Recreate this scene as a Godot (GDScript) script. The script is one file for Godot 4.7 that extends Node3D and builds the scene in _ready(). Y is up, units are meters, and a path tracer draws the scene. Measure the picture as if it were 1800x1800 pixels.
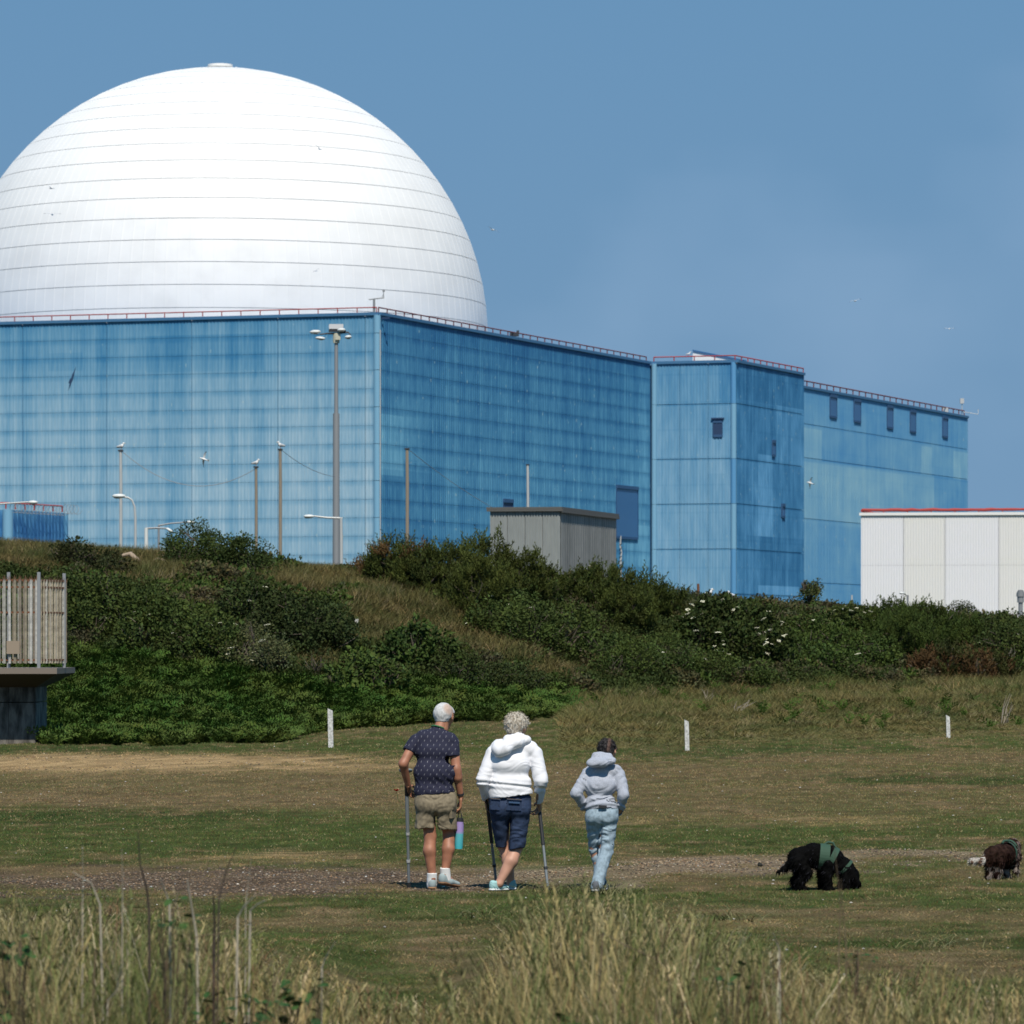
extends Node3D
# A long lens looks across a heath at a white reactor dome behind blue halls.
# P and Y below are columns and rows of a 1800 x 1800 view; spot() turns them into a place at a real distance.
const F := 7500.0
const EYE := 2.16
const HOR := 1140.0
var rng := RandomNumberGenerator.new()
var nz := FastNoiseLite.new()
var nf := FastNoiseLite.new()
var M := {}

func _ready():
	rng.seed = 7
	nz.seed = 3; nz.frequency = 1.0; nz.fractal_octaves = 3
	nf.seed = 11; nf.frequency = 1.0; nf.fractal_octaves = 1
	var cam := Camera3D.new(); cam.name = "camera"
	cam.projection = Camera3D.PROJECTION_FRUSTUM
	cam.near = 1.0; cam.far = 9000.0
	cam.size = 0.24; cam.frustum_offset = Vector2(0, 0.032)
	cam.position = Vector3(0, EYE, 0)
	var lens := CameraAttributesPhysical.new()
	lens.frustum_focus_distance = 52.0; lens.frustum_focal_length = 150.0
	lens.exposure_aperture = 7.5
	lens.frustum_near = 1.0; lens.frustum_far = 9000.0
	cam.attributes = lens
	add_child(cam); cam.current = true
	cam.projection = Camera3D.PROJECTION_FRUSTUM; cam.near = 1.0; cam.far = 9000.0
	cam.size = 0.24; cam.frustum_offset = Vector2(0, 0.032)
	make_sky()
	var sun := DirectionalLight3D.new(); sun.name = "sun"
	sun.light_energy = 1.45; sun.light_color = Color(1.0, 0.965, 0.91); sun.light_angular_distance = 0.53
	sun.shadow_enabled = true
	add_child(sun)
	var az := deg_to_rad(8.0); var el := deg_to_rad(54.0)
	var to_sun := Vector3(sin(az) * cos(el), sin(el), cos(az) * cos(el))
	sun.look_at_from_position(to_sun * 50.0, Vector3.ZERO)
	materials()
	ground()
	turbine_halls()
	dome()
	white_hall()
	grey_shed()
	small_blue_store()
	platform()
	masts_and_lamps()
	hillside()
	turf()
	people()
	dogs()
	foreground()
	birds()
	small_things()

func make_sky():
	var sky := Sky.new()
	var sm := ProceduralSkyMaterial.new()
	sm.sky_top_color = lin(0.03, 0.21, 0.45)
	sm.sky_horizon_color = lin(0.192, 0.332, 0.505)
	sm.sky_curve = 0.26
	sm.ground_bottom_color = lin(0.10, 0.09, 0.06)
	sm.ground_horizon_color = lin(0.20, 0.30, 0.42)
	sm.sun_angle_max = 1.0; sm.sun_curve = 0.05
	# thin veils of high cloud
	var w := 2048; var h := 512
	var n := FastNoiseLite.new(); n.seed = 21; n.frequency = 0.05; n.fractal_octaves = 5; n.fractal_gain = 0.55
	var n2 := FastNoiseLite.new(); n2.seed = 5; n2.frequency = 0.02; n2.fractal_octaves = 3
	var im := Image.create(w, h, false, Image.FORMAT_RGBA8)
	for j in 256:
		for i in w:
			var a := i * TAU / w
			var x := cos(a) * 326.0; var z := sin(a) * 326.0
			var v := n.get_noise_3d(x, j * 2.6, z) * 0.6 + n2.get_noise_3d(x, j * 2.0, z)
			var k := clampf(v * 1.3 - 0.05, 0.0, 1.0)
			im.set_pixel(i, j, Color(1, 1, 1, k * 0.085))
	sm.sky_cover = ImageTexture.create_from_image(im)
	sm.sky_cover_modulate = Color(0.75, 0.76, 0.78, 1.0)
	sky.sky_material = sm
	var env := Environment.new()
	env.background_mode = Environment.BG_SKY
	env.sky = sky
	env.tonemap_mode = Environment.TONE_MAPPER_LINEAR
	env.tonemap_exposure = 1.0
	env.sdfgi_enabled = true; env.ssao_enabled = true; env.ssil_enabled = true
	var we := WorldEnvironment.new(); we.name = "world"
	we.environment = env
	add_child(we)

# ---------------------------------------------------------------- helpers
func lin(r: float, g: float, b: float) -> Color:
	return Color(r, g, b).linear_to_srgb()

func mat(called: String, c: Color, rough := 0.8, metal := 0.0, vc := false) -> StandardMaterial3D:
	var m := StandardMaterial3D.new()
	m.resource_name = called
	m.albedo_color = c; m.roughness = rough; m.metallic = metal
	m.vertex_color_use_as_albedo = vc
	M[called] = m
	return m

func spot(p: float, y: float, d: float) -> Vector3:
	return Vector3((p - 900.0) / F * d, EYE - (y - HOR) / F * d, -d)

class MB:
	var v := PackedVector3Array()
	var n := PackedVector3Array()
	var c := PackedColorArray()
	var u := PackedVector2Array()
	var i := PackedInt32Array()
	var col := Color.WHITE
	func vert(p: Vector3, nn: Vector3, uv := Vector2.ZERO) -> int:
		v.push_back(p); n.push_back(nn); c.push_back(col); u.push_back(uv)
		return v.size() - 1
	func tri(a: Vector3, b: Vector3, d: Vector3):
		# clockwise seen from the front
		var nn := (d - a).cross(b - a).normalized()
		var k := v.size()
		vert(a, nn); vert(b, nn); vert(d, nn)
		i.append_array(PackedInt32Array([k, k + 1, k + 2]))
	func quad(a: Vector3, b: Vector3, d: Vector3, e: Vector3, ua := Vector2.ZERO, ub := Vector2.ZERO, ud := Vector2.ZERO, ue := Vector2.ZERO):
		var nn := (d - a).cross(b - a).normalized()
		var k := v.size()
		vert(a, nn, ua); vert(b, nn, ub); vert(d, nn, ud); vert(e, nn, ue)
		i.append_array(PackedInt32Array([k, k + 1, k + 2, k, k + 2, k + 3]))
	func box(ctr: Vector3, x: Vector3, y: Vector3, z: Vector3):
		# x, y, z: half axes, right handed
		var p := []
		for s in 8:
			p.push_back(ctr + x * (1.0 if s & 1 else -1.0) + y * (1.0 if s & 2 else -1.0) + z * (1.0 if s & 4 else -1.0))
		quad(p[4], p[6], p[7], p[5]); quad(p[1], p[3], p[2], p[0])
		quad(p[5], p[7], p[3], p[1]); quad(p[0], p[2], p[6], p[4])
		quad(p[6], p[2], p[3], p[7]); quad(p[0], p[4], p[5], p[1])
	func abox(ctr: Vector3, s: Vector3):
		box(ctr, Vector3(s.x / 2, 0, 0), Vector3(0, s.y / 2, 0), Vector3(0, 0, s.z / 2))
	func tube(pts: Array, rad: Array, sides := 8, caps := true, squash := 1.0):
		var k0 := v.size(); var m := pts.size()
		var up := Vector3.UP
		var prev := Vector3.ZERO
		for a in m:
			var t: Vector3 = (pts[mini(a + 1, m - 1)] - pts[maxi(a - 1, 0)]).normalized()
			var s: Vector3
			if prev == Vector3.ZERO:
				s = t.cross(up if absf(t.y) < 0.9 else Vector3.RIGHT).normalized()
			else:
				s = (prev - t * prev.dot(t)).normalized()
			prev = s
			var w := t.cross(s)
			for b in sides:
				var an := TAU * b / sides
				var o: Vector3 = s * cos(an) + w * sin(an) * squash
				vert(pts[a] + o * rad[a], o.normalized(), Vector2(float(b) / sides, float(a) / (m - 1)))
		for a in m - 1:
			for b in sides:
				var q := k0 + a * sides + b; var r := k0 + a * sides + (b + 1) % sides
				i.append_array(PackedInt32Array([q, r + sides, r, q, q + sides, r + sides]))
		if caps:
			for e in [0, m - 1]:
				var t2: Vector3 = ((pts[0] - pts[1]) if e == 0 else (pts[m - 1] - pts[m - 2])).normalized()
				var cc := vert(pts[e], t2)
				var kk := v.size()
				for b in sides:
					vert(v[k0 + e * sides + b], t2)
				for b in sides:
					var q := kk + b; var r := kk + (b + 1) % sides
					if e == 0: i.append_array(PackedInt32Array([cc, q, r]))
					else: i.append_array(PackedInt32Array([cc, r, q]))
	func ball(ctr: Vector3, r: Vector3, rings := 8, seg := 12, b := Basis.IDENTITY):
		var k0 := v.size()
		for a in rings + 1:
			var th := PI * a / rings
			for s in seg + 1:
				var ph := TAU * s / seg
				var o := Vector3(sin(th) * cos(ph), cos(th), sin(th) * sin(ph))
				vert(ctr + b * (o * r), (b * (o / r)).normalized(), Vector2(float(s) / seg, float(a) / rings))
		for a in rings:
			for s in seg:
				var q := k0 + a * (seg + 1) + s
				i.append_array(PackedInt32Array([q, q + seg + 1, q + seg + 2, q, q + seg + 2, q + 1]))
	func mesh() -> ArrayMesh:
		var arr := []; arr.resize(Mesh.ARRAY_MAX)
		arr[Mesh.ARRAY_VERTEX] = v; arr[Mesh.ARRAY_NORMAL] = n; arr[Mesh.ARRAY_COLOR] = c
		arr[Mesh.ARRAY_TEX_UV] = u; arr[Mesh.ARRAY_INDEX] = i
		var am := ArrayMesh.new()
		am.add_surface_from_arrays(Mesh.PRIMITIVE_TRIANGLES, arr)
		return am

func part(called: String, mesh: Mesh, m: Material, parent: Node = self) -> MeshInstance3D:
	var o := MeshInstance3D.new(); o.name = called
	o.mesh = mesh
	o.material_override = m
	parent.add_child(o, true)
	if parent == self: rename_repeat(o, called)
	return o

var taken := {}
func rename_repeat(o: Node, called: String):
	if taken.has(called):
		o.name = "%s_%03d" % [called, taken[called]]
		taken[called] += 1
	else:
		o.name = called
		taken[called] = 1

func thing(called: String, label: String, category: String, at := Vector3.ZERO, group := "") -> Node3D:
	var o := Node3D.new(); o.name = called
	add_child(o, true)
	rename_repeat(o, called)
	o.position = at
	tag(o, label, category, group)
	return o

func tag(o: Node, label: String, category: String, group := ""):
	o.set_meta("label", label); o.set_meta("category", category)
	if group != "": o.set_meta("group", group)

func copy_of(src: Node3D, at: Vector3, turn: float, label: String, called: String) -> Node3D:
	var o: Node3D = src.duplicate()
	add_child(o, true)
	rename_repeat(o, called)
	o.position = at; o.rotation.y = turn
	o.set_meta("label", label)
	return o

func many(called: String, mesh: Mesh, m: Material, xf: Array, cols: PackedColorArray, parent: Node = self) -> MultiMeshInstance3D:
	var mm := MultiMesh.new()
	mm.transform_format = MultiMesh.TRANSFORM_3D
	mm.use_colors = true
	mm.mesh = mesh
	mm.instance_count = xf.size()
	var buf := PackedFloat32Array(); buf.resize(xf.size() * 16)
	var k := 0
	for a in xf.size():
		var t: Transform3D = xf[a]
		var bx := t.basis.x; var by := t.basis.y; var bz := t.basis.z; var c := cols[a]
		buf[k] = bx.x; buf[k + 1] = by.x; buf[k + 2] = bz.x; buf[k + 3] = t.origin.x
		buf[k + 4] = bx.y; buf[k + 5] = by.y; buf[k + 6] = bz.y; buf[k + 7] = t.origin.y
		buf[k + 8] = bx.z; buf[k + 9] = by.z; buf[k + 10] = bz.z; buf[k + 11] = t.origin.z
		buf[k + 12] = c.r; buf[k + 13] = c.g; buf[k + 14] = c.b; buf[k + 15] = 1.0
		k += 16
	mm.buffer = buf
	var o := MultiMeshInstance3D.new(); o.name = called
	o.multimesh = mm
	o.material_override = m
	parent.add_child(o, true)
	o.set_meta("kind", "stuff")
	return o

func noise_tex(seed_: int, freq: float, oct: int, lo: float, hi: float, size := 512, gain := 0.5) -> ImageTexture:
	var n := FastNoiseLite.new(); n.seed = seed_; n.frequency = freq; n.fractal_octaves = oct; n.fractal_gain = gain
	var im := n.get_seamless_image(size, size)
	im.convert(Image.FORMAT_L8)
	var d := im.get_data()
	for a in d.size():
		d[a] = int(clampf(lerpf(lo, hi, d[a] / 255.0), 0.0, 1.0) * 255.0)
	im = Image.create_from_data(size, size, false, Image.FORMAT_L8, d)
	im.convert(Image.FORMAT_RGB8)
	return ImageTexture.create_from_image(im)

func tri_tex(m: StandardMaterial3D, t: Texture2D, s: float, world := true):
	m.albedo_texture = t
	m.uv1_triplanar = true; m.uv1_world_triplanar = world
	m.uv1_scale = Vector3(s, s, s)

func ramp(tab: Array, x: float) -> float:
	# tab: [x0, y0, x1, y1, ...]
	if x <= tab[0]: return tab[1]
	var k := 2
	while k < tab.size():
		if x <= tab[k]:
			var t: float = (x - tab[k - 2]) / (tab[k] - tab[k - 2])
			t = t * t * (3.0 - 2.0 * t) * 0.5 + t * 0.5
			return lerpf(tab[k - 1], tab[k + 1], t)
		k += 2
	return tab[tab.size() - 1]

func rbasis() -> Basis:
	return Basis(Vector3(rng.randfn(), rng.randfn(), rng.randfn()).normalized(), rng.randf() * TAU)

func vary(c: Color, a: float, hue := 0.0) -> Color:
	var k := 1.0 + rng.randf_range(-a, a)
	var w := rng.randf_range(-hue, hue)
	return Color(c.r * k * (1.0 + w), c.g * k, c.b * k * (1.0 - w))

func materials():
	mat("white_paint", lin(0.80, 0.80, 0.78), 0.55)
	mat("red_paint", lin(0.36, 0.035, 0.028), 0.6)
	mat("dark_red", lin(0.17, 0.03, 0.025), 0.7)
	mat("grey_metal", lin(0.30, 0.31, 0.32), 0.5, 0.3)
	mat("pale_metal", lin(0.52, 0.53, 0.52), 0.5, 0.2)
	mat("dark_metal", lin(0.05, 0.05, 0.055), 0.5, 0.3)
	mat("lamp_white", lin(0.68, 0.70, 0.68), 0.4)
	mat("wood", lin(0.26, 0.22, 0.17), 0.9)
	mat("rust", lin(0.16, 0.07, 0.035), 0.9)
	mat("frame_blue", lin(0.02, 0.05, 0.12), 0.6)
	mat("frame_mid", lin(0.03, 0.09, 0.20), 0.6)
	mat("pane_blue", lin(0.04, 0.135, 0.31), 0.35)
	mat("backing_blue", lin(0.028, 0.13, 0.30), 0.8)
	mat("vc", Color.WHITE, 0.85, 0.0, true)
	mat("vc_gloss", Color.WHITE, 0.45, 0.0, true)
	mat("hair", Color.WHITE, 0.8, 0.0, true).metallic_specular = 0.12
	var leafm := mat("leaf", Color.WHITE, 0.65, 0.0, true)
	leafm.backlight_enabled = true; leafm.backlight = Color(0.35, 0.35, 0.35)
	leafm.metallic_specular = 0.2; leafm.cull_mode = BaseMaterial3D.CULL_DISABLED
	var gr := mat("blade", Color.WHITE, 0.7, 0.0, true)
	gr.backlight_enabled = true; gr.backlight = Color(0.3, 0.3, 0.3)
	gr.metallic_specular = 0.15; gr.cull_mode = BaseMaterial3D.CULL_DISABLED

# ---------------------------------------------------------------- ground
var T_FD := [-100, 105, 480, 105, 640, 108, 900, 112, 1100, 116, 1300, 122, 1500, 127, 1800, 132, 2200, 136]
var T_FH := [-100, -0.1, 480, -0.1, 640, 0.15, 900, 0.32, 1100, 0.46, 1300, 0.53, 1500, 0.72, 1800, 0.85, 2200, 0.9]
var T_CY := [-100, 962, 0, 966, 100, 970, 200, 978, 330, 992, 460, 1002, 560, 1008, 640, 1014, 760, 1018, 900, 1026, 1000, 1040, 1100, 1050, 1200, 1066, 1300, 1070, 1400, 1078, 1500, 1088, 1600, 1094, 1800, 1108, 2200, 1118]

func column(x: float, d: float) -> float:
	return clampf(900.0 + F * x / maxf(d, 20.0), -900.0, 2700.0)

func gh(x: float, d: float) -> float:
	var micro := nz.get_noise_2d(x * 0.22, d * 0.16) * 0.055 + nf.get_noise_2d(x * 0.9, d * 0.7) * 0.012
	var h := micro
	if d < 34.0:
		# two low hummocks carry the long grass
		var m := smoothstep(-0.95, -1.75, x) + smoothstep(-0.25, 0.25, x) * smoothstep(2.6, 1.1, x)
		h += 0.30 * m * smoothstep(32.5, 27.0, d)
	# worn path sits a little lower
	if d > 37.0 and d < 46.0:
		h -= 0.02 * smoothstep(37.0, 39.0, d) * smoothstep(46.0, 42.0, d)
	if d > 86.0:
		var p := column(x, d)
		var fd := ramp(T_FD, p); var fh := ramp(T_FH, p)
		h = lerpf(h, fh + micro * 2.0, smoothstep(fd - 22.0, fd, d))
		if d > fd:
			var cd := fd + 23.0
			var ch := EYE + (HOR - ramp(T_CY, p)) / F * cd
			var t := clampf((d - fd) / 23.0, 0.0, 1.0)
			var s := t * t * (3.0 - 2.0 * t) * 0.55 + sin(t * PI / 2.0) * 0.45
			var lump := nz.get_noise_2d(x * 0.16 + 40.0, d * 0.16) * 0.5 * sin(t * PI)
			h = lerpf(h, ch, s) + lump
			if d > cd:
				h = lerpf(ch, 1.0, smoothstep(cd + 1.0, cd + 32.0, d))
				if d > 900.0: h = lerpf(1.0, -2.0, smoothstep(900.0, 2500.0, d))
	var wide := absf(x) / maxf(d, 30.0)
	if wide > 0.3 and d > 100.0: h = lerpf(h, 0.8, smoothstep(0.3, 0.6, wide))
	return h

func hit(p: float, y: float) -> Vector3:
	var d := 22.0
	var sy := (y - HOR) / F; var sx := (p - 900.0) / F
	while d < 175.0:
		if EYE - sy * d <= gh(sx * d, d): break
		d += 0.6
	var lo := d - 0.6; var hi := d
	for k in 6:
		var m := (lo + hi) / 2.0
		if EYE - sy * m <= gh(sx * m, m): hi = m
		else: lo = m
	return Vector3(sx * hi, gh(sx * hi, hi), -hi)

const G_GREEN := Color(0.066, 0.086, 0.029)
const G_DARK := Color(0.036, 0.058, 0.02)
const G_DRY := Color(0.175, 0.128, 0.07)
const G_SAND := Color(0.43, 0.295, 0.15)
const G_DIRT := Color(0.135, 0.098, 0.068)
const G_GRAV := Color(0.25, 0.19, 0.125)
# [column, row, half width, half height, kind, strength]
var PATCH := [
	[260, 1340, 400, 17, 3, 0.95], [130, 1356, 200, 12, 3, 0.55], [620, 1350, 160, 9, 3, 0.5], [60, 1345, 200, 10, 3, 0.6],
	[330, 1370, 700, 16, 2, 0.6], [60, 1402, 260, 15, 2, 0.9], [420, 1405, 400, 12, 2, 0.7], [900, 1400, 900, 30, 2, 0.6],
	[240, 1318, 330, 6, 1, 0.8], [700, 1312, 300, 10, 0, 0.8],
	[150, 1438, 330, 16, 1, 0.75], [500, 1470, 620, 28, 0, 0.9], [120, 1490, 380, 22, 0, 0.9],
	[510, 1507, 120, 5, 3, 0.45], [180, 1548, 300, 24, 4, 0.95], [520, 1552, 300, 26, 4, 1.0], [760, 1548, 170, 20, 4, 0.95],
	[60, 1530, 200, 8, 2, 0.8],
	[980, 1538, 170, 15, 5, 0.85], [1200, 1524, 180, 17, 5, 0.9], [1340, 1517, 160, 12, 5, 0.9], [1560, 1502, 180, 8, 5, 0.8], [1700, 1496, 130, 5, 5, 0.5],
	[1090, 1444, 80, 4, 3, 0.4], [1200, 1436, 300, 10, 2, 0.45], [1480, 1442, 120, 7, 3, 0.28],
	[1560, 1366, 240, 7, 1, 0.9], [1420, 1358, 120, 5, 1, 0.8], [1700, 1374, 200, 6, 1, 0.7], [1320, 1322, 220, 12, 1, 0.5],
	[1640, 1385, 200, 5, 2, 0.9], [1200, 1360, 500, 10, 2, 0.75], [1650, 1335, 300, 12, 2, 0.8], [1000, 1350, 300, 9, 2, 0.7],
	[1300, 1470, 420, 14, 0, 0.9], [1650, 1465, 300, 14, 0, 0.7], [900, 1500, 260, 14, 0, 0.7],
	[1350, 1600, 300, 7, 2, 0.85], [1250, 1625, 190, 9, 3, 0.35], [1600, 1612, 220, 8, 2, 0.7], [1700, 1540, 160, 10, 2, 0.5],
	[600, 1590, 250, 10, 0, 0.8], [820, 1580, 240, 12, 0, 0.7], [560, 1625, 200, 10, 2, 0.7], [700, 1650, 200, 14, 0, 0.6],
	[1600, 1650, 300, 20, 1, 0.4], [1700, 1700, 200, 20, 2, 0.7], [1650, 1560, 120, 5, 1, 0.6],
]
const KIND_GRASS := [0.9, 1.0, 0.55, 0.06, 0.1, 0.06]

# colour and how grassy it is (alpha)
func ground_look(x: float, d: float, h: float) -> Color:
	var p := 900.0 + F * x / maxf(d, 12.0)
	var y := HOR + (EYE - h) / maxf(d, 12.0) * F
	var n1 := nz.get_noise_2d(x * 0.3, d * 0.07)
	var n2 := nz.get_noise_2d(x * 1.0 + 30.0, d * 0.34 + 9.0)
	var n3 := nf.get_noise_2d(x * 6.0, d * 2.6)
	var n4 := nz.get_noise_2d(x * 3.2 + 3.0, d * 1.1 + 70.0)
	var t := clampf(0.31 + n1 * 0.55 + n2 * 0.95 + n4 * 0.7, 0.0, 1.0)
	var c := G_GREEN.lerp(G_DRY, t)
	var g := lerpf(1.0, 0.55, t)
	if d < 112.0:
		var pw := p + n1 * 120.0 + n2 * 60.0
		var yw := y + (n2 * 9.0 + n3 * 4.0) * clampf(48.0 / d, 0.5, 1.3)
		for a in PATCH:
			var dy: float = (yw - a[1]) / a[3]
			if dy > 1.6 or dy < -1.6: continue
			var dx: float = (pw - a[0]) / a[2]
			var r := sqrt(dx * dx + dy * dy)
			var k: float = smoothstep(1.3, 0.62, r + n2 * 0.75 + n4 * 0.55) * a[5]
			if k <= 0.0: continue
			var q: Color
			match int(a[4]):
				0: q = G_GREEN
				1: q = G_DARK
				2: q = G_DRY
				3: q = G_SAND
				4: q = G_DIRT
				_: q = G_GRAV
			c = c.lerp(q, k)
			g = lerpf(g, KIND_GRASS[int(a[4])], k)
	elif d < 260.0:
		c = Color(0.10, 0.078, 0.038).lerp(Color(0.075, 0.08, 0.03), clampf(0.5 + n1, 0.0, 1.0))
	var b := 1.0 + n3 * 0.35 + n4 * 0.4
	return Color(c.r * b, c.g * b, c.b * b, g)

func axis(lo: float, hi: float, step: float, reach: float, back: float) -> PackedFloat32Array:
	var a := PackedFloat32Array()
	var s := step; var q := lo
	var before := []
	while q > back:
		s *= 1.35; q -= s
		before.push_front(maxf(q, back))
	for b in before: a.push_back(b)
	q = lo
	while q < hi:
		a.push_back(q); q += step
	s = step; q = hi
	while q < reach:
		a.push_back(q)
		s *= 1.3; q += s
	a.push_back(reach)
	return a

func ground():
	var xs := axis(-22.0, 22.0, 0.3, 3500.0, -3500.0)
	var ds := PackedFloat32Array()
	for q in axis(15.0, 62.0, 0.22, 62.1, -300.0): ds.push_back(q)
	var q2 := 62.6
	while q2 < 165.0:
		ds.push_back(q2); q2 += 0.6
	var s := 0.6
	while q2 < 5000.0:
		ds.push_back(q2); s *= 1.22; q2 += s
	var nx := xs.size(); var nd := ds.size()
	var mb := MB.new()
	var H := PackedFloat32Array(); H.resize(nx * nd)
	for j in nd:
		for i in nx:
			var x := xs[i]; var d := ds[j]
			var h := gh(x, d)
			H[j * nx + i] = h
			mb.v.push_back(Vector3(x, h, -d))
			var c := ground_look(x, d, h); c.a = 1.0
			mb.c.push_back(c)
			mb.u.push_back(Vector2(x, d))
	for j in nd:
		for i in nx:
			var i0 := maxi(i - 1, 0); var i1 := mini(i + 1, nx - 1)
			var j0 := maxi(j - 1, 0); var j1 := mini(j + 1, nd - 1)
			var dx := (H[j * nx + i1] - H[j * nx + i0]) / (xs[i1] - xs[i0])
			var dd := (H[j1 * nx + i] - H[j0 * nx + i]) / (ds[j1] - ds[j0])
			mb.n.push_back(Vector3(-dx, 1.0, dd).normalized())
	for j in nd - 1:
		for i in nx - 1:
			var k := j * nx + i
			mb.i.append_array(PackedInt32Array([k, k + nx, k + nx + 1, k, k + nx + 1, k + 1]))
	var m := mat("earth", Color.WHITE, 0.95, 0.0, true)
	m.metallic_specular = 0.05
	tri_tex(m, noise_tex(4, 0.07, 4, 0.1, 1.6, 512, 0.8), 0.9)
	var o := part("ground", mb.mesh(), m)
	o.set_meta("kind", "structure")
	o.set_meta("label", "dry heath of worn grass, sand and gravel rising to a scrubby bank")

# ---------------------------------------------------------------- buildings
# paint map of one facade: bleached sheet paint with stains, streaks and girt lines; patches are [u0, v0, u1, v1, amount], u along the wall, v down from the top
func facade_map(seed_: int, w: int, h: int, deep: Color, pale: Color, base: float, rows: Array, lines: Array, stains: Array, patches: Array, streak: float, blotch: float, specks := 0) -> ImageTexture:
	var r := RandomNumberGenerator.new(); r.seed = seed_
	var n := FastNoiseLite.new(); n.seed = seed_; n.frequency = 1.0; n.fractal_octaves = 3
	var colp := PackedFloat32Array(); colp.resize(w)
	for x in w:
		var u := float(x) / w
		var s := n.get_noise_1d(u * 60.0) * streak * 0.7 + n.get_noise_1d(u * 420.0 + 50.0) * streak
		for a in stains:
			var q: float = absf(u - a[0]) / a[1]
			if q < 1.0: s += a[2] * (1.0 - q * q)
		colp[x] = s
	var dat := PackedByteArray(); dat.resize(w * h * 3)
	var k := 0
	for y in h:
		var v := float(y) / h
		var rowv := base + ramp(rows, v)
		var ln := 0.0
		for a in lines:
			var q: float = absf(v - a[0]) / a[1]
			if q < 1.0: ln += a[2] * (1.0 - q)
		var act := []
		for a in patches:
			if v >= a[1] and v < a[3]: act.push_back(a)
		for x in w:
			var u := float(x) / w
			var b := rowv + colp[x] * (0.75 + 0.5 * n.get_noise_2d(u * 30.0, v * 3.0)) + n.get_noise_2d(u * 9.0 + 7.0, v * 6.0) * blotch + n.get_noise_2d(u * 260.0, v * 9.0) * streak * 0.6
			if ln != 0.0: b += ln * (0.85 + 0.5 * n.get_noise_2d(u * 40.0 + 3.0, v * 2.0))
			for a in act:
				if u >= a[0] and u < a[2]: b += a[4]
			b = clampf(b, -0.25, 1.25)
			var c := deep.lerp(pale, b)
			dat[k] = int(clampf(c.r, 0.0, 1.0) * 255.0); dat[k + 1] = int(clampf(c.g, 0.0, 1.0) * 255.0); dat[k + 2] = int(clampf(c.b, 0.0, 1.0) * 255.0)
			k += 3
	for q in specks:
		var x := r.randi() % w; var y := r.randi() % h; var l := 1 + r.randi() % 5
		for e in l:
			if y + e < h:
				var o := ((y + e) * w + x) * 3
				for ch in 3: dat[o + ch] = int(lerpf(dat[o + ch], [190, 200, 195][ch], 0.6))
	return ImageTexture.create_from_image(Image.create_from_data(w, h, false, Image.FORMAT_RGB8, dat))

# ribbed sheet from s0 to s1 along the wall and y0 to y1 up it; n points outwards, length and ytop, ybot map the paint
func sheet(at: Vector3, along: Vector3, n: Vector3, s0: float, s1: float, y0: float, y1: float, length: float, ybot: float, ytop: float, pitch: float, depth: float) -> ArrayMesh:
	var mb := MB.new()
	var cnt := maxi(1, int(round((s1 - s0) / pitch)))
	var p := (s1 - s0) / cnt
	var prof := [0.0, 0.0, 0.42 * p, 0.0, 0.5 * p, depth, 0.92 * p, depth, p, 0.0]
	var flip := along.cross(Vector3.UP).dot(n) < 0.0
	for a in cnt:
		for e in 4:
			var sa: float = s0 + a * p + prof[e * 2]; var sb: float = s0 + a * p + prof[e * 2 + 2]
			var A: Vector3 = at + along * sa + n * prof[e * 2 + 1]; var B: Vector3 = at + along * sb + n * prof[e * 2 + 3]
			var va := (ytop - y1) / (ytop - ybot); var vb := (ytop - y0) / (ytop - ybot)
			var a0 := Vector3(A.x, y0, A.z); var a1 := Vector3(A.x, y1, A.z); var b0 := Vector3(B.x, y0, B.z); var b1 := Vector3(B.x, y1, B.z)
			if flip:
				mb.quad(b0, b1, a1, a0, Vector2(sb / length, vb), Vector2(sb / length, va), Vector2(sa / length, va), Vector2(sa / length, vb))
			else:
				mb.quad(a0, a1, b1, b0, Vector2(sa / length, vb), Vector2(sa / length, va), Vector2(sb / length, va), Vector2(sb / length, vb))
	return mb.mesh()

func clad(owner_: Node3D, at: Vector3, along: Vector3, n: Vector3, cols: Array, rows: Array, m: Material, pitch := 0.3, depth := 0.035, gap := 0.05, holes := []):
	var length: float = cols[cols.size() - 1]
	var ybot: float = rows[0]; var ytop: float = rows[rows.size() - 1]
	for j in rows.size() - 1:
		for i in cols.size() - 1:
			part("cladding_panel", sheet(at, along, n, cols[i] + 0.015, cols[i + 1] - 0.015, rows[j] + gap, rows[j + 1], length, ybot, ytop, pitch, depth), m, owner_)

# a box given by a corner, two horizontal axes and heights
func block_mesh(at: Vector3, a: Vector3, b: Vector3, y0: float, y1: float) -> ArrayMesh:
	var mb := MB.new()
	var c := at + (a + b) * 0.5; c.y = (y0 + y1) / 2
	var x := a * 0.5; var z := b * 0.5
	if x.cross(Vector3.UP).dot(z) < 0.0: z = -z
	mb.box(c, x, Vector3(0, (y1 - y0) / 2, 0), z)
	return mb.mesh()

func rows_between(y0: float, y1: float, step: float) -> Array:
	var a := []
	var y := y1
	while y > y0:
		a.push_front(y); y -= step
	a.push_front(y0)
	return a

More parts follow.
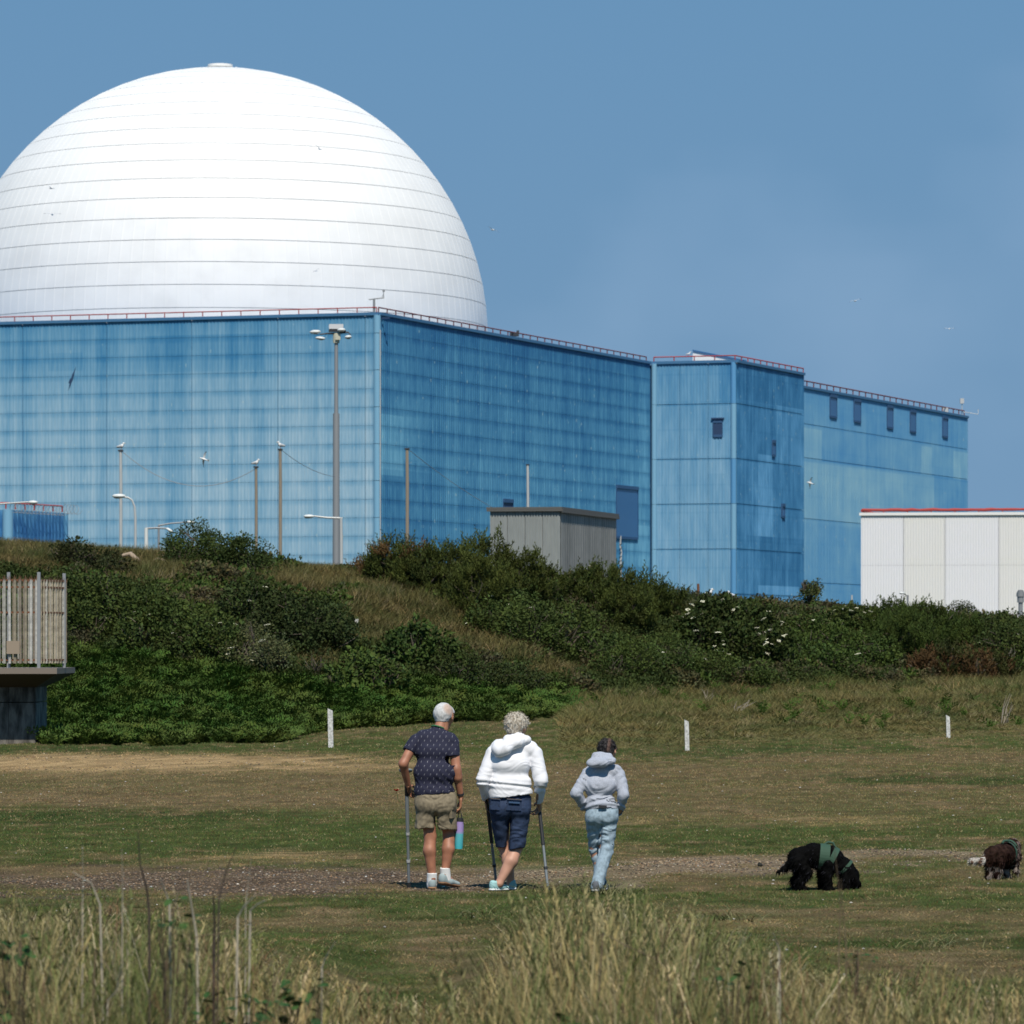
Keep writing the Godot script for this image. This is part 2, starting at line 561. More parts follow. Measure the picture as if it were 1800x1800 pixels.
func railing(owner_: Node3D, pts: Array, posts: float, h: float, called_mat: String, rr := 0.05):
	# a pipe rail along pts with separate posts
	var mb := MB.new()
	var top := []
	for p in pts: top.push_back(p + Vector3(0, h, 0))
	var rad := []; for p in pts: rad.push_back(rr)
	mb.tube(top, rad, 6)
	var rail := part("railing", mb.mesh(), M[called_mat], owner_)
	var pm := MB.new()
	pm.tube([Vector3.ZERO, Vector3(0, h, 0)], [rr * 0.9, rr * 0.9], 5)
	var pmesh := pm.mesh()
	for k in pts.size() - 1:
		var len_: float = pts[k].distance_to(pts[k + 1])
		var cnt := maxi(1, int(round(len_ / posts)))
		for e in cnt + (1 if k == pts.size() - 2 else 0):
			var o := part("railing_post", pmesh, M[called_mat], rail)
			o.position = pts[k].lerp(pts[k + 1], float(e) / cnt)

func framed(owner_: Node3D, called: String, at: Vector3, along: Vector3, n: Vector3, w: float, h: float, pane: String, lintel := true):
	# at: lower start corner on the wall face. A recessed pane with a frame of four bars standing proud of the sheet
	var mb := MB.new()
	var c := at + along * w / 2 + Vector3(0, h / 2, 0) + n * 0.06
	var t := 0.05
	mb.box(c + along * (w / 2), along * (t / 2), Vector3(0, h / 2 + t, 0), n * 0.06)
	mb.box(c - along * (w / 2), along * (t / 2), Vector3(0, h / 2 + t, 0), n * 0.06)
	mb.box(c + Vector3(0, h / 2 + 0.1, 0), along * (w / 2 - t / 2), Vector3(0, 0.16, 0), n * (0.12 if lintel else 0.06))
	mb.box(c - Vector3(0, h / 2 + 0.02, 0), along * (w / 2 - t / 2), Vector3(0, 0.12, 0), n * 0.08)
	var fr := part(called, mb.mesh(), M["frame_mid"], owner_)
	var pm := MB.new()
	pm.box(c - n * 0.012, along * (w / 2 - t / 2), Vector3(0, h / 2 - 0.1, 0), n * 0.03)
	part("pane", pm.mesh(), M[pane], fr)

const EL := Vector3(-0.952, 0, -0.306)   # along the left front, away from the corner
const ER := Vector3(0.3725, 0, -0.928)   # along the right front
const NL := Vector3(-0.306, 0, 0.952)
const NR := Vector3(0.928, 0, 0.3725)
const K0 := Vector3(-10.57, 0, -340.0)
const TOP := 28.75

func turbine_halls():
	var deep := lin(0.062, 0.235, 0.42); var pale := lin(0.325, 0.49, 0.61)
	var cm := mat("corner_blue", lin(0.10, 0.30, 0.54), 0.5)
	var cp := mat("corner_pale", lin(0.19, 0.40, 0.57), 0.5)
	var coping := mat("coping", lin(0.05, 0.16, 0.31), 0.6)
	# --- main hall
	var hall := thing("turbine_hall", "long blue corrugated hall with a sharp corner in front of the white dome", "building", Vector3.ZERO)
	part("wall", block_mesh(K0 - NL * 0.12 - NR * 0.12, EL * 62.0, ER * 64.0, 0.0, TOP - 0.1), M["backing_blue"], hall)
	var rows := rows_between(4.3, TOP, 1.47)
	var lines := []
	for y in rows: lines.push_back([(TOP - y) / (TOP - 4.3) + 0.003, 0.0155, -0.33])
	var left := mat("left_front", Color.WHITE, 0.6)
	var L := 61.0
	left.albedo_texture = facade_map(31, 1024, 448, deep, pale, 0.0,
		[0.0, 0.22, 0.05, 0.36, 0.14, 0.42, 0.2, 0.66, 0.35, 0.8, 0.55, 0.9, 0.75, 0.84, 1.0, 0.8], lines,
		[[0.0905, 0.006, -0.25], [0.17, 0.014, -0.34], [0.205, 0.008, -0.3], [0.245, 0.006, -0.2], [0.285, 0.022, -0.36], [0.315, 0.012, -0.25], [0.385, 0.022, -0.3], [0.42, 0.008, -0.22], [0.505, 0.012, -0.38], [0.53, 0.01, -0.2], [0.6, 0.03, -0.2], [0.014, 0.007, 0.16]],
		[[0.16, 0.05, 0.33, 0.17, -0.16], [0.42, 0.1, 0.47, 0.16, -0.12]], 0.32, 0.08, 200)
	var cl := [0.0]
	var q := 1.2
	for k in 9: cl.push_back(q + k * 7.45)
	cl[cl.size() - 1] = L
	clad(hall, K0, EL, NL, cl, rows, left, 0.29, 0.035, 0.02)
	var right := mat("right_front", Color.WHITE, 0.6)
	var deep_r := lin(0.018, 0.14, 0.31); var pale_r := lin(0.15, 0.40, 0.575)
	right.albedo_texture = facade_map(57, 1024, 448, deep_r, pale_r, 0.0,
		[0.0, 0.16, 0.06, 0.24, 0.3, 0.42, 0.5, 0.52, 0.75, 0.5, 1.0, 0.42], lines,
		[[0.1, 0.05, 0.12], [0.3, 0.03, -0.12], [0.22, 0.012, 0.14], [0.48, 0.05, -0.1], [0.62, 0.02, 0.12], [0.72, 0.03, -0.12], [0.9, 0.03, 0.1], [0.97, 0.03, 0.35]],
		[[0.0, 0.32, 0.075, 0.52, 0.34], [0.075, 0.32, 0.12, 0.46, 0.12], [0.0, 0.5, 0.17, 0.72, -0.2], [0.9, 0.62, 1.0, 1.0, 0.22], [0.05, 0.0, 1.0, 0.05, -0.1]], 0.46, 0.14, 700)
	var cr := [0.0]
	for k in 9: cr.push_back((k + 1) * 62.9 / 9.0)
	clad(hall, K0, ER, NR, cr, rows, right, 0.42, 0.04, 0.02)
	# rounded corner sheets, one over another
	for j in rows.size() - 1:
		if j % 2: continue
		var mb := MB.new()
		var y1: float = rows[mini(j + 2, rows.size() - 1)]
		var cpt := K0 + EL * 0.22 + ER * 0.1 + NL * 0.02
		mb.tube([cpt + Vector3(0, rows[j] + 0.04, 0), cpt + Vector3(0, y1, 0)], [0.3, 0.3], 14)
		part("corner_sheet", mb.mesh(), cp, hall)
	var mbw := MB.new()
	mbw.tube([K0 + NL * 0.1 + NR * 0.12 + Vector3(0, 4, 0), K0 + NL * 0.1 + NR * 0.12 + Vector3(0, TOP - 1.2, 0)], [0.05, 0.05], 6)
	part("lightning_conductor", mbw.mesh(), M["pale_metal"], hall)
	# coping
	var mc := MB.new()
	mc.box(K0 + EL * 30.5 + NL * 0.03 + Vector3(0, TOP + 0.09, 0), EL * 30.5, Vector3(0, 0.12, 0), NL * 0.14)
	mc.box(K0 + ER * 31.4 + NR * 0.03 + Vector3(0, TOP + 0.088, 0), ER * 31.4, Vector3(0, 0.12, 0), NR * 0.14)
	part("coping", mc.mesh(), coping, hall)
	var rt := TOP + 0.2
	var up := Vector3(0, rt, 0)
	railing(hall, [K0 + up + EL * 60.0 - NL * 0.2, K0 + up - NL * 0.2 + EL * 0.3], 1.68, 0.42, "red_paint")
	railing(hall, [K0 + up - NR * 0.2 + ER * 0.3, K0 + up - NR * 0.2 + ER * 62.5], 1.72, 0.42, "dark_red", 0.055)
	# the T shaped mast on the corner
	var mm := MB.new()
	var mb0 := K0 + up + EL * 0.55 - NL * 0.3
	mm.tube([mb0, mb0 + Vector3(0, 1.15, 0)], [0.11, 0.09], 7)
	mm.tube([mb0 + Vector3(-0.42, 1.05, 0.1), mb0 + Vector3(0.8, 1.22, -0.1)], [0.055, 0.055], 6)
	mm.tube([mb0 + Vector3(0.78, 1.2, -0.1), mb0 + Vector3(0.74, 1.68, -0.1)], [0.035, 0.03], 6)
	mm.tube([mb0 + Vector3(0.6, 1.2, -0.1), mb0 + Vector3(0.74, 1.5, -0.1)], [0.025, 0.025], 5)
	mm.abox(mb0 + Vector3(0.76, 1.75, -0.1), Vector3(0.2, 0.14, 0.2))
	part("aerial_bracket", mm.mesh(), M["grey_metal"], hall)
	var bx0 := MB.new()
	bx0.abox(K0 + ER * on_right(908.0) - NR * 0.2 + Vector3(0, rt + 0.25, 0), Vector3(0.8, 0.3, 0.5))
	bx0.abox(K0 + ER * on_right(914.0) - NR * 0.2 + Vector3(0, rt + 0.5, 0), Vector3(0.22, 0.3, 0.22))
	part("roof_box", bx0.mesh(), M["dark_metal"], hall)
	# arm sticking out from the wall head
	var ma := MB.new()
	var ar := K0 + NR * 0.1 + ER * 0.25 + Vector3(0, TOP - 0.25, 0)
	ma.box(ar + NR * 0.35, NR * 0.35, Vector3(0, 0.07, 0), ER * 0.05)
	part("wall_bracket", ma.mesh(), M["frame_blue"], hall)
	var sl := MB.new()  # cast shadow painted as flat dark quads on the left front
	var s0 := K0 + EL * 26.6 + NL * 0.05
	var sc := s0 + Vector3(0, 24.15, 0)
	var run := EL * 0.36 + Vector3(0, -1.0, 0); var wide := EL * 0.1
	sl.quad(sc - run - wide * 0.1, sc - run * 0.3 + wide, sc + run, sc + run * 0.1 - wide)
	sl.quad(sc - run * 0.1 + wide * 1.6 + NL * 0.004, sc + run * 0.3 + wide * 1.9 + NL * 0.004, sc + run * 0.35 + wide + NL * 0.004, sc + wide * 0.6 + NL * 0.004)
	part("painted_shadow", sl.mesh(), M["frame_blue"], hall)
	# big blue door and louvre
	var dw := on_right(1082.0); var dw2 := on_right(1120.0)
	var dd := K0 + ER * dw; var dep := -dd.z
	var hh := 87.0 / F * dep
	framed(hall, "loading_door", dd + Vector3(0, EYE + (HOR - 944.0) / F * dep, 0), ER, NR, dw2 - dw, hh, "pane_blue")
	var lv := on_right(883.0); var lv2 := on_right(900.0); var ld := K0 + ER * lv
	framed(hall, "louvre", ld + Vector3(0, EYE + (HOR - 892.0) / F * -ld.z, 0), ER, NR, lv2 - lv, 0.5, "frame_blue")
	# --- projecting block
	var s_b := 63.3
	var B0 := K0 + ER * s_b
	var blk := thing("stair_block", "blue corrugated block that juts out of the long hall, small dark window near its corner", "building", Vector3.ZERO)
	var f := -EL
	part("wall", block_mesh(B0 - NL * 0.1 - NR * 0.1 + f * 0.0, f * 8.15, ER * 20.0, 0.0, TOP - 0.1), M["backing_blue"], blk)
	var brows := [3.0, 7.2, 11.4, 15.6, 19.8, 24.9, TOP]
	var blines := []
	for y in brows: blines.push_back([(TOP - y) / (TOP - 3.0), 0.006, -0.4])
	for k in 9: blines.push_back([k * 0.1 + 0.04, 0.005, -0.12])
	var bf := mat("block_front", Color.WHITE, 0.6)
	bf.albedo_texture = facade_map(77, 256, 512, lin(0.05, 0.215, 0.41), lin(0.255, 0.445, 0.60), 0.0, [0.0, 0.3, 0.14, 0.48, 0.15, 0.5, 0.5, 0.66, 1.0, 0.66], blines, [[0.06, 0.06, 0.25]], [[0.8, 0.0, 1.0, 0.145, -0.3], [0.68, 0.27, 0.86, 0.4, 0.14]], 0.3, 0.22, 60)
	clad(blk, B0, f, NL, [0.0, 2.75, 5.5, 8.24], brows, bf, 0.29, 0.035)
	var B1 := B0 + f * 8.24
	var bs := mat("block_side", Color.WHITE, 0.6)
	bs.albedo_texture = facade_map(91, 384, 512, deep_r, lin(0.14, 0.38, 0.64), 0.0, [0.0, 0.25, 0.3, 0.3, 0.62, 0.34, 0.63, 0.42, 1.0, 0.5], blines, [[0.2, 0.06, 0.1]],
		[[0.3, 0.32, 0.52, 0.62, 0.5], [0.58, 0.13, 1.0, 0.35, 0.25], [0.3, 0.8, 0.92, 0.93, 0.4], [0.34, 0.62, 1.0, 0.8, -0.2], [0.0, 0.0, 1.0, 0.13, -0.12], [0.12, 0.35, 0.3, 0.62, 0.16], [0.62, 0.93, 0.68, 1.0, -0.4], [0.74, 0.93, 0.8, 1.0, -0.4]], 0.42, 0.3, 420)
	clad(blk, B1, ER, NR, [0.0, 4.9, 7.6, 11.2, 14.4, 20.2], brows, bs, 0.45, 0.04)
	for j in brows.size() - 1:
		var mb := MB.new()
		var c2 := B1 + EL * 0.3 + NL * 0.04 + ER * 0.08
		mb.tube([c2 + Vector3(0, brows[j] + 0.03, 0), c2 + Vector3(0, brows[j + 1], 0)], [0.27, 0.27], 14)
		part("corner_sheet", mb.mesh(), cm if j % 2 else cp, blk)
		var mb3 := MB.new()
		var c3 := B0 + NL * 0.1 + NR * 0.2 + f * 0.12
		mb3.tube([c3 + Vector3(0, brows[j] + 0.03, 0), c3 + Vector3(0, brows[j + 1], 0)], [0.26, 0.26], 14)
		part("corner_sheet", mb3.mesh(), cp, blk)
	var mc2 := MB.new()
	mc2.box(B0 + f * 4.2 + NL * 0.03 + Vector3(0, TOP + 0.094, 0), f * 4.3, Vector3(0, 0.13, 0), NL * 0.14)
	mc2.box(B1 + ER * 10.1 + NR * 0.03 + Vector3(0, TOP + 0.091, 0), ER * 10.1, Vector3(0, 0.13, 0), NR * 0.14)
	part("coping", mc2.mesh(), coping, blk)
	railing(blk, [B0 + up - NL * 0.2 + f * 0.2, B1 + up - NL * 0.2 - f * 0.2, B1 + up - NL * 0.3 + ER * 19.8], 1.75, 0.44, "red_paint", 0.06)
	var wd := B0 + f * 6.0; var wy := EYE + (HOR - 766.0) / F * -wd.z
	framed(blk, "window", wd + Vector3(0, wy, 0), f, NL, 0.9, 1.25, "frame_blue", false)
	var vm := MB.new()
	vm.box(wd + f * 0.45 + NL * 0.12 + Vector3(0, wy + 1.6, 0), f * 0.6, Vector3(0, 0.07, 0), NL * 0.1)
	part("louvre", vm.mesh(), M["frame_blue"], blk)
	for w in [[1356.0, 800.0, 1.2], [1373.0, 908.0, 1.0]]:
		var u := (float(w[0]) - 900.0) / F
		var v := (u * -B1.z - B1.x) / (ER.x + u * ER.z)
		var wp := B1 + ER * v
		framed(blk, "window", wp + Vector3(0, EYE + (HOR - w[1]) / F * -wp.z, 0), ER, NR, 0.95, w[2], "pane_blue")
	# roof hood behind the railing
	var rh := MB.new()
	var r0 := B0 + f * 3.2 + NL * -3.0
	var hh2 := 1.35
	var e0 := r0 + Vector3(0, TOP, 0); var e1 := r0 + f * 5.2 + Vector3(0, TOP, 0)
	var back := NL * -4.0
	rh.quad(e0, e0 + Vector3(0, hh2, 0), e1 + Vector3(0, 0.25, 0), e1)
	rh.quad(e0 + back, e0 + back + Vector3(0, hh2, 0), e0 + Vector3(0, hh2, 0), e0)
	rh.quad(e0 + Vector3(0, hh2, 0), e0 + back + Vector3(0, hh2, 0), e1 + back + Vector3(0, 0.25, 0), e1 + Vector3(0, 0.25, 0))
	rh.quad(e1, e1 + Vector3(0, 0.25, 0), e1 + back + Vector3(0, 0.25, 0), e1 + back)
	part("roof_hood", rh.mesh(), M["white_paint"], blk)
	var rl := MB.new()
	var slope := (e1 + Vector3(0, 0.25, 0)) - (e0 + Vector3(0, hh2, 0))
	rl.box(e0 + Vector3(0, hh2 + 0.06, 0) + slope * 0.5 + NL * 0.05, slope * 0.5, Vector3(0, 0.06, 0), NL * 0.08)
	part("roof_edge", rl.mesh(), M["backing_blue"], blk)
	# --- rear hall
	var R0 := K0 + ER * (s_b + 20.3) + NR * 0.1
	var rear := thing("rear_hall", "pale blue rear hall with five tall narrow windows under its red roof railing", "building", Vector3.ZERO)
	var RT := TOP + 0.35
	var RL := 87.5
	part("wall", block_mesh(R0 - NR * 0.1, ER * (RL - 0.05), NR * -40.0, 0.0, RT - 0.1), M["backing_blue"], rear)
	var rrows := [2.0, 9.0, 15.6, 21.9, 26.0 - 0.6, RT]
	var rl2 := []
	for y in rrows: rl2.push_back([(RT - y) / (RT - 2.0), 0.005, -0.35])
	for k in 11: rl2.push_back([0.05 + k * 0.09, 0.006, -0.07])
	var rf := mat("rear_front", Color.WHITE, 0.6)
	rf.albedo_texture = facade_map(113, 1024, 384, lin(0.05, 0.24, 0.52), lin(0.24, 0.47, 0.62), 0.0, [0.0, 0.4, 0.13, 0.46, 0.14, 0.62, 0.27, 0.56, 0.28, 0.8, 0.5, 0.74, 0.52, 0.55, 1.0, 0.45], rl2,
		[], [[0.26, 0.15, 0.36, 0.27, 0.3], [0.78, 0.15, 0.83, 0.27, 0.3], [0.93, 0.15, 1.0, 0.27, 0.3], [0.84, 0.27, 1.0, 0.6, -0.32], [0.2, 0.28, 0.7, 0.5, 0.12], [0.36, 0.14, 0.6, 0.27, -0.14]], 0.26, 0.2, 260)
	var rc := []
	for k in 14: rc.push_back(k * RL / 13.0)
	clad(rear, R0, ER, NR, rc, rrows, rf, 0.5, 0.04)
	var mc3 := MB.new()
	mc3.box(R0 + ER * RL * 0.5 + NR * 0.03 + Vector3(0, RT + 0.1, 0), ER * RL * 0.5, Vector3(0, 0.13, 0), NR * 0.14)
	part("coping", mc3.mesh(), coping, rear)
	railing(rear, [R0 + NR * -0.3 + Vector3(0, RT + 0.2, 0), R0 + NR * -0.3 + ER * (RL - 0.4) + Vector3(0, RT + 0.2, 0)], 2.3, 0.62, "dark_red", 0.07)
	for w in [[1458.0, 1470.0, 732.0, 697.0], [1500.0, 1512.0, 740.0, 705.0], [1558.5, 1569.0, 751.0, 716.0], [1599.0, 1609.0, 758.0, 724.0], [1656.0, 1665.0, 767.0, 735.0]]:
		var ua := on_line(R0, w[0]); var ub := on_line(R0, w[1]); var wp := R0 + ER * ua; var dp := -wp.z
		framed(rear, "window", wp + Vector3(0, EYE + (HOR - w[2]) / F * dp, 0), ER, NR, ub - ua, (w[2] - w[3]) / F * dp, "pane_blue")
	var mr := MB.new()
	var re := R0 + ER * (RL - 1.0) + NR * -0.4 + Vector3(0, RT + 0.2, 0)
	mr.tube([re, re + Vector3(0, 1.5, 0)], [0.06, 0.05], 6)
	mr.abox(re + Vector3(0, 1.75, 0), Vector3(0.45, 0.6, 0.4))
	var mx := MB.new(); mx.abox(re + ER * -7.0 + Vector3(0, 0.3, 0), Vector3(0.6, 0.6, 0.5))
	part("roof_box", mx.mesh(), M["pale_metal"], rear)
	mr.tube([re + Vector3(0, 0.5, 0), re + Vector3(1.9, 0.2, 0), re + Vector3(1.9, 0.8, 0)], [0.04, 0.04, 0.04], 5)
	part("weather_sensor", mr.mesh(), M["pale_metal"], rear)

func on_line(o: Vector3, p: float) -> float:
	var u := (p - 900.0) / F
	return (u * -o.z - o.x) / (ER.x + u * ER.z)

func on_right(p: float) -> float:
	return on_line(K0, p)

func dome():
	var R := 24.75
	var c := spot(387, 592, 395)
	var root := thing("reactor_dome", "huge white panelled dome rising behind the blue halls", "dome", Vector3(c.x, 0, c.z))
	var cy := c.y
	var wm := mat("dome_white", lin(0.805, 0.805, 0.795), 0.6)
	tri_tex(wm, noise_tex(9, 0.02, 4, 0.955, 1.03, 256), 0.05)
	var seam := mat("dome_seam", lin(0.57, 0.60, 0.60), 0.8)
	var inner := MB.new()
	inner.ball(Vector3(0, cy, 0), Vector3.ONE * (R - 0.03), 40, 96)
	inner.tube([Vector3(0, 0, 0), Vector3(0, cy, 0)], [R - 0.03, R - 0.03], 96, false)
	part("shell", inner.mesh(), seam, root)
	var ribs := 144
	var lat := [-12.4]
	while lat[lat.size() - 1] < 84.0: lat.push_back(lat[lat.size() - 1] + 4.7)
	for k in lat.size() - 1:
		var a0 := deg_to_rad(lat[k]) + 0.0010; var a1 := deg_to_rad(lat[k + 1]) - 0.0010
		if a1 > deg_to_rad(87.0): a1 = deg_to_rad(87.0)
		var mb := MB.new()
		var n := ribs if lat[k] < 60.0 else (72 if lat[k] < 78.0 else 36)
		for s in n:
			var p0 := TAU * s / n; var p1 := TAU * (s + 1) / n
			var w := 0.17 * TAU / n
			var an := [p0, p0 + w * 0.25, p0 + w * 0.75, p0 + w, p1]
			var rr := [0.0, 0.025, 0.025, 0.0, 0.0]
			for e in 4:
				var k0 := mb.v.size()
				for q in [[an[e], a0, rr[e]], [an[e], a1, rr[e]], [an[e + 1], a1, rr[e + 1]], [an[e + 1], a0, rr[e + 1]]]:
					var o := Vector3(sin(q[0]) * cos(q[1]), sin(q[1]), cos(q[0]) * cos(q[1]))
					var nn := o
					if e == 0: nn = (o - Vector3(cos(q[0]), 0, -sin(q[0])) * 0.22).normalized()
					if e == 2: nn = (o + Vector3(cos(q[0]), 0, -sin(q[0])) * 0.22).normalized()
					mb.vert(o * (R + q[2]) + Vector3(0, cy, 0), nn)
				mb.i.append_array(PackedInt32Array([k0, k0 + 1, k0 + 2, k0, k0 + 2, k0 + 3]))
		part("panel_course", mb.mesh(), wm, root)
	var cap := MB.new()
	var cb := Vector3(0, cy + R - 0.15, 0)
	cap.tube([cb, cb + Vector3(0, 0.35, 0), cb + Vector3(0, 0.36, 0), cb + Vector3(0, 0.58, 0)], [1.02, 1.02, 1.16, 1.16], 32)
	cap.tube([cb + Vector3(1.5, -0.1, 0.3), cb + Vector3(1.5, 0.35, 0.3)], [0.05, 0.05], 6)
	part("crown_cap", cap.mesh(), M["white_paint"], root)

func white_hall():
	var A := spot(1513, 905, 300); A.y = 0.0
	var along := Vector3(0.9925, 0, 0.122).normalized()
	var n := along.cross(Vector3.UP) * 1.0
	if n.z < 0.0: n = -n
	var top := EYE + (HOR - 905.0) / F * 300.0
	var root := thing("white_hall", "low white and cream ribbed hall with a thick red pipe along its roof edge", "building", Vector3.ZERO)
	var back := mat("white_backing", lin(0.45, 0.45, 0.46), 0.8)
	part("wall", block_mesh(A - n * 0.1 + along * 0.04, along * 29.9, n * -24.0, 0.0, top - 0.08), back, root)
	var m := mat("white_front", Color.WHITE, 0.6)
	var cols := [0.0, 3.0, 5.9, 9.65, 13.2, 17.0, 21.0, 25.0, 30.0]
	var pat := []
	for k in 4: pat.push_back([float(cols[k * 2 + 1]) / 30.0, 0.0, float(cols[k * 2 + 2]) / 30.0, 1.0, -0.75])
	m.albedo_texture = facade_map(131, 512, 192, lin(0.72, 0.72, 0.69), lin(0.74, 0.75, 0.775), 1.0, [0.0, -0.5, 0.035, -0.2, 0.07, 0.0, 1.0, 0.0], [[0.3, 0.006, -0.35], [0.6, 0.006, -0.35]], [], pat, 0.16, 0.12)
	clad(root, A, along, n, cols, [1.2, 4.6, 8.0, top], m, 0.19, 0.03, 0.012)
	var cope := MB.new()
	cope.box(A + along * 15.0 + n * 0.02 + Vector3(0, top + 0.05, 0), along * 15.1, Vector3(0, 0.1, 0), n * 0.12)
	part("coping", cope.mesh(), M["white_paint"], root)
	var pts := []; var rad := []
	var r := RandomNumberGenerator.new(); r.seed = 4
	for k in 60:
		pts.push_back(A + along * (0.1 + k * 0.5) - n * 0.15 + Vector3(0, top + 0.34 + r.randf_range(-0.025, 0.025), 0))
		rad.push_back(0.1 + r.randf_range(-0.02, 0.02))
	var pm := MB.new(); pm.tube(pts, rad, 8)
	var pipe := part("red_pipe", pm.mesh(), M["red_paint"], root)
	var lead := MB.new()
	lead.tube([A + along * 0.1 - n * 0.15 + Vector3(0, top + 0.3, 0), A + along * 0.7 - n * 6.0 + Vector3(0, top + 0.28, 0), A + along * 2.2 - n * 6.0 + Vector3(0, top + 0.26, 0)], [0.12, 0.1, 0.08], 7)
	part("pipe_end", lead.mesh(), M["red_paint"], pipe)
	var st := MB.new(); st.abox(Vector3(0, 0.15, 0), Vector3(0.06, 0.3, 0.06))
	var stm := st.mesh()
	for k in 17:
		var o := part("pipe_stand", stm, M["red_paint"], pipe)
		o.position = A + along * (1.6 + k * 1.66) - n * 0.15 + Vector3(0, top + 0.08, 0)

func grey_shed():
	var C := spot(985, 895, 250); var top := C.y; C.y = 0.0
	var er := Vector3(0.265, 0, -0.964); var el := Vector3(-0.985, 0, -0.17).normalized()
	var nr := Vector3(0.964, 0, 0.265); var nl := Vector3(-0.17, 0, 0.985)
	var root := thing("grey_shed", "grey corrugated metal shed half sunk behind the gorse", "shed", Vector3.ZERO)
	var bk := mat("shed_backing", lin(0.16, 0.16, 0.155), 0.8)
	part("wall", block_mesh(C - nl * 0.08 - nr * 0.08, el * 4.1, er * 13.4, 0.0, top - 0.1), bk, root)
	var m := mat("shed_front", Color.WHITE, 0.65)
	m.albedo_texture = facade_map(151, 256, 256, lin(0.18, 0.20, 0.20), lin(0.34, 0.365, 0.36), 0.5, [0.0, 0.0, 1.0, 0.0], [], [], [], 0.2, 0.15)
	clad(root, C, el, nl, [0.0, 1.05, 2.1, 3.15, 4.2], [2.0, top], m, 0.175, 0.05)
	var m2 := mat("shed_side", Color.WHITE, 0.65)
	m2.albedo_texture = facade_map(157, 256, 256, lin(0.135, 0.14, 0.135), lin(0.29, 0.295, 0.285), 0.5, [0.0, 0.0, 1.0, 0.0], [], [[0.12, 0.05, -0.4], [0.32, 0.08, 0.2], [0.5, 0.03, -0.3], [0.75, 0.05, -0.2]], [], 0.4, 0.15)
	clad(root, C, er, nr, [0.0, 2.7, 5.4, 8.1, 10.8, 13.5], [2.0, top], m2, 0.5, 0.03)
	var rf := MB.new()
	var mid := C + (el * 4.2 + er * 13.5) * 0.5 + Vector3(0, top + 0.07, 0)
	rf.box(mid, -el * 2.25, Vector3(0, 0.06, 0), -er * 6.95)
	part("roof", rf.mesh(), mat("shed_roof", lin(0.10, 0.10, 0.095), 0.8), root)
	var ev := MB.new()
	ev.box(C + el * 2.1 + nl * 0.14 + Vector3(0, top - 0.06, 0), el * 2.25, Vector3(0, 0.06, 0), nl * 0.07)
	ev.box(C + er * 6.75 + nr * 0.12 + Vector3(0, top - 0.1, 0), er * 6.9, Vector3(0, 0.1, 0), nr * 0.07)
	part("eaves", ev.mesh(), M["shed_roof"], root)

func small_blue_store():
	var C := spot(13, 896, 240); var top := C.y; C.y = 0.0
	var er := Vector3(0.4, 0, -0.9165); var nr := Vector3(0.9165, 0, 0.4)
	var el := Vector3(-0.93, 0, -0.36).normalized(); var nl := Vector3(-0.36, 0, 0.93).normalized()
	var root := thing("small_blue_store", "small flat blue store with a red roof rail beside the grassy bank", "building", Vector3.ZERO)
	part("wall", block_mesh(C - nl * 0.08 - nr * 0.08, el * 7.0, er * 6.85, 0.0, top - 0.06), M["backing_blue"], root)
	var m := mat("store_side", Color.WHITE, 0.6)
	m.albedo_texture = facade_map(171, 256, 192, lin(0.016, 0.11, 0.31), lin(0.12, 0.34, 0.56), 0.25, [0.0, 0.5, 0.08, 0.15, 0.12, 0.05, 1.0, 0.15], [], [[0.97, 0.07, 0.7]], [], 0.25, 0.3, 0)
	clad(root, C, er, nr, [0.0, 2.2, 4.4, 5.9, 6.9], [2.5, 6.0, top], m, 0.4, 0.03)
	clad(root, C, el, nl, [0.0, 3.5, 7.0], [2.5, 6.0, top], m, 0.3, 0.03)
	var mb := MB.new()
	var c2 := C + nl * 0.05 + nr * 0.05
	mb.tube([c2 + Vector3(0, 2, 0), c2 + Vector3(0, top, 0)], [0.3, 0.3], 14)
	part("corner_sheet", mb.mesh(), M["corner_pale"], root)
	railing(root, [C + el * 6.0 + Vector3(0, top + 0.05, 0), C + Vector3(0, top + 0.05, 0) - nr * 0.1, C + er * 6.2 + Vector3(0, top + 0.05, 0)], 1.0, 0.34, "red_paint", 0.05)
	# loose coils of razor wire along the roof edge
	var wr := MB.new()
	var pts := []; var rad := []
	for k in 150:
		var s := k / 150.0 * 7.6
		pts.push_back(C + er * s + nr * (0.3 + cos(k * 0.8) * 0.25) + Vector3(0, top + 0.1 + sin(k * 0.8) * 0.28 + (0.12 if s > 6.0 else 0.0), 0))
		rad.push_back(0.014)
	wr.tube(pts, rad, 4)
	part("razor_wire", wr.mesh(), M["grey_metal"], root)

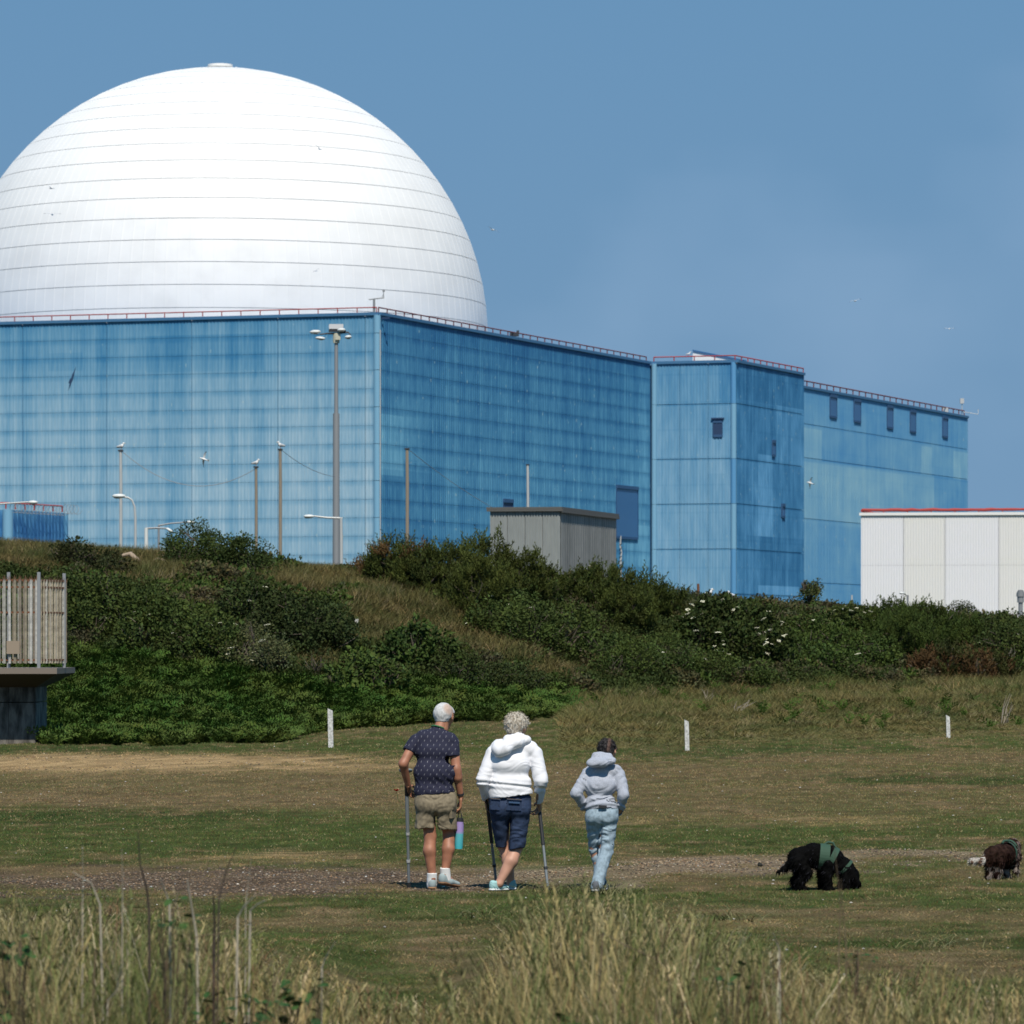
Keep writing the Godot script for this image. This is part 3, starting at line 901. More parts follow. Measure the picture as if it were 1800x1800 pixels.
func platform():
	# concrete lookout base with a rusty palisade on top
	var D := 100.0
	var s := D / F
	var x0 := spot(0, 1308, D); var gy := gh(x0.x, D) - 0.1
	var px := func(p: float) -> float: return (p - 900.0) * s
	var py := func(y: float) -> float: return EYE - (y - HOR) * s
	var root := thing("concrete_platform", "old concrete platform on a thick block, edged by a rusty palisade", "platform", Vector3.ZERO)
	var cm := mat("old_concrete", lin(0.20, 0.185, 0.16), 0.9)
	tri_tex(cm, noise_tex(19, 0.02, 5, 0.35, 1.3, 256, 0.65), 0.5)
	cm.uv1_scale = Vector3(0.6, 0.16, 0.6)
	var z := -D
	# block with three board joints
	for k in 3:
		var xa: float = px.call(-80.0) + k * (px.call(63.0) - px.call(-80.0)) / 3.0
		var xb: float = px.call(-80.0) + (k + 1) * (px.call(63.0) - px.call(-80.0)) / 3.0
		for j in 2:
			var ya: float = gy if j == 0 else py.call(1234.0); var yb: float = py.call(1235.0) if j == 0 else py.call(1206.0)
			var b := MB.new()
			b.abox(Vector3((xa + xb) / 2, (ya + yb) / 2, z - 1.2), Vector3(xb - xa - 0.008, yb - ya - 0.006, 2.4))
			part("concrete_block", b.mesh(), cm, root)
	# flared slab
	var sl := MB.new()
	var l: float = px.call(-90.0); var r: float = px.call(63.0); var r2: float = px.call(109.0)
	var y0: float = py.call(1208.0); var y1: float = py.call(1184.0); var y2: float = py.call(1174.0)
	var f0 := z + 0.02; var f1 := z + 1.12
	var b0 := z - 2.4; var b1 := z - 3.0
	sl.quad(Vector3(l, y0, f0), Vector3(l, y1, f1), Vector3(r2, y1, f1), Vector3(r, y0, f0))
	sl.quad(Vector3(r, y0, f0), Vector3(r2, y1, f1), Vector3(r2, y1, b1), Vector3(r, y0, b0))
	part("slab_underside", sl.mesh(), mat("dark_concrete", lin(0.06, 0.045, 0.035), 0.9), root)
	var st := MB.new()
	st.abox(Vector3((l + r2) / 2, (y1 + y2) / 2, (f1 + b1) / 2), Vector3(r2 - l, y2 - y1, f1 - b1))
	part("slab", st.mesh(), mat("rusty_concrete", lin(0.20, 0.165, 0.135), 0.9), root)
	# palisade: a thing standing on the platform
	var fen := thing("palisade_fence", "rusty pale grey palisade of pointed pales standing on the concrete platform", "fence", Vector3.ZERO)
	var post := MB.new()
	var fy: float = y2; var ft: float = py.call(1007.0)
	post.box(Vector3(0, (fy + ft) / 2, 0), Vector3(0.036, 0, 0), Vector3(0, (ft - fy) / 2, 0), Vector3(0, 0, 0.04))
	var postm := post.mesh()
	var zf: float = z + 0.98
	for p in [77.0, 23.0, -40.0]:
		var o := part("post", postm, M["grey_metal"], fen); o.position = Vector3(px.call(p), 0, zf + (0.06 if p == 77.0 else -0.1))
	var o2 := part("post", postm, M["grey_metal"], fen); o2.position = Vector3(px.call(108.0), 0.0, zf - 1.6)
	for yy in [1021.0, 1033.0, 1077.0, 1160.0]:
		var rb := MB.new()
		var yb2: float = py.call(yy)
		rb.box(Vector3((px.call(-60.0) + px.call(77.0)) / 2, yb2, zf - 0.05), Vector3((px.call(77.0) - px.call(-60.0)) / 2, 0, 0), Vector3(0, 0.022, 0), Vector3(0, 0, 0.02))
		var e0 := Vector3(px.call(77.0), yb2, zf - 0.05); var e1 := Vector3(px.call(108.0), yb2, zf - 1.6)
		rb.box((e0 + e1) / 2, (e1 - e0) / 2, Vector3(0, 0.022, 0), Vector3(0.02, 0, 0.005))
		part("rail", rb.mesh(), M["rust"], fen)
	var pmat := mat("pale_paint", Color.WHITE, 0.75, 0.0, true)
	tri_tex(pmat, noise_tex(23, 0.02, 4, 0.72, 1.12, 256, 0.6), 1.1)
	var variants := []
	for k in 5:
		var pm := MB.new()
		var tone := [lin(0.44, 0.42, 0.36), lin(0.34, 0.30, 0.25), lin(0.50, 0.48, 0.43), lin(0.22, 0.13, 0.085), lin(0.40, 0.36, 0.29)]
		pm.col = [Color(0.46, 0.45, 0.40), Color(0.30, 0.26, 0.21), Color(0.60, 0.59, 0.56), Color(0.21, 0.12, 0.08), Color(0.38, 0.33, 0.25)][k]
		var hgt: float = py.call(1012.0) - py.call(1166.0)
		# W section of four strips
		var xs := [-0.034, -0.02, 0.0, 0.02, 0.034]; var zs := [0.0, 0.022, 0.004, 0.022, 0.0]
		for e in 4:
			pm.quad(Vector3(xs[e], 0, zs[e]), Vector3(xs[e], hgt - 0.1 + (0.0 if e != 0 else -0.04), zs[e]), Vector3(xs[e + 1], hgt - 0.1 + (0.0 if e != 3 else -0.04), zs[e + 1]), Vector3(xs[e + 1], 0, zs[e + 1]))
		pm.col = Color(0.17, 0.085, 0.05)
		for q in [-0.02, 0.0, 0.02]:
			var tip := Vector3(q * 1.9, hgt + (0.0 if q == 0.0 else -0.03), 0.035 if q != 0.0 else 0.0)
			pm.quad(Vector3(q - 0.012, hgt - 0.12, 0.012), tip + Vector3(-0.003, 0, 0), tip + Vector3(0.003, 0, 0), Vector3(q + 0.012, hgt - 0.12, 0.012))
		variants.push_back(pm.mesh())
	var fr := RandomNumberGenerator.new(); fr.seed = 12
	var yb3: float = py.call(1166.0)
	var p := -58.0
	while p < 75.0:
		var k2: int = 3 if (p < 22.0 and fr.randf() < 0.6) else [0, 1, 2, 4, 2, 0][fr.randi() % 6]
		var o := part("pale", variants[k2], pmat, fen)
		o.position = Vector3(px.call(p), yb3, zf); o.rotation = Vector3(fr.randf_range(-0.01, 0.01), fr.randf_range(-0.1, 0.1), fr.randf_range(-0.008, 0.008))
		p += 9.3
	# the far side of the same fence shows through the gaps
	p = -62.0
	while p < 97.0:
		var o := part("pale", variants[[0, 1, 4, 3][fr.randi() % 4]], pmat, fen)
		o.position = Vector3(px.call(p), yb3, zf - 3.4); o.rotation.y = PI + fr.randf_range(-0.1, 0.1)
		p += 9.3
	for k in 9:
		var t := (k + 0.5) / 9.0
		var o := part("pale", variants[[0, 1, 4][fr.randi() % 3]], pmat, fen)
		o.position = Vector3(px.call(77.0), yb3, zf).lerp(Vector3(px.call(108.0), yb3, zf - 1.6), t); o.rotation.y = 1.15
	# rusty box hung on the pales
	var bx := MB.new()
	bx.abox(Vector3(px.call(32.0), py.call(1138.0), zf + 0.05), Vector3(0.3, 0.3, 0.04))
	part("sheet_patch", bx.mesh(), mat("rust_pale", lin(0.30, 0.24, 0.18), 0.9), fen)

func mast(called: String, label: String, cat: String, pts: Array, rad: Array, m: String, group := "") -> Node3D:
	var base: Vector3 = pts[0]
	var o := thing(called, label, cat, Vector3(base.x, gh(base.x, -base.z), base.z), group)
	var loc := []
	for p in pts: loc.push_back(p - o.position)
	loc[0] = Vector3(0, -0.1, 0)
	var mb := MB.new(); mb.tube(loc, rad, 10)
	part("pole", mb.mesh(), M[m], o)
	return o

func lamp_head(o: Node3D, at: Vector3, dir: Vector3, l: float, w: float, h: float, tilt := 0.0):
	var mb := MB.new()
	var b := Basis(dir.normalized(), Vector3.UP, dir.normalized().cross(Vector3.UP)) * Basis(Vector3(0, 0, 1), tilt)
	mb.ball(at, Vector3(l / 2, h / 2, w / 2), 8, 12, b)
	var hd := part("lamp_head", mb.mesh(), M["lamp_white"], o)
	var mb2 := MB.new()
	mb2.ball(at + b * Vector3(l * 0.08, -h * 0.28, 0), Vector3(l * 0.3, h * 0.3, w * 0.36), 6, 10, b)
	part("lens", mb2.mesh(), M["grey_metal"], hd)

func masts_and_lamps():
	# floodlight mast
	var d := 250.0
	var b := spot(591, 1006, d)
	var hi := spot(591, 600, d)
	var o := mast("floodlight_mast", "tall steel mast with a cluster of floodlights in front of the blue wall", "floodlight mast", [b, spot(591, 860, d), spot(591, 727, d), spot(591, 726, d), hi], [0.24, 0.21, 0.2, 0.125, 0.11], "grey_metal")
	var k := d / F
	var L := func(p: float, y: float, dz := 0.0) -> Vector3: return spot(p, y, d - dz) - o.position
	var mb := MB.new()
	mb.tube([L.call(591, 603), L.call(591, 586)], [0.2, 0.2], 10)
	mb.abox(L.call(594, 592, 0.2), Vector3(0.3, 0.36, 0.2))
	part("head_collar", mb.mesh(), mat("cream", lin(0.50, 0.50, 0.40), 0.6), o)
	var arm := MB.new()
	arm.tube([L.call(591, 586), L.call(575, 586, 0.3), L.call(562, 588, 0.3)], [0.06, 0.05, 0.04], 6)
	arm.tube([L.call(591, 586), L.call(612, 584, 0.0), L.call(616, 589, 0.0)], [0.06, 0.05, 0.04], 6)
	arm.abox(L.call(593, 582), Vector3(1.0, 0.08, 0.5))
	part("cross_arm", arm.mesh(), M["dark_metal"], o)
	for h in [[554, 583.5, 0.68, 0.24, 0.05], [563, 594.5, 0.62, 0.2, -0.1], [600, 580, 0.5, 0.22, 0.05], [612, 592.5, 0.42, 0.22, 0.1]]:
		lamp_head(o, L.call(h[0], h[1], 0.35), Vector3(1, 0, 0.2), h[2], 0.42, h[3], h[4])
	var fl := MB.new()
	var fc: Vector3 = L.call(591, 575.5, -0.1)
	fl.box(fc, Vector3(0.42, 0, 0), Vector3(0, 0.15, -0.12), Vector3(0, 0.05, 0.08))
	part("flood_panel", fl.mesh(), M["grey_metal"], o)
	# perimeter posts with gulls on three of them
	var dp := 205.0
	var defs := [
		[212, 976, 790, "tall grey post with a gull on top, second from the small blue store", "pale_metal", 0.085],
		[450, 958, 819, "shorter grey post with a gull on top behind the tall crest bush", "wood", 0.08],
		[492.5, 990, 788, "tall weathered post with a gull on top between the crest bush and the floodlight mast", "wood", 0.09],
		[715.5, 975, 787, "weathered post without a gull just past the corner of the long hall", "wood", 0.095],
		[927.5, 900, 815, "pale post rising behind the grey shed roof", "pale_metal", 0.1]]
	for a in defs:
		var dd: float = dp if a[0] < 900 else 275.0
		var bb := spot(a[0], a[1] + (20 if a[0] < 900 else 90), dd)
		bb.y = gh(bb.x, dd)
		var pp := mast("perimeter_post", a[3], "post", [bb, spot(a[0] + 0.5, a[2] + 60, dd), spot(a[0], a[2] + 2, dd)], [a[5], a[5] * 0.92, a[5] * 0.85], a[4], "posts of the perimeter fence")
		var cp := MB.new(); cp.abox(spot(a[0], a[2] + 2, dd) - pp.position, Vector3(0.24, 0.07, 0.2))
		part("cap", cp.mesh(), M["dark_metal"], pp)
	var wires := [[213, 792, 350, 853, 449, 824, "thin slack wire between the two posts with gulls, left of the crest bush"], [494, 790, 545, 822, 588, 838, "thin slack wire from the gull post to the floodlight mast"], [717, 789, 785, 846, 867, 893, "thin slack wire from the post past the corner to the grey shed roof"]]
	for w in wires:
		var pts := []; var rad := []
		for q in 17:
			var t := q / 16.0
			var dd := dp if w[0] == 213 else lerpf(dp, 249.0, t)
			var P0 := lerpf(w[0], w[4], t)
			var Y := w[1] * (1 - t) * (1 - 2 * t) + w[3] * 4 * t * (1 - t) + w[5] * t * (2 * t - 1) as float
			pts.push_back(spot(P0, Y, dd)); rad.push_back(0.016)
		var wm := MB.new(); wm.tube(pts, rad, 4)
		tag(part("slack_wire", wm.mesh(), M["grey_metal"]), w[6], "wire")
	# street lamps
	var dl := 185.0
	var c := mast("street_lamp", "curved street lamp with a white head beside the first gull post", "street lamp", [spot(238.5, 990, dl), spot(238, 910, dl), spot(236.5, 890, dl), spot(232, 879, dl), spot(225, 874.5, dl), spot(218, 874, dl)], [0.06, 0.055, 0.045, 0.04, 0.04, 0.04], "pale_metal")
	lamp_head(c, spot(209, 872, dl) - c.position, Vector3(-1, 0, 0), 0.6, 0.3, 0.2)
	var e := mast("street_lamp", "street lamp with a long straight arm beside the floodlight mast", "street lamp", [spot(600, 1016, dl), spot(600, 950, dl), spot(599.5, 909.5, dl)], [0.085, 0.075, 0.06], "pale_metal")
	var ea := MB.new(); ea.tube([spot(602, 911, dl) - e.position, spot(575, 910, dl) - e.position, spot(550, 907, dl) - e.position], [0.05, 0.05, 0.04], 6)
	part("arm", ea.mesh(), M["pale_metal"], e)
	lamp_head(e, spot(543, 907.5, dl) - e.position, Vector3(-1, 0, 0), 0.48, 0.25, 0.16)
	var g := mast("street_lamp", "short white topped lamp whose head touches the crest bush", "street lamp", [spot(257, 992, dl), spot(257, 950, dl), spot(257, 928, dl)], [0.09, 0.085, 0.08], "lamp_white")
	var ga := MB.new(); ga.tube([spot(256, 929, dl) - g.position, spot(275, 928, dl) - g.position, spot(292, 929, dl) - g.position], [0.05, 0.045, 0.04], 6)
	part("arm", ga.mesh(), M["grey_metal"], g)
	lamp_head(g, spot(298, 932, dl) - g.position, Vector3(1, -0.25, 0), 0.34, 0.2, 0.15, -0.35)
	var h2 := mast("street_lamp", "slim lamp with a raised arm reaching over the crest bush", "street lamp", [spot(279, 990, dl + 12), spot(279, 950, dl + 12), spot(279, 923, dl + 12)], [0.06, 0.055, 0.05], "grey_metal")
	var ha := MB.new(); ha.tube([spot(278, 924, dl + 12) - h2.position, spot(300, 920, dl + 12) - h2.position, spot(326, 918, dl + 12) - h2.position], [0.045, 0.04, 0.035], 6)
	part("arm", ha.mesh(), M["grey_metal"], h2)
	lamp_head(h2, spot(334, 917.5, dl + 12) - h2.position, Vector3(1, 0, 0), 0.42, 0.2, 0.13)
	# lamp behind the small blue store rail
	var s := mast("street_lamp", "lamp arm with a cream head over the small blue store", "street lamp", [spot(-20, 960, 225), spot(-20, 890, 225), spot(-5, 886, 225), spot(25, 884, 225), spot(50, 882.5, 225)], [0.07, 0.06, 0.045, 0.04, 0.04], "pale_metal")
	lamp_head(s, spot(58, 883, 225) - s.position, Vector3(1, 0, 0), 0.52, 0.3, 0.2)
	# right hand side small posts
	var t := mast("small_lamp", "small grey lamp on a short post against the white hall", "lamp", [spot(1595.5, 1085, 200), spot(1595.5, 1060, 200), spot(1595.5, 1046, 200)], [0.045, 0.045, 0.06], "grey_metal")
	var ta := MB.new(); ta.tube([spot(1595, 1048, 200) - t.position, spot(1589, 1043, 200) - t.position], [0.03, 0.025], 5)
	part("arm", ta.mesh(), M["grey_metal"], t)
	lamp_head(t, spot(1585, 1042.5, 200) - t.position, Vector3(-1, 0, 0), 0.24, 0.14, 0.11)
	var u := mast("camera_mast", "thick grey mast with a round head at the end of the white hall", "mast", [spot(1794, 1110, 190), spot(1794, 1075, 190), spot(1794, 1058, 190)], [0.11, 0.1, 0.1], "grey_metal")
	var uh := MB.new()
	uh.tube([spot(1794, 1059, 190) - u.position, spot(1794, 1049, 190) - u.position, spot(1794, 1048.5, 190) - u.position, spot(1794, 1043, 190) - u.position, spot(1794, 1037, 190) - u.position], [0.15, 0.15, 0.19, 0.19, 0.1], 12)
	part("mast_head", uh.mesh(), M["grey_metal"], u)
	mast("rusty_post", "short rusty post sticking out of the scrub before the stair block", "post", [spot(1227.5, 1060, 165), spot(1227.5, 1040, 165), spot(1227.2, 1026, 165)], [0.06, 0.055, 0.05], "rust")
	mast("pale_stub", "thin pale post beside the foot of the white hall", "post", [spot(1497.5, 1080, 190), spot(1497.5, 1062, 190), spot(1497.5, 1046, 190)], [0.045, 0.045, 0.04], "pale_metal")
	var v := mast("tangled_pole", "twisted pale pole wrapped in wire beside the grey shed", "pole", [spot(1092, 1015, 235), spot(1091, 985, 235), spot(1092.5, 970, 235), spot(1090, 960, 235), spot(1091.5, 942, 235)], [0.05, 0.06, 0.045, 0.05, 0.03], "pale_metal")
	var vm := MB.new(); var vp := []; var vr := []
	for q in 40:
		vp.push_back(spot(1091.0 + sin(q * 1.1) * 2.2, 1000.0 - q * 1.25, 235.0 - cos(q * 1.1) * 0.07) - v.position); vr.push_back(0.02)
	vm.tube(vp, vr, 4)
	part("wire_wrap", vm.mesh(), M["dark_metal"], v)

# ---------------------------------------------------------------- plants
func leaf_quad(mb: MB, at: Vector3, dir: Vector3, side: Vector3, l: float, w: float):
	# a folded leaf of four triangles
	var up := dir.cross(side).normalized()
	var a := at; var t := at + dir * l - up * l * 0.12
	var m := at + dir * l * 0.45
	var s1 := m + side * w * 0.5 + up * w * 0.16; var s2 := m - side * w * 0.5 + up * w * 0.16
	mb.tri(a, s2, m); mb.tri(a, m, s1); mb.tri(s2, t, m); mb.tri(m, t, s1)

func sprig_mesh(seed_: int, n: int, r: float, l: float, w: float, upward: float, var_: float) -> ArrayMesh:
	var g := RandomNumberGenerator.new(); g.seed = seed_
	var mb := MB.new()
	for k in n:
		var o := Vector3(g.randfn(), g.randfn(), g.randfn()).normalized()
		var p := o * r * pow(g.randf(), 0.45)
		p.y *= 0.85
		var dir := (o * 0.8 + Vector3(g.randfn(), g.randfn(), g.randfn()) * 0.45 + Vector3(0, upward, 0)).normalized()
		var side := dir.cross(Vector3(g.randfn(), g.randfn() + 1.0, g.randfn())).normalized()
		var b := 1.0 + g.randf_range(-var_, var_)
		mb.col = Color(b * (1.0 + g.randf_range(-0.1, 0.15)), b, b * 0.95)
		var s := g.randf_range(0.7, 1.25)
		leaf_quad(mb, p, dir, side, l * s, w * s)
	return mb.mesh()

func spiky_mesh(seed_: int, stems: int, h: float, l: float, w: float) -> ArrayMesh:
	# upright shoots set with narrow spines
	var g := RandomNumberGenerator.new(); g.seed = seed_
	var mb := MB.new()
	for k in stems:
		var lean := Vector3(g.randfn() * 0.4, 1.0, g.randfn() * 0.4).normalized()
		var base := Vector3(g.randf_range(-0.1, 0.1), -0.1, g.randf_range(-0.1, 0.1))
		var hh := h * g.randf_range(0.6, 1.1)
		for q in 13:
			var t := q / 12.0
			var p := base + lean * hh * t
			var dir := (Vector3(g.randfn(), 0.0, g.randfn()).normalized() * (1.0 - t * 0.6) + lean * 0.9).normalized()
			var side := dir.cross(Vector3(g.randfn(), g.randfn(), g.randfn())).normalized()
			var b := g.randf_range(0.7, 1.3)
			mb.col = Color(b * 1.05, b, b * 0.9)
			leaf_quad(mb, p, dir, side, l * (1.15 - 0.5 * t), w)
	return mb.mesh()

func frond_mesh(seed_: int, fronds: int) -> ArrayMesh:
	var g := RandomNumberGenerator.new(); g.seed = seed_
	var mb := MB.new()
	for f in fronds:
		var a := TAU * (f + g.randf() * 0.8) / fronds
		var out := Vector3(cos(a), 0, sin(a))
		var l := g.randf_range(0.55, 1.0)
		var b0 := g.randf_range(0.7, 1.25)
		var roll := g.randf_range(-0.7, 0.7)
		var arch := g.randf_range(0.3, 0.75)
		for q in 11:
			var t := (q + 1.2) / 12.0
			var p := out * (l * (0.25 * t + arch * t * t)) + Vector3(0, l * (1.05 * t - arch * 0.7 * t * t), 0)
			var tan_ := (out * (0.25 + 2.0 * arch * t) + Vector3(0, 1.05 - 1.4 * arch * t, 0)).normalized()
			var side := tan_.cross(Vector3.UP).normalized().rotated(tan_, roll)
			var w := l * 0.30 * sin(PI * clampf(0.15 + t * 0.82, 0.0, 1.0)) + 0.03
			for e in [-1.0, 1.0]:
				var b := b0 * g.randf_range(0.7, 1.3)
				mb.col = Color(b * g.randf_range(0.9, 1.15), b, b * 0.9)
				var dir: Vector3 = (side * e + tan_ * 0.45 + Vector3(g.randfn(), g.randfn(), g.randfn()) * 0.22).normalized()
				leaf_quad(mb, p, dir, tan_, w, 0.075 * l)
	return mb.mesh()

func tuft_mesh(seed_: int, n: int, spread: float, lean: float, w: float, seg := 3) -> ArrayMesh:
	# blades of unit height
	var g := RandomNumberGenerator.new(); g.seed = seed_
	var mb := MB.new()
	for k in n:
		var p := Vector3(g.randfn() * spread, 0, g.randfn() * spread)
		var a := g.randf() * TAU
		var o := Vector3(cos(a), 0, sin(a))
		var h := g.randf_range(0.55, 1.0); var ln := lean * g.randf_range(0.2, 1.3)
		var fa := g.randf() * TAU
		var side := Vector3(cos(fa), 0, sin(fa)) * w * g.randf_range(0.7, 1.3)
		var b := g.randf_range(0.65, 1.3)
		mb.col = Color(b * g.randf_range(0.95, 1.12), b, b * g.randf_range(0.8, 1.05))
		var prev := p; var pw := 1.0
		for s in seg:
			var t := (s + 1.0) / seg
			var q := p + o * ln * h * t * t + Vector3(0, h * (t - 0.18 * ln * t * t), 0)
			var tw := 1.0 - t * 0.92
			if s == seg - 1: mb.tri(prev - side * pw, q, prev + side * pw)
			else: mb.quad(prev - side * pw, q - side * tw, q + side * tw, prev + side * pw)
			prev = q; pw = tw
	return mb.mesh()

var SPRIG := {}

func on_bank(x: float, d: float) -> Vector3:
	return Vector3(x, gh(x, d), -d)

# lobes: [column, top row, base row, width] ; base rows sit on the bank
func shrub(called: String, label: String, cat: String, group: String, lobes: Array, kind: String, c: Color, dens := 26.0, size := 1.0, flowers := 0, twigs := 6, brown := 0.0) -> Node3D:
	var first := hit(lobes[0][0], lobes[0][2])
	if first.z < -173.0: first = spot(lobes[0][0], lobes[0][2], ramp(T_FD, lobes[0][0]) + 22.5)
	var o := thing(called, label, cat, first, group)
	var xf := []; var cols := PackedColorArray()
	var E := []
	for lb in lobes:
		var g := hit(lb[0], lb[2])
		if g.z < -173.0 or absf(g.y - EYE + (float(lb[2]) - HOR) / F * -g.z) > 0.4:
			var dc := ramp(T_FD, lb[0]) + 22.5
			g = spot(lb[0], lb[2], dc)
		var d := -g.z
		var a: float = lb[3] * 0.5 * d / F
		var h: float = (lb[2] - lb[1]) * d / F * 1.02
		E.push_back([g + Vector3(0, h * 0.46, -a * 0.35), Vector3(a, h * 0.56, a * 0.85)])
	var stems := MB.new()
	stems.col = Color(0.09, 0.07, 0.05)
	var heads := []
	var cells := PackedColorArray()
	for e in E:
		var ctr: Vector3 = e[0]; var r: Vector3 = e[1]
		var n := int(dens * (r.x * r.y + r.x * r.z + r.y * r.z) * 4.0 / 3.0 / (size * size))
		for k in n:
			var u := Vector3(rng.randfn(), rng.randfn(), rng.randfn()).normalized()
			if u.z < -0.35 and rng.randf() < 0.6: u.z = -u.z
			var w := nz.get_noise_3d(u.x * 1.9 + ctr.x, u.y * 1.9 + ctr.y, u.z * 1.9 + ctr.z)
			var q := ctr + u * r * (0.92 + w * (0.34 if kind != "gorse" else 0.6)) * lerpf(0.72, 1.0, pow(rng.randf(), 0.5))
			var inside := false
			for f in E:
				if f == e: continue
				var dv: Vector3 = (q - f[0]) / f[1]
				if dv.length() < 0.6: inside = true
			if inside: continue
			var gy := gh(q.x, -q.z)
			if q.y < gy - 0.05: q.y = gy + rng.randf() * 0.25
			var s := size * rng.randf_range(0.75, 1.25)
			var b := Basis(Vector3.UP, rng.randf() * TAU)
			if kind != "gorse": b = rbasis()
			else: b = Basis(Vector3(rng.randfn(), 0.0, rng.randfn()).normalized(), rng.randfn() * 0.35) * b
			xf.push_back(Transform3D(b.scaled(Vector3.ONE * s), q - first))
			var cc := vary(c, 0.3, 0.12)
			if w > 0.12: cc = cc.lerp(Color(c.r * 1.5, c.g * 1.5, c.b * 1.2), 0.45)
			if brown > 0.0 and nz.get_noise_3d(q.x * 0.8, q.y * 0.8, q.z * 0.8) > 0.25 - brown * 0.6: cc = cc.lerp(vary(Color(0.13, 0.07, 0.035), 0.3), 0.75)
			cols.push_back(cc)
			if flowers > 0 and u.z > -0.1 and u.y > -0.5: heads.push_back(ctr + u * r * (0.98 + w * 0.34) - first)
		for k in twigs:
			var u := Vector3(rng.randfn(), absf(rng.randfn()) * 0.7 + 0.1, absf(rng.randfn())).normalized()
			var p0 := ctr - Vector3(0, r.y * 0.7, 0); p0.y = maxf(p0.y, gh(p0.x, -p0.z))
			var p2 := ctr + u * r * rng.randf_range(0.7, 1.08)
			var p1 := (p0 + p2) * 0.5 + Vector3(rng.randfn(), rng.randfn() + 0.6, rng.randfn()) * 0.15 * r.x
			stems.col = vary(Color(0.13, 0.105, 0.08), 0.4)
			stems.tube([p0 - first, p1 - first, p2 - first], [0.03, 0.02, 0.006], 4, false)
	if stems.v.size() == 0: stems.tube([Vector3.ZERO, Vector3(0, 0.4, 0)], [0.03, 0.01], 4, false)
	part("stems", stems.mesh(), M["vc"], o)
	many("foliage", SPRIG[kind][rng.randi() % SPRIG[kind].size()], M["leaf"], xf, cols, o)
	if flowers > 0:
		for k in flowers:
			var f := part("flower_head", SPRIG["umbel"], M["vc"], o)
			f.position = heads[rng.randi() % heads.size()] + Vector3(0, 0.03, 0.06)
			f.rotation = Vector3(rng.randf_range(0.0, 0.7), rng.randf() * TAU, rng.randf_range(-0.3, 0.3))
			f.scale = Vector3.ONE * rng.randf_range(0.35, 0.9)
	return o

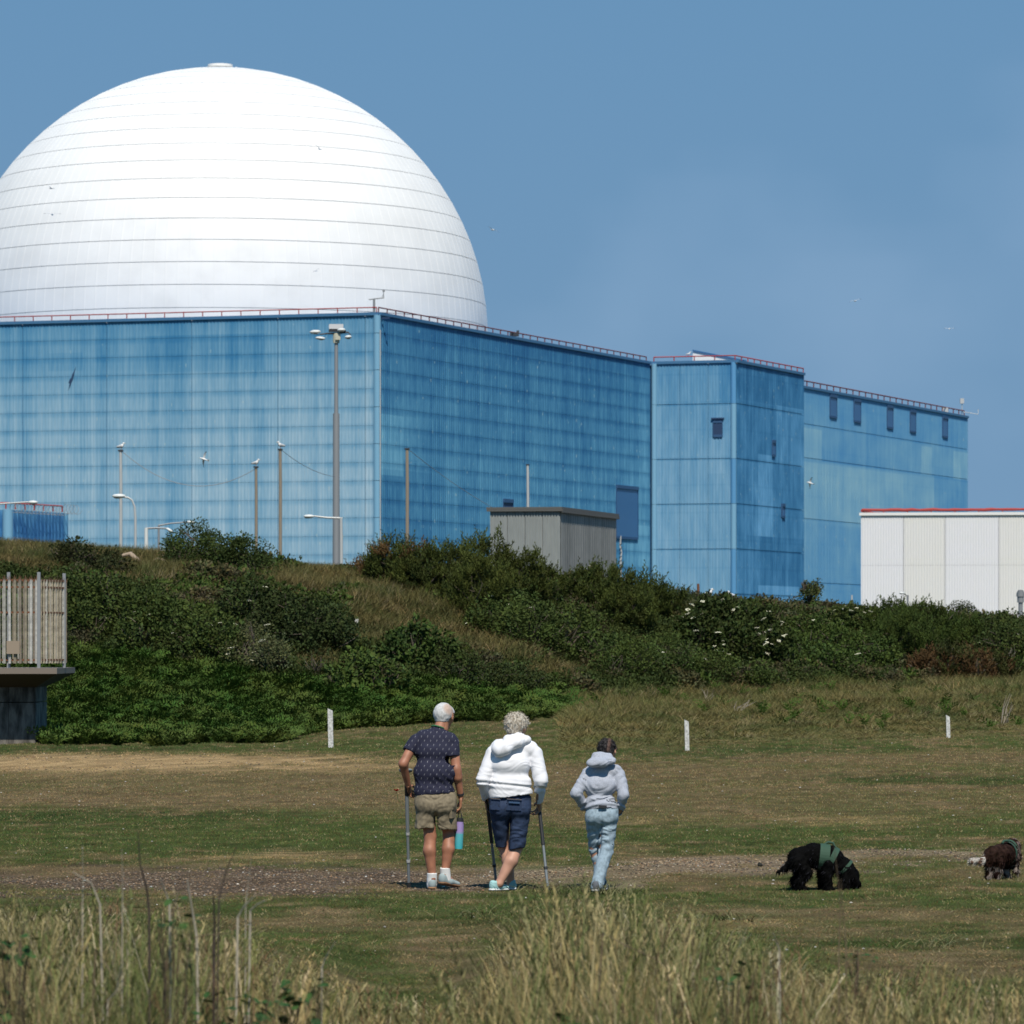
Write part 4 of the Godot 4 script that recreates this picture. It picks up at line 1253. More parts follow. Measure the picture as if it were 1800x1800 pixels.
func hillside():
	SPRIG["bramble"] = [sprig_mesh(1, 44, 0.24, 0.095, 0.058, 0.25, 0.45), sprig_mesh(2, 44, 0.24, 0.09, 0.055, 0.25, 0.45)]
	SPRIG["broad"] = [sprig_mesh(3, 34, 0.26, 0.135, 0.085, 0.3, 0.4)]
	SPRIG["small"] = [sprig_mesh(4, 52, 0.24, 0.075, 0.042, 0.3, 0.45)]
	SPRIG["gorse"] = [spiky_mesh(5, 5, 0.42, 0.12, 0.03), spiky_mesh(6, 6, 0.36, 0.12, 0.032)]
	SPRIG["fern"] = [frond_mesh(7, 4), frond_mesh(8, 5), frond_mesh(9, 4)]
	SPRIG["grass"] = [tuft_mesh(10, 18, 0.10, 0.5, 0.011), tuft_mesh(11, 14, 0.10, 0.9, 0.012)]
	var um := MB.new()
	um.col = Color(0.72, 0.70, 0.52)
	var g := RandomNumberGenerator.new(); g.seed = 3
	for k in 16:
		var a := g.randf() * TAU; var r := sqrt(g.randf()) * 0.1
		um.ball(Vector3(cos(a) * r, 0.02 * cos(r * 15.0), sin(a) * r), Vector3(0.026, 0.012, 0.026), 3, 5)
	SPRIG["umbel"] = um.mesh()
	var DARK := Color(0.054, 0.078, 0.021)
	var MID := Color(0.056, 0.083, 0.022)
	var GORSE := Color(0.052, 0.066, 0.018)
	var lone := "dark scrub on the bank"
	shrub("hawthorn_bush", "tall twin humped dark bush on the crest between the short lamps and the gull posts", "bush", "", [[345, 919, 1000, 100], [395, 945, 1010, 120], [435, 946, 1018, 90], [320, 948, 1005, 70], [455, 975, 1024, 60]], "small", Color(0.044, 0.064, 0.018), 34.0, 1.0, 0, 10)
	shrub("bramble_mound", "low dark bramble mound with bare twigs on the crest below the small blue store", "bush", "", [[125, 950, 1002, 80], [165, 962, 1014, 90], [205, 982, 1022, 70]], "bramble", Color(0.037, 0.045, 0.017), 26.0, 0.9, 0, 30)
	shrub("bramble_thicket", "dark bramble thicket beside the palisade fence, specked with white flowers", "bush", lone, [[130, 1002, 1085, 120], [190, 1015, 1105, 130], [250, 1040, 1125, 110], [150, 1060, 1130, 90]], "bramble", DARK, 26.0, 1.0, 5, 10)
	shrub("bramble_thicket", "wide dark bramble thicket below the twin humped bush, white flowers along its top", "bush", lone, [[300, 1052, 1140, 130], [360, 1075, 1160, 120], [250, 1085, 1145, 100], [330, 1105, 1165, 110], [395, 1100, 1175, 70]], "bramble", DARK, 26.0, 1.0, 5, 12)
	shrub("grey_leaved_bush", "grey green bush with cream blossom at the lower edge of the bramble", "bush", "", [[445, 1095, 1178, 70], [480, 1120, 1192, 80], [425, 1125, 1180, 60]], "small", Color(0.091, 0.101, 0.046), 30.0, 1.0, 10, 12)
	shrub("bramble_thicket", "dark rounded thicket right of the twin humped bush, on the middle of the bank", "bush", lone, [[440, 1020, 1100, 110], [500, 1040, 1115, 110], [555, 1062, 1130, 100], [590, 1090, 1150, 90], [530, 1085, 1150, 110], [470, 1070, 1125, 80]], "bramble", Color(0.037, 0.053, 0.018), 26.0, 1.0, 4, 10)
	shrub("sycamore_bush", "fresh green broad leaved bush below the short white stub", "bush", "", [[625, 1150, 1222, 90], [665, 1160, 1230, 90], [600, 1175, 1228, 60]], "broad", Color(0.061, 0.095, 0.024), 20.0, 1.0, 0, 8)
	shrub("sycamore_bush", "fresh green broad leaved bush standing alone on the brown grass slope", "bush", "", [[720, 1095, 1178, 90], [765, 1108, 1188, 80], [690, 1125, 1180, 60]], "broad", Color(0.051, 0.085, 0.022), 20.0, 1.0, 0, 8)
	shrub("gorse_bush", "gorse bush with browned tips on the crest at the corner of the long hall", "bush", "gorse along the crest", [[690, 952, 1030, 90], [655, 972, 1022, 60], [725, 962, 1040, 90], [640, 988, 1018, 44]], "gorse", GORSE, 46.0, 1.0, 0, 16, 0.28)
	shrub("gorse_bush", "big dark gorse bush on the crest in front of the grey shed", "bush", "gorse along the crest", [[790, 962, 1056, 110], [855, 945, 1062, 90], [910, 974, 1068, 100], [745, 972, 1052, 90], [840, 990, 1085, 140], [950, 996, 1074, 80]], "gorse", GORSE, 46.0, 1.0, 0, 12, 0.0)
	shrub("bramble_thicket", "dark bramble sweep running down the bank under the big gorse bush", "bush", lone, [[870, 1060, 1120, 120], [930, 1070, 1145, 130], [990, 1085, 1160, 120], [1050, 1110, 1180, 130], [900, 1040, 1100, 120], [1000, 1060, 1120, 120]], "bramble", DARK, 26.0, 1.0, 5, 14)
	shrub("gorse_bush", "gorse bush on the crest between the grey shed and the rusty post", "bush", "gorse along the crest", [[1040, 998, 1078, 90], [1090, 1004, 1084, 100], [1140, 1018, 1090, 90], [1180, 1038, 1096, 60], [1100, 1036, 1105, 120]], "gorse", Color(0.05, 0.066, 0.018), 46.0, 1.0, 0, 10, 0.0)
	shrub("elder_bush", "big elder bush covered in flat cream flower heads, before the stair block", "bush", "", [[1260, 1048, 1140, 130], [1320, 1062, 1160, 120], [1230, 1080, 1150, 90], [1355, 1095, 1175, 80], [1290, 1100, 1175, 120]], "broad", Color(0.041, 0.061, 0.018), 24.0, 0.9, 66, 10)
	shrub("elder_bush", "small elder bush with a few cream flower heads right of the sapling", "bush", "", [[1500, 1066, 1118, 80], [1530, 1075, 1124, 50]], "broad", Color(0.049, 0.070, 0.020), 24.0, 0.8, 20, 6)
	shrub("sapling", "lone loose leaved sapling above the scrub, before the rear hall", "tree", "", [[1414, 1018, 1045, 16], [1425, 1022, 1068, 20], [1436, 1022, 1050, 14], [1424, 1045, 1075, 22]], "broad", Color(0.073, 0.090, 0.032), 22.0, 0.55, 0, 14)
	shrub("gorse_bush", "wide gorse bush on the crest in front of the white hall", "bush", "gorse along the crest", [[1575, 1062, 1135, 110], [1640, 1070, 1145, 110], [1600, 1085, 1160, 130], [1690, 1090, 1150, 80], [1545, 1078, 1130, 70]], "gorse", Color(0.044, 0.066, 0.017), 46.0, 1.0, 0, 8)
	shrub("privet_bush", "little dark bush on the skyline in front of the white hall", "bush", "", [[1680, 1062, 1092, 32], [1695, 1060, 1094, 30], [1708, 1066, 1096, 24]], "small", Color(0.041, 0.053, 0.018), 34.0, 0.8, 0, 6)
	shrub("bramble_thicket", "green bramble bank right of the wide gorse, under the thick grey mast", "bush", lone, [[1750, 1078, 1140, 90], [1800, 1082, 1150, 90], [1770, 1100, 1165, 120], [1840, 1085, 1150, 90]], "bramble", Color(0.051, 0.070, 0.020), 26.0, 1.0, 8, 10)
	shrub("dying_gorse_bush", "half dead brown gorse low on the bank below the white hall", "bush", "", [[1660, 1138, 1200, 90], [1715, 1145, 1204, 90], [1625, 1150, 1195, 60], [1760, 1155, 1202, 60]], "gorse", Color(0.043, 0.048, 0.017), 34.0, 1.0, 0, 22, 0.55)
	shrub("bramble_thicket", "dark mixed bramble at the foot of the big elder bush", "bush", lone, [[1180, 1120, 1195, 130], [1120, 1130, 1200, 110], [1240, 1150, 1205, 120], [1310, 1165, 1212, 110], [1080, 1150, 1205, 90]], "small", DARK, 28.0, 1.0, 4, 14)
	shrub("bramble_thicket", "mid green bramble swell between the elder and the wide gorse", "bush", lone, [[1420, 1085, 1150, 120], [1470, 1100, 1165, 110], [1400, 1115, 1180, 110], [1530, 1120, 1180, 110], [1460, 1140, 1195, 130]], "bramble", Color(0.056, 0.087, 0.022), 24.0, 1.0, 3, 10)
	shrub("bramble_thicket", "low dark thicket over the bracken at the middle of the bank foot", "bush", lone, [[800, 1150, 1215, 110], [860, 1165, 1225, 110], [920, 1175, 1230, 100], [560, 1150, 1200, 70]], "small", Color(0.044, 0.059, 0.020), 26.0, 1.0, 0, 12)
	bank_cover()

var GRASSY := [[100, 985, 170, 28], [260, 1008, 70, 28], [560, 1028, 90, 22], [680, 1068, 80, 34], [755, 1098, 80, 32], [830, 1125, 80, 24], [900, 1152, 70, 20], [570, 1175, 50, 26], [655, 1108, 50, 34], [960, 1185, 60, 16], [310, 1000, 50, 14]]

func bank_kind(p: float, y: float, n: float) -> int:
	# 0 scrub, 1 grass, 2 bracken, 3 foot grass
	var top := ramp([-100, 1140, 100, 1140, 300, 1168, 480, 1198, 560, 1204, 700, 1198, 820, 1205, 980, 1218, 1010, 1270], p) + n * 14.0
	if p < 1000.0 and y > top: return 2
	if p > 1900.0 and y < 1160.0: return 0
	for a in GRASSY:
		var dx: float = (p - a[0]) / a[2]; var dy: float = (y - a[1]) / a[3]
		if dx * dx + dy * dy < 1.0 + n * 0.7: return 1
	var foot := ramp([950, 1232, 1050, 1222, 1250, 1210, 1450, 1204, 1600, 1202, 1800, 1186], p)
	if p > 950.0 and y > foot + n * 14.0: return 3
	return 0

func bank_cover():
	var sx := [[], [], []]; var sc := [PackedColorArray(), PackedColorArray(), PackedColorArray()]
	var gx := []; var gc := PackedColorArray()
	var fx := [[], [], []]; var fc := [PackedColorArray(), PackedColorArray(), PackedColorArray()]
	for k in 74000:
		var p := rng.randf_range(-120.0, 1920.0) if k < 60000 else rng.randf_range(-560.0, 2360.0)
		var t := rng.randf_range(-0.42, 1.25)
		if p > 1000.0 and rng.randf() < 0.28: t = rng.randf_range(-1.1, -0.3)
		var fd := ramp(T_FD, p)
		var d := fd + 23.0 * t
		var x := (p - 900.0) / F * d
		var h := gh(x, d)
		var y := HOR + (EYE - h) / d * F
		var n := nz.get_noise_2d(x * 0.45, d * 0.45)
		var n2 := nz.get_noise_2d(x * 0.12 + 9.0, d * 0.12)
		var kind := bank_kind(p, y, n)
		if t < 0.0 and kind == 0: continue
		if t < -0.42 and kind != 3: continue
		if t < 0.0 and kind == 2 and y > ramp([-100, 1309, 200, 1309, 480, 1305, 560, 1284, 640, 1270, 800, 1268, 960, 1262, 1000, 1240], p) + n * 8.0: continue
		match kind:
			0:
				if t > 1.1: continue
				var which := 0 if n2 + n * 0.5 < 0.1 else (1 if rng.randf() < 0.6 else 2)
				var c: Color = [Color(0.05, 0.07, 0.02), Color(0.068, 0.108, 0.025), Color(0.10, 0.085, 0.042)][which]
				if n > 0.3: c = c.lerp(Color(0.10, 0.075, 0.05), 0.6)
				var s := rng.randf_range(0.6, 1.15)
				sx[which].push_back(Transform3D(rbasis().scaled(Vector3.ONE * s), Vector3(x, h + 0.08 + maxf(0.0, n + 0.25) * 0.45 * rng.randf(), -d)))
				sc[which].push_back(vary(c, 0.3, 0.12))
			1, 3:
				if kind == 3 and rng.randf() < 0.75 * clampf(-t * 0.9 - 0.1 - n * 0.8, 0.0, 1.0): continue
				var hgt := rng.randf_range(0.2, 0.5) if kind == 1 else rng.randf_range(0.12, 0.42) * clampf(1.05 + t * 0.75, 0.22, 1.0)
				if n2 > 0.3: hgt *= 1.4
				gx.push_back(Transform3D(Basis(Vector3.UP, rng.randf() * TAU).scaled(Vector3(1.3, hgt, 1.3)), Vector3(x, h - 0.02, -d)))
				var dry := clampf(0.55 + n * 0.9 + (0.1 if kind == 1 else 0.0), 0.0, 1.0)
				var gcol := Color(0.06, 0.078, 0.028)
				gcol = gcol.lerp(Color(0.155, 0.122, 0.058), dry)
				if kind == 3: gcol = Color(gcol.r * 1.35, gcol.g * 1.4, gcol.b * 1.3)
				else: gcol = Color(gcol.r * 1.15, gcol.g * 1.2, gcol.b * 1.15)
				if rng.randf() < 0.08: gcol = Color(0.29, 0.22, 0.125)
				gc.push_back(vary(gcol, 0.3, 0.1))
			2:
				if rng.randf() < 0.05 + 0.5 * maxf(0.0, n2 + n - 0.3) or (p < 76.0 and y > 1215.0): continue
				var w := rng.randi() % 3
				var s := rng.randf_range(0.4, 0.72)
				fx[w].push_back(Transform3D(Basis(Vector3.UP, rng.randf() * TAU).scaled(Vector3(s, s * rng.randf_range(0.75, 1.05), s)), Vector3(x, h - 0.03, -d)))
				fc[w].push_back(vary(Color(0.054, 0.108, 0.02).lerp(Color(0.092, 0.122, 0.028), clampf(n + 0.3, 0.0, 1.0)), 0.28, 0.1))
	for w in 3:
		var o := many(["scrub_cover", "green_scrub_cover", "dry_scrub_cover"][w], SPRIG[["bramble", "broad", "small"][w]][0], M["leaf"], sx[w], sc[w])
		tag(o, ["dark bramble cover carpeting the bank", "fresh green leafy cover in patches over the bank", "thin brownish twiggy cover in patches over the bank"][w], "undergrowth")
	var go := many("bank_grass", SPRIG["grass"][0], M["blade"], gx, gc)
	tag(go, "dry brown and green grass on the open slopes of the bank", "grass")
	# the bracken bed: one mass
	var bed := thing("bracken_bed", "bright green bracken bed along the foot of the bank, beside the concrete platform", "bracken")
	bed.set_meta("kind", "stuff")
	for w in 3: many("fronds", SPRIG["fern"][w], M["leaf"], fx[w], fc[w], bed)
	# single young ferns in the grass on the other side
	var fm := []
	for w in 3:
		var q := MB.new()
		fm.push_back(SPRIG["fern"][w])
	var spots := [[1005, 1240], [1050, 1248], [1100, 1236], [1170, 1232], [1240, 1262], [1275, 1250], [1300, 1232], [1340, 1262], [1385, 1258], [1395, 1272], [1340, 1228], [1440, 1250], [1445, 1262], [1480, 1258], [1505, 1262], [1400, 1238], [1380, 1280], [1430, 1224], [1490, 1282], [1520, 1284], [1550, 1290], [1555, 1276], [1590, 1248], [1600, 1252], [1660, 1248], [1665, 1262], [1712, 1240], [1740, 1288], [1790, 1284], [1460, 1222], [1250, 1222], [1205, 1248], [1640, 1226], [1575, 1232], [1760, 1262], [1695, 1266]]
	var first: Node3D = null
	for s in spots:
		var at := hit(s[0], s[1])
		var o: Node3D
		if first == null:
			o = thing("young_fern", "small green fern growing in the dry grass below the elder and gorse", "fern", at, "young ferns in the grass")
			part("fronds", fm[0], M["fern_leaf"] if M.has("fern_leaf") else fern_material(), o)
			first = o
		else:
			o = copy_of(first, at, rng.randf() * TAU, "small green fern growing in the dry grass below the elder and gorse", "young_fern")
			(o.get_child(0) as MeshInstance3D).mesh = fm[rng.randi() % 3]
		o.scale = Vector3.ONE * rng.randf_range(0.35, 0.62); o.position.y += 0.12
	# bare pale twigs
	var tw := [[1290, 1258, 1318, 1226, "forked bare pale twigs in the grass beside the middle white stake"], [1230, 1245, 1248, 1210, "thin bare twig bush at the foot of the bramble under the elder"], [1765, 1272, 1778, 1222, "bare pale twig standing in long grass past the last white stake"], [1772, 1170, 1782, 1130, "bare grey twigs below the thick grey mast"], [700, 1130, 712, 1105, "bare grey twigs on the brown slope by the lone green bush"], [880, 1220, 890, 1185, "bare grey twigs over the bracken behind the woman"]]
	for a in tw:
		var b := hit(a[0], a[1])
		var o := thing("bare_twigs", a[4], "twigs", b)
		var mb := MB.new(); mb.col = Color(0.26, 0.22, 0.17)
		var k := -b.z / F
		for q in 7:
			var tip := Vector3((a[2] - a[0]) * k * rng.randf_range(0.2, 1.5), (a[1] - a[3]) * k * rng.randf_range(0.55, 1.05), rng.randfn() * 0.25)
			var mid := tip * 0.5 + Vector3(rng.randfn(), rng.randf(), rng.randfn()) * 0.06
			mb.tube([Vector3(rng.randfn() * 0.08, -0.05, 0), mid, tip], [0.016, 0.011, 0.004], 4, false)
		part("stems", mb.mesh(), M["vc"], o)
	# grey fallen log on the grassy crest
	var lg := hit(232, 992)
	var lo := thing("fallen_branch", "bleached fallen branch lying on the grassy crest", "branch", lg)
	var lm := MB.new(); lm.col = Color(0.34, 0.26, 0.19)
	lm.tube([Vector3(-0.3, 0.25, 0), Vector3(-0.05, 0.3, 0), Vector3(0.15, 0.12, 0.1), Vector3(0.3, 0.0, 0.2)], [0.05, 0.08, 0.09, 0.05], 7)
	lm.tube([Vector3(0.5, 0.02, 0.1), Vector3(0.75, 0.14, 0.1), Vector3(0.95, 0.1, 0.1), Vector3(1.05, -0.1, 0.1)], [0.04, 0.06, 0.06, 0.04], 7)
	part("wood", lm.mesh(), M["vc"], lo)

func fern_material() -> StandardMaterial3D:
	var m := mat("fern_leaf", lin(0.062, 0.115, 0.022), 0.7, 0.0, true)
	m.metallic_specular = 0.15
	m.backlight_enabled = true; m.backlight = Color(0.35, 0.35, 0.35)
	return m

func turf():
	# every blade one triangle, all in one mesh: too many to count
	var mb := MB.new()
	var px := []; var pc := PackedColorArray()
	var d := 24.5
	var V := mb.v; var N := mb.n; var C := mb.c
	while d < 134.0:
		var rho := 780.0 * pow(38.0 / d, 1.5)
		var step := 0.3
		var half := 0.15 * d
		var n := int(rho * step * half * 2.0 / 3.0)
		for k in n:
			var x := rng.randf_range(-half, half); var dd := d + rng.randf() * step
			if dd > 100.0:
				var pp := column(x, dd)
				if dd > ramp(T_FD, pp) + 1.0: continue
			var h := gh(x, dd)
			var c := ground_look(x, dd, h)
			var g := c.a
			if rng.randf() < g * 1.15:
				var tone := rng.randf()
				for e in 3:
					var hh := rng.randf_range(0.006, 0.022) * (0.7 + dd / 70.0) * (0.55 + 0.6 * g)
					var w := rng.randf_range(0.0035, 0.007) * (0.7 + dd / 55.0)
					var p := Vector3(x + rng.randfn() * 0.035, h - 0.004, -dd + rng.randfn() * 0.035)
					var tip := p + Vector3(rng.randfn() * 0.022, hh, rng.randfn() * 0.018)
					var an := rng.randf_range(-1.2, 1.2)
					var sd := Vector3(cos(an) * w, 0, sin(an) * w)
					var q := Color(c.r * 0.98, c.g * 0.98, c.b * 0.98)
					if tone < 0.06: q = q.lerp(Color(0.30, 0.235, 0.14), 0.5)
					elif tone < 0.34: q = q.lerp(Color(0.04, 0.072, 0.024), 0.6)
					elif tone < 0.56: q = q.lerp(Color(0.07, 0.048, 0.028), 0.65)
					q = vary(q, 0.3, 0.1)
					var nn := (Vector3(-sd.z, 0, sd.x).normalized() + Vector3(0, 0.7, 0.5)).normalized()
					V.push_back(p - sd); V.push_back(tip); V.push_back(p + sd)
					for z in 3:
						N.push_back(nn); C.push_back(q)
			elif g < 0.3 and c.r < 0.3 and rng.randf() < 0.8:
				for e in 2:
					var s := rng.randf_range(0.004, 0.011) * (0.7 + dd / 90.0)
					px.push_back(Transform3D(rbasis().scaled(Vector3(s * rng.randf_range(0.8, 1.5), s * 0.8, s)), Vector3(x + rng.randfn() * 0.1, h + s * 0.2, -dd + rng.randfn() * 0.1)))
					var v := rng.randf()
					var q := Color(c.r * 1.1, c.g * 1.1, c.b * 1.1)
					if v < 0.3: q = Color(0.08, 0.06, 0.045)
					elif v < 0.37: q = Color(0.25, 0.20, 0.135)
					elif v < 0.6: q = Color(0.20, 0.13, 0.075)
					elif v > 0.99: q = Color(0.45, 0.42, 0.37)
					pc.push_back(vary(q, 0.3, 0.1))
		d += step
	var arr := []; arr.resize(Mesh.ARRAY_MAX)
	arr[Mesh.ARRAY_VERTEX] = V; arr[Mesh.ARRAY_NORMAL] = N; arr[Mesh.ARRAY_COLOR] = C
	var am := ArrayMesh.new(); am.add_surface_from_arrays(Mesh.PRIMITIVE_TRIANGLES, arr)
	var tm := mat("turf_blade", Color.WHITE, 0.85, 0.0, true)
	tm.metallic_specular = 0.1; tm.cull_mode = BaseMaterial3D.CULL_DISABLED
	var o := part("turf", am, tm)
	o.set_meta("kind", "stuff")
	tag(o, "short worn turf covering the heath", "grass")
	var st := MB.new()
	st.ball(Vector3.ZERO, Vector3.ONE, 3, 5)
	for k in st.v.size(): st.v[k] += Vector3(sin(st.v[k].y * 5.0 + 1.0), cos(st.v[k].x * 4.0), sin(st.v[k].z * 6.0)) * 0.12
	var po := many("gravel", st.mesh(), M["vc"], px, pc)
	tag(po, "loose gravel and pebbles on the worn path", "gravel")

func seed_tuft(seed_: int, n: int) -> ArrayMesh:
	# thin stalks of unit height with loose seed heads
	var g := RandomNumberGenerator.new(); g.seed = seed_
	var mb := MB.new()
	for k in n:
		var p := Vector3(g.randfn() * 0.14, 0, g.randfn() * 0.14)
		var h := g.randf_range(0.6, 1.0)
		var o := Vector3(g.randfn() * 0.14, 0, g.randfn() * 0.1)
		var m := p + Vector3(0, h * 0.5, 0) + o * 0.3; var t := p + Vector3(0, h, 0) + o
		var sd := Vector3(0.0022, 0, 0.0008)
		var b := g.randf_range(0.8, 1.25)
		mb.col = Color(b, b * 0.96, b * 0.9)
		mb.quad(p - sd, m - sd, m + sd, p + sd); mb.quad(m - sd, t - sd * 0.6, t + sd * 0.6, m + sd)
		for q in 7:
			var a := t + (m - t) * (q * 0.045)
			var d := Vector3(g.randfn() * 0.014, 0.03 + g.randf() * 0.02, g.randfn() * 0.014)
			mb.tri(a - sd * 1.6, a + d, a + sd * 1.6)
	return mb.mesh()

func foreground():
	var edge := [-60, 1590, 120, 1592, 300, 1606, 430, 1648, 520, 1690, 600, 1728, 720, 1756, 820, 1742, 880, 1690, 930, 1606, 985, 1566, 1080, 1576, 1180, 1608, 1280, 1640, 1360, 1672, 1480, 1704, 1620, 1712, 1750, 1732, 1860, 1745]
	var meshes := [tuft_mesh(41, 8, 0.10, 0.22, 0.0046, 4), tuft_mesh(42, 8, 0.12, 0.42, 0.0048, 4), seed_tuft(43, 5)]
	var xf := [[], [], []]; var cc := [PackedColorArray(), PackedColorArray(), PackedColorArray()]
	for k in 15500:
		var d := rng.randf_range(17.5, 31.0)
		var p := rng.randf_range(-60.0, 1860.0)
		var x := (p - 900.0) / F * d
		var h := gh(x, d)
		var n := nz.get_noise_2d(x * 0.9, d * 0.5); var n2 := nf.get_noise_2d(x * 3.0, d * 2.0)
		var ye := ramp(edge, p) + n * 26.0 + n2 * 12.0
		var top := EYE - (ye - HOR) / F * d - h
		if top < 0.07: continue
		var w := (0 if rng.randf() < 0.6 else 1) if rng.randf() < 0.93 else 2
		var hh := minf(top * lerpf(0.3, 0.98, pow(rng.randf(), 1.7)), rng.randf_range(0.3, 0.7))
		if w == 2: hh = minf(top * rng.randf_range(0.75, 1.25), 0.9)
		var lean := Basis(Vector3(rng.randfn(), 0, rng.randfn()).normalized(), rng.randfn() * 0.1)
		xf[w].push_back(Transform3D((lean * Basis(Vector3.UP, rng.randf() * TAU)).scaled_local(Vector3(0.7 + hh * 0.6, hh, 0.7 + hh * 0.6)), Vector3(x, h - 0.01, -d)))
		var dry := clampf(0.56 + n * 1.2 + n2 * 0.5 + rng.randf_range(-0.35, 0.35), 0.0, 1.0)
		var c := Color(0.105, 0.135, 0.045).lerp(Color(0.37, 0.30, 0.15), dry)
		if rng.randf() < 0.07: c = Color(0.50, 0.415, 0.27)
		elif rng.randf() < 0.10: c = Color(0.16, 0.105, 0.065)
		cc[w].push_back(vary(c, 0.25, 0.08))
	for w in 3:
		var o := many("long_grass", meshes[w], M["blade"], xf[w], cc[w])
		tag(o, ["long dry grass along the near edge of the heath", "bent long dry grass among the near clumps", "thin seeding stalks standing out of the near long grass"][w], "grass")
	# dead stems: columns and rows, thickness, tone
	var D := [0.055, 0.04, 0.032]; var L := [0.42, 0.37, 0.29]; var B := [0.16, 0.11, 0.07]
	var stems := [
		[[262, 1600, 258, 1562, 246, 1518, 243, 1462], 0.0075, D, "tall dark dead stem with a crook, highest in the near grass"],
		[[385, 1580, 398, 1530, 416, 1488], 0.005, D, "thin dark twig leaning away in the near grass"],
		[[376, 1664, 377, 1620, 375, 1574], 0.0095, D, "short thick dark stump stem near the broken pale stem"],
		[[346, 1648, 338, 1600, 329, 1545], 0.008, L, "straight pale broken stem in the near grass"],
		[[298, 1588, 290, 1566, 282, 1545], 0.006, L, "short pale stem beside the green shoots"],
		[[418, 1612, 430, 1592, 448, 1575], 0.007, L, "pale snapped stem leaning over, left of two"],
		[[440, 1600, 452, 1590, 468, 1582], 0.006, L, "pale snapped stem leaning over, right of two"],
		[[176, 1590, 160, 1552, 128, 1533], 0.006, L, "pale bent stem arching to one side"],
		[[36, 1652, 44, 1622, 62, 1611], 0.006, B, "curled brown stem at the edge of the near grass"],
		[[296, 1668, 352, 1645, 404, 1640], 0.005, B, "thin brown twig lying across the near grass"],
		[[168, 1668, 190, 1700, 200, 1722], 0.005, B, "thin brown twig bending down in the near grass"],
		[[190, 1758, 205, 1742, 212, 1700], 0.006, L, "pale stalk low in the near grass"],
		[[1060, 1640, 1100, 1662, 1150, 1684, 1172, 1702], 0.005, B, "long brown twig slanting through the big clump of dry grass"],
		[[1370, 1670, 1364, 1652, 1358, 1640], 0.005, L, "little pale stalk at the far end of the dry clump"],
		[[1475, 1660, 1478, 1590, 1470, 1520, 1466, 1488], 0.0038, B, "single tall grass stalk in front of the black dog"],
		[[1487, 1660, 1482, 1600, 1478, 1545], 0.0035, B, "shorter grass stalk beside the tall one before the black dog"],
		[[566, 1700, 574, 1680, 590, 1655], 0.005, L, "pale forked stalk on the bare gap in the near grass"],
		[[145, 1600, 146, 1540, 145, 1486], 0.0032, L, "thin pale grass stalk, left of the dark crooked stem"],
		[[215, 1600, 216, 1550, 214, 1492], 0.003, L, "thin pale grass stalk just beside the dark crooked stem"],
		[[432, 1590, 437, 1545, 443, 1502], 0.003, L, "thin pale grass stalk near the leaning dark twig"]]
	for s in stems:
		var pts := []; var rad := []
		var a: Array = s[0]
		var d := 18.6
		var base := spot(a[0], a[1], d)
		base.y = gh(base.x, d) - 0.02
		for q in a.size() / 2:
			pts.push_back(spot(a[q * 2], a[q * 2 + 1], d - q * 0.05) - base)
			rad.push_back(s[1] * 0.8 * (1.0 - 0.6 * q / (a.size() / 2.0 - 1.0)))
		pts.push_front(Vector3((a[0] - a[2]) * 0.0012, 0, 0)); rad.push_front(s[1] * 0.85)
		var o := thing("dead_stem", s[3], "stem", base)
		var mb := MB.new(); mb.col = Color(s[2][0], s[2][1], s[2][2])
		mb.tube(pts, rad, 6)
		part("stalk", mb.mesh(), M["vc"], o)
	# bramble and other leafy plants among the grass, leaf by leaf
	var lf := []
	for v in 3:
		var mb := MB.new()
		mb.col = [Color(0.035, 0.085, 0.024), Color(0.05, 0.105, 0.03), Color(0.026, 0.06, 0.02)][v]
		var rim := [Vector2(0, 0), Vector2(0.3, 0.16), Vector2(0.44, 0.4), Vector2(0.36, 0.68), Vector2(0.16, 0.9), Vector2(0, 1.0)]
		for e in 5:
			for sgn in [-1.0, 1.0]:
				var p0 := Vector3(0, -0.02, rim[e].y); var p1 := Vector3(0, -0.02, rim[e + 1].y)
				var q0 := Vector3(rim[e].x * sgn, 0.08 * rim[e].x, rim[e].y); var q1 := Vector3(rim[e + 1].x * sgn, 0.08 * rim[e + 1].x, rim[e + 1].y - 0.03)
				if sgn > 0: mb.quad(p0, q0, q1, p1)
				else: mb.quad(p0, p1, q1, q0)
		lf.push_back(mb.mesh())
	var gm: Material = M["leaf"]
	for b in [[440, 1770, 220, 60, 46, 0.062, "leafy bramble sprawling across the bottom of the near grass"], [512, 1742, 46, 40, 12, 0.06, "bramble shoot with large leaves at the tip of the sprawling bramble"], [310, 1608, 70, 62, 22, 0.05, "bright green leafy shoots below the dark crooked stem"], [24, 1668, 70, 50, 22, 0.055, "dark bramble patch at the edge beside the curled brown stem"], [6, 1765, 30, 60, 14, 0.055, "dark bramble leaves in the very corner of the near grass"], [1290, 1712, 90, 56, 22, 0.045, "green leafy patch low in the big dry clump"], [1510, 1678, 60, 24, 16, 0.035, "small spiky green plant past the big dry clump"], [1000, 1790, 60, 24, 12, 0.05, "green leaves at the bottom of the big dry clump"], [560, 1728, 26, 26, 7, 0.05, "few upright green leaves beside the bare gap"]]:
		var d := 18.4 if b[0] < 1400 else 24.5
		var c0 := spot(b[0], b[1], d)
		var o := thing("bramble_plant", b[6], "plant", Vector3(c0.x, gh(c0.x, d), c0.z))
		var sm := MB.new(); sm.col = Color(0.09, 0.06, 0.035)
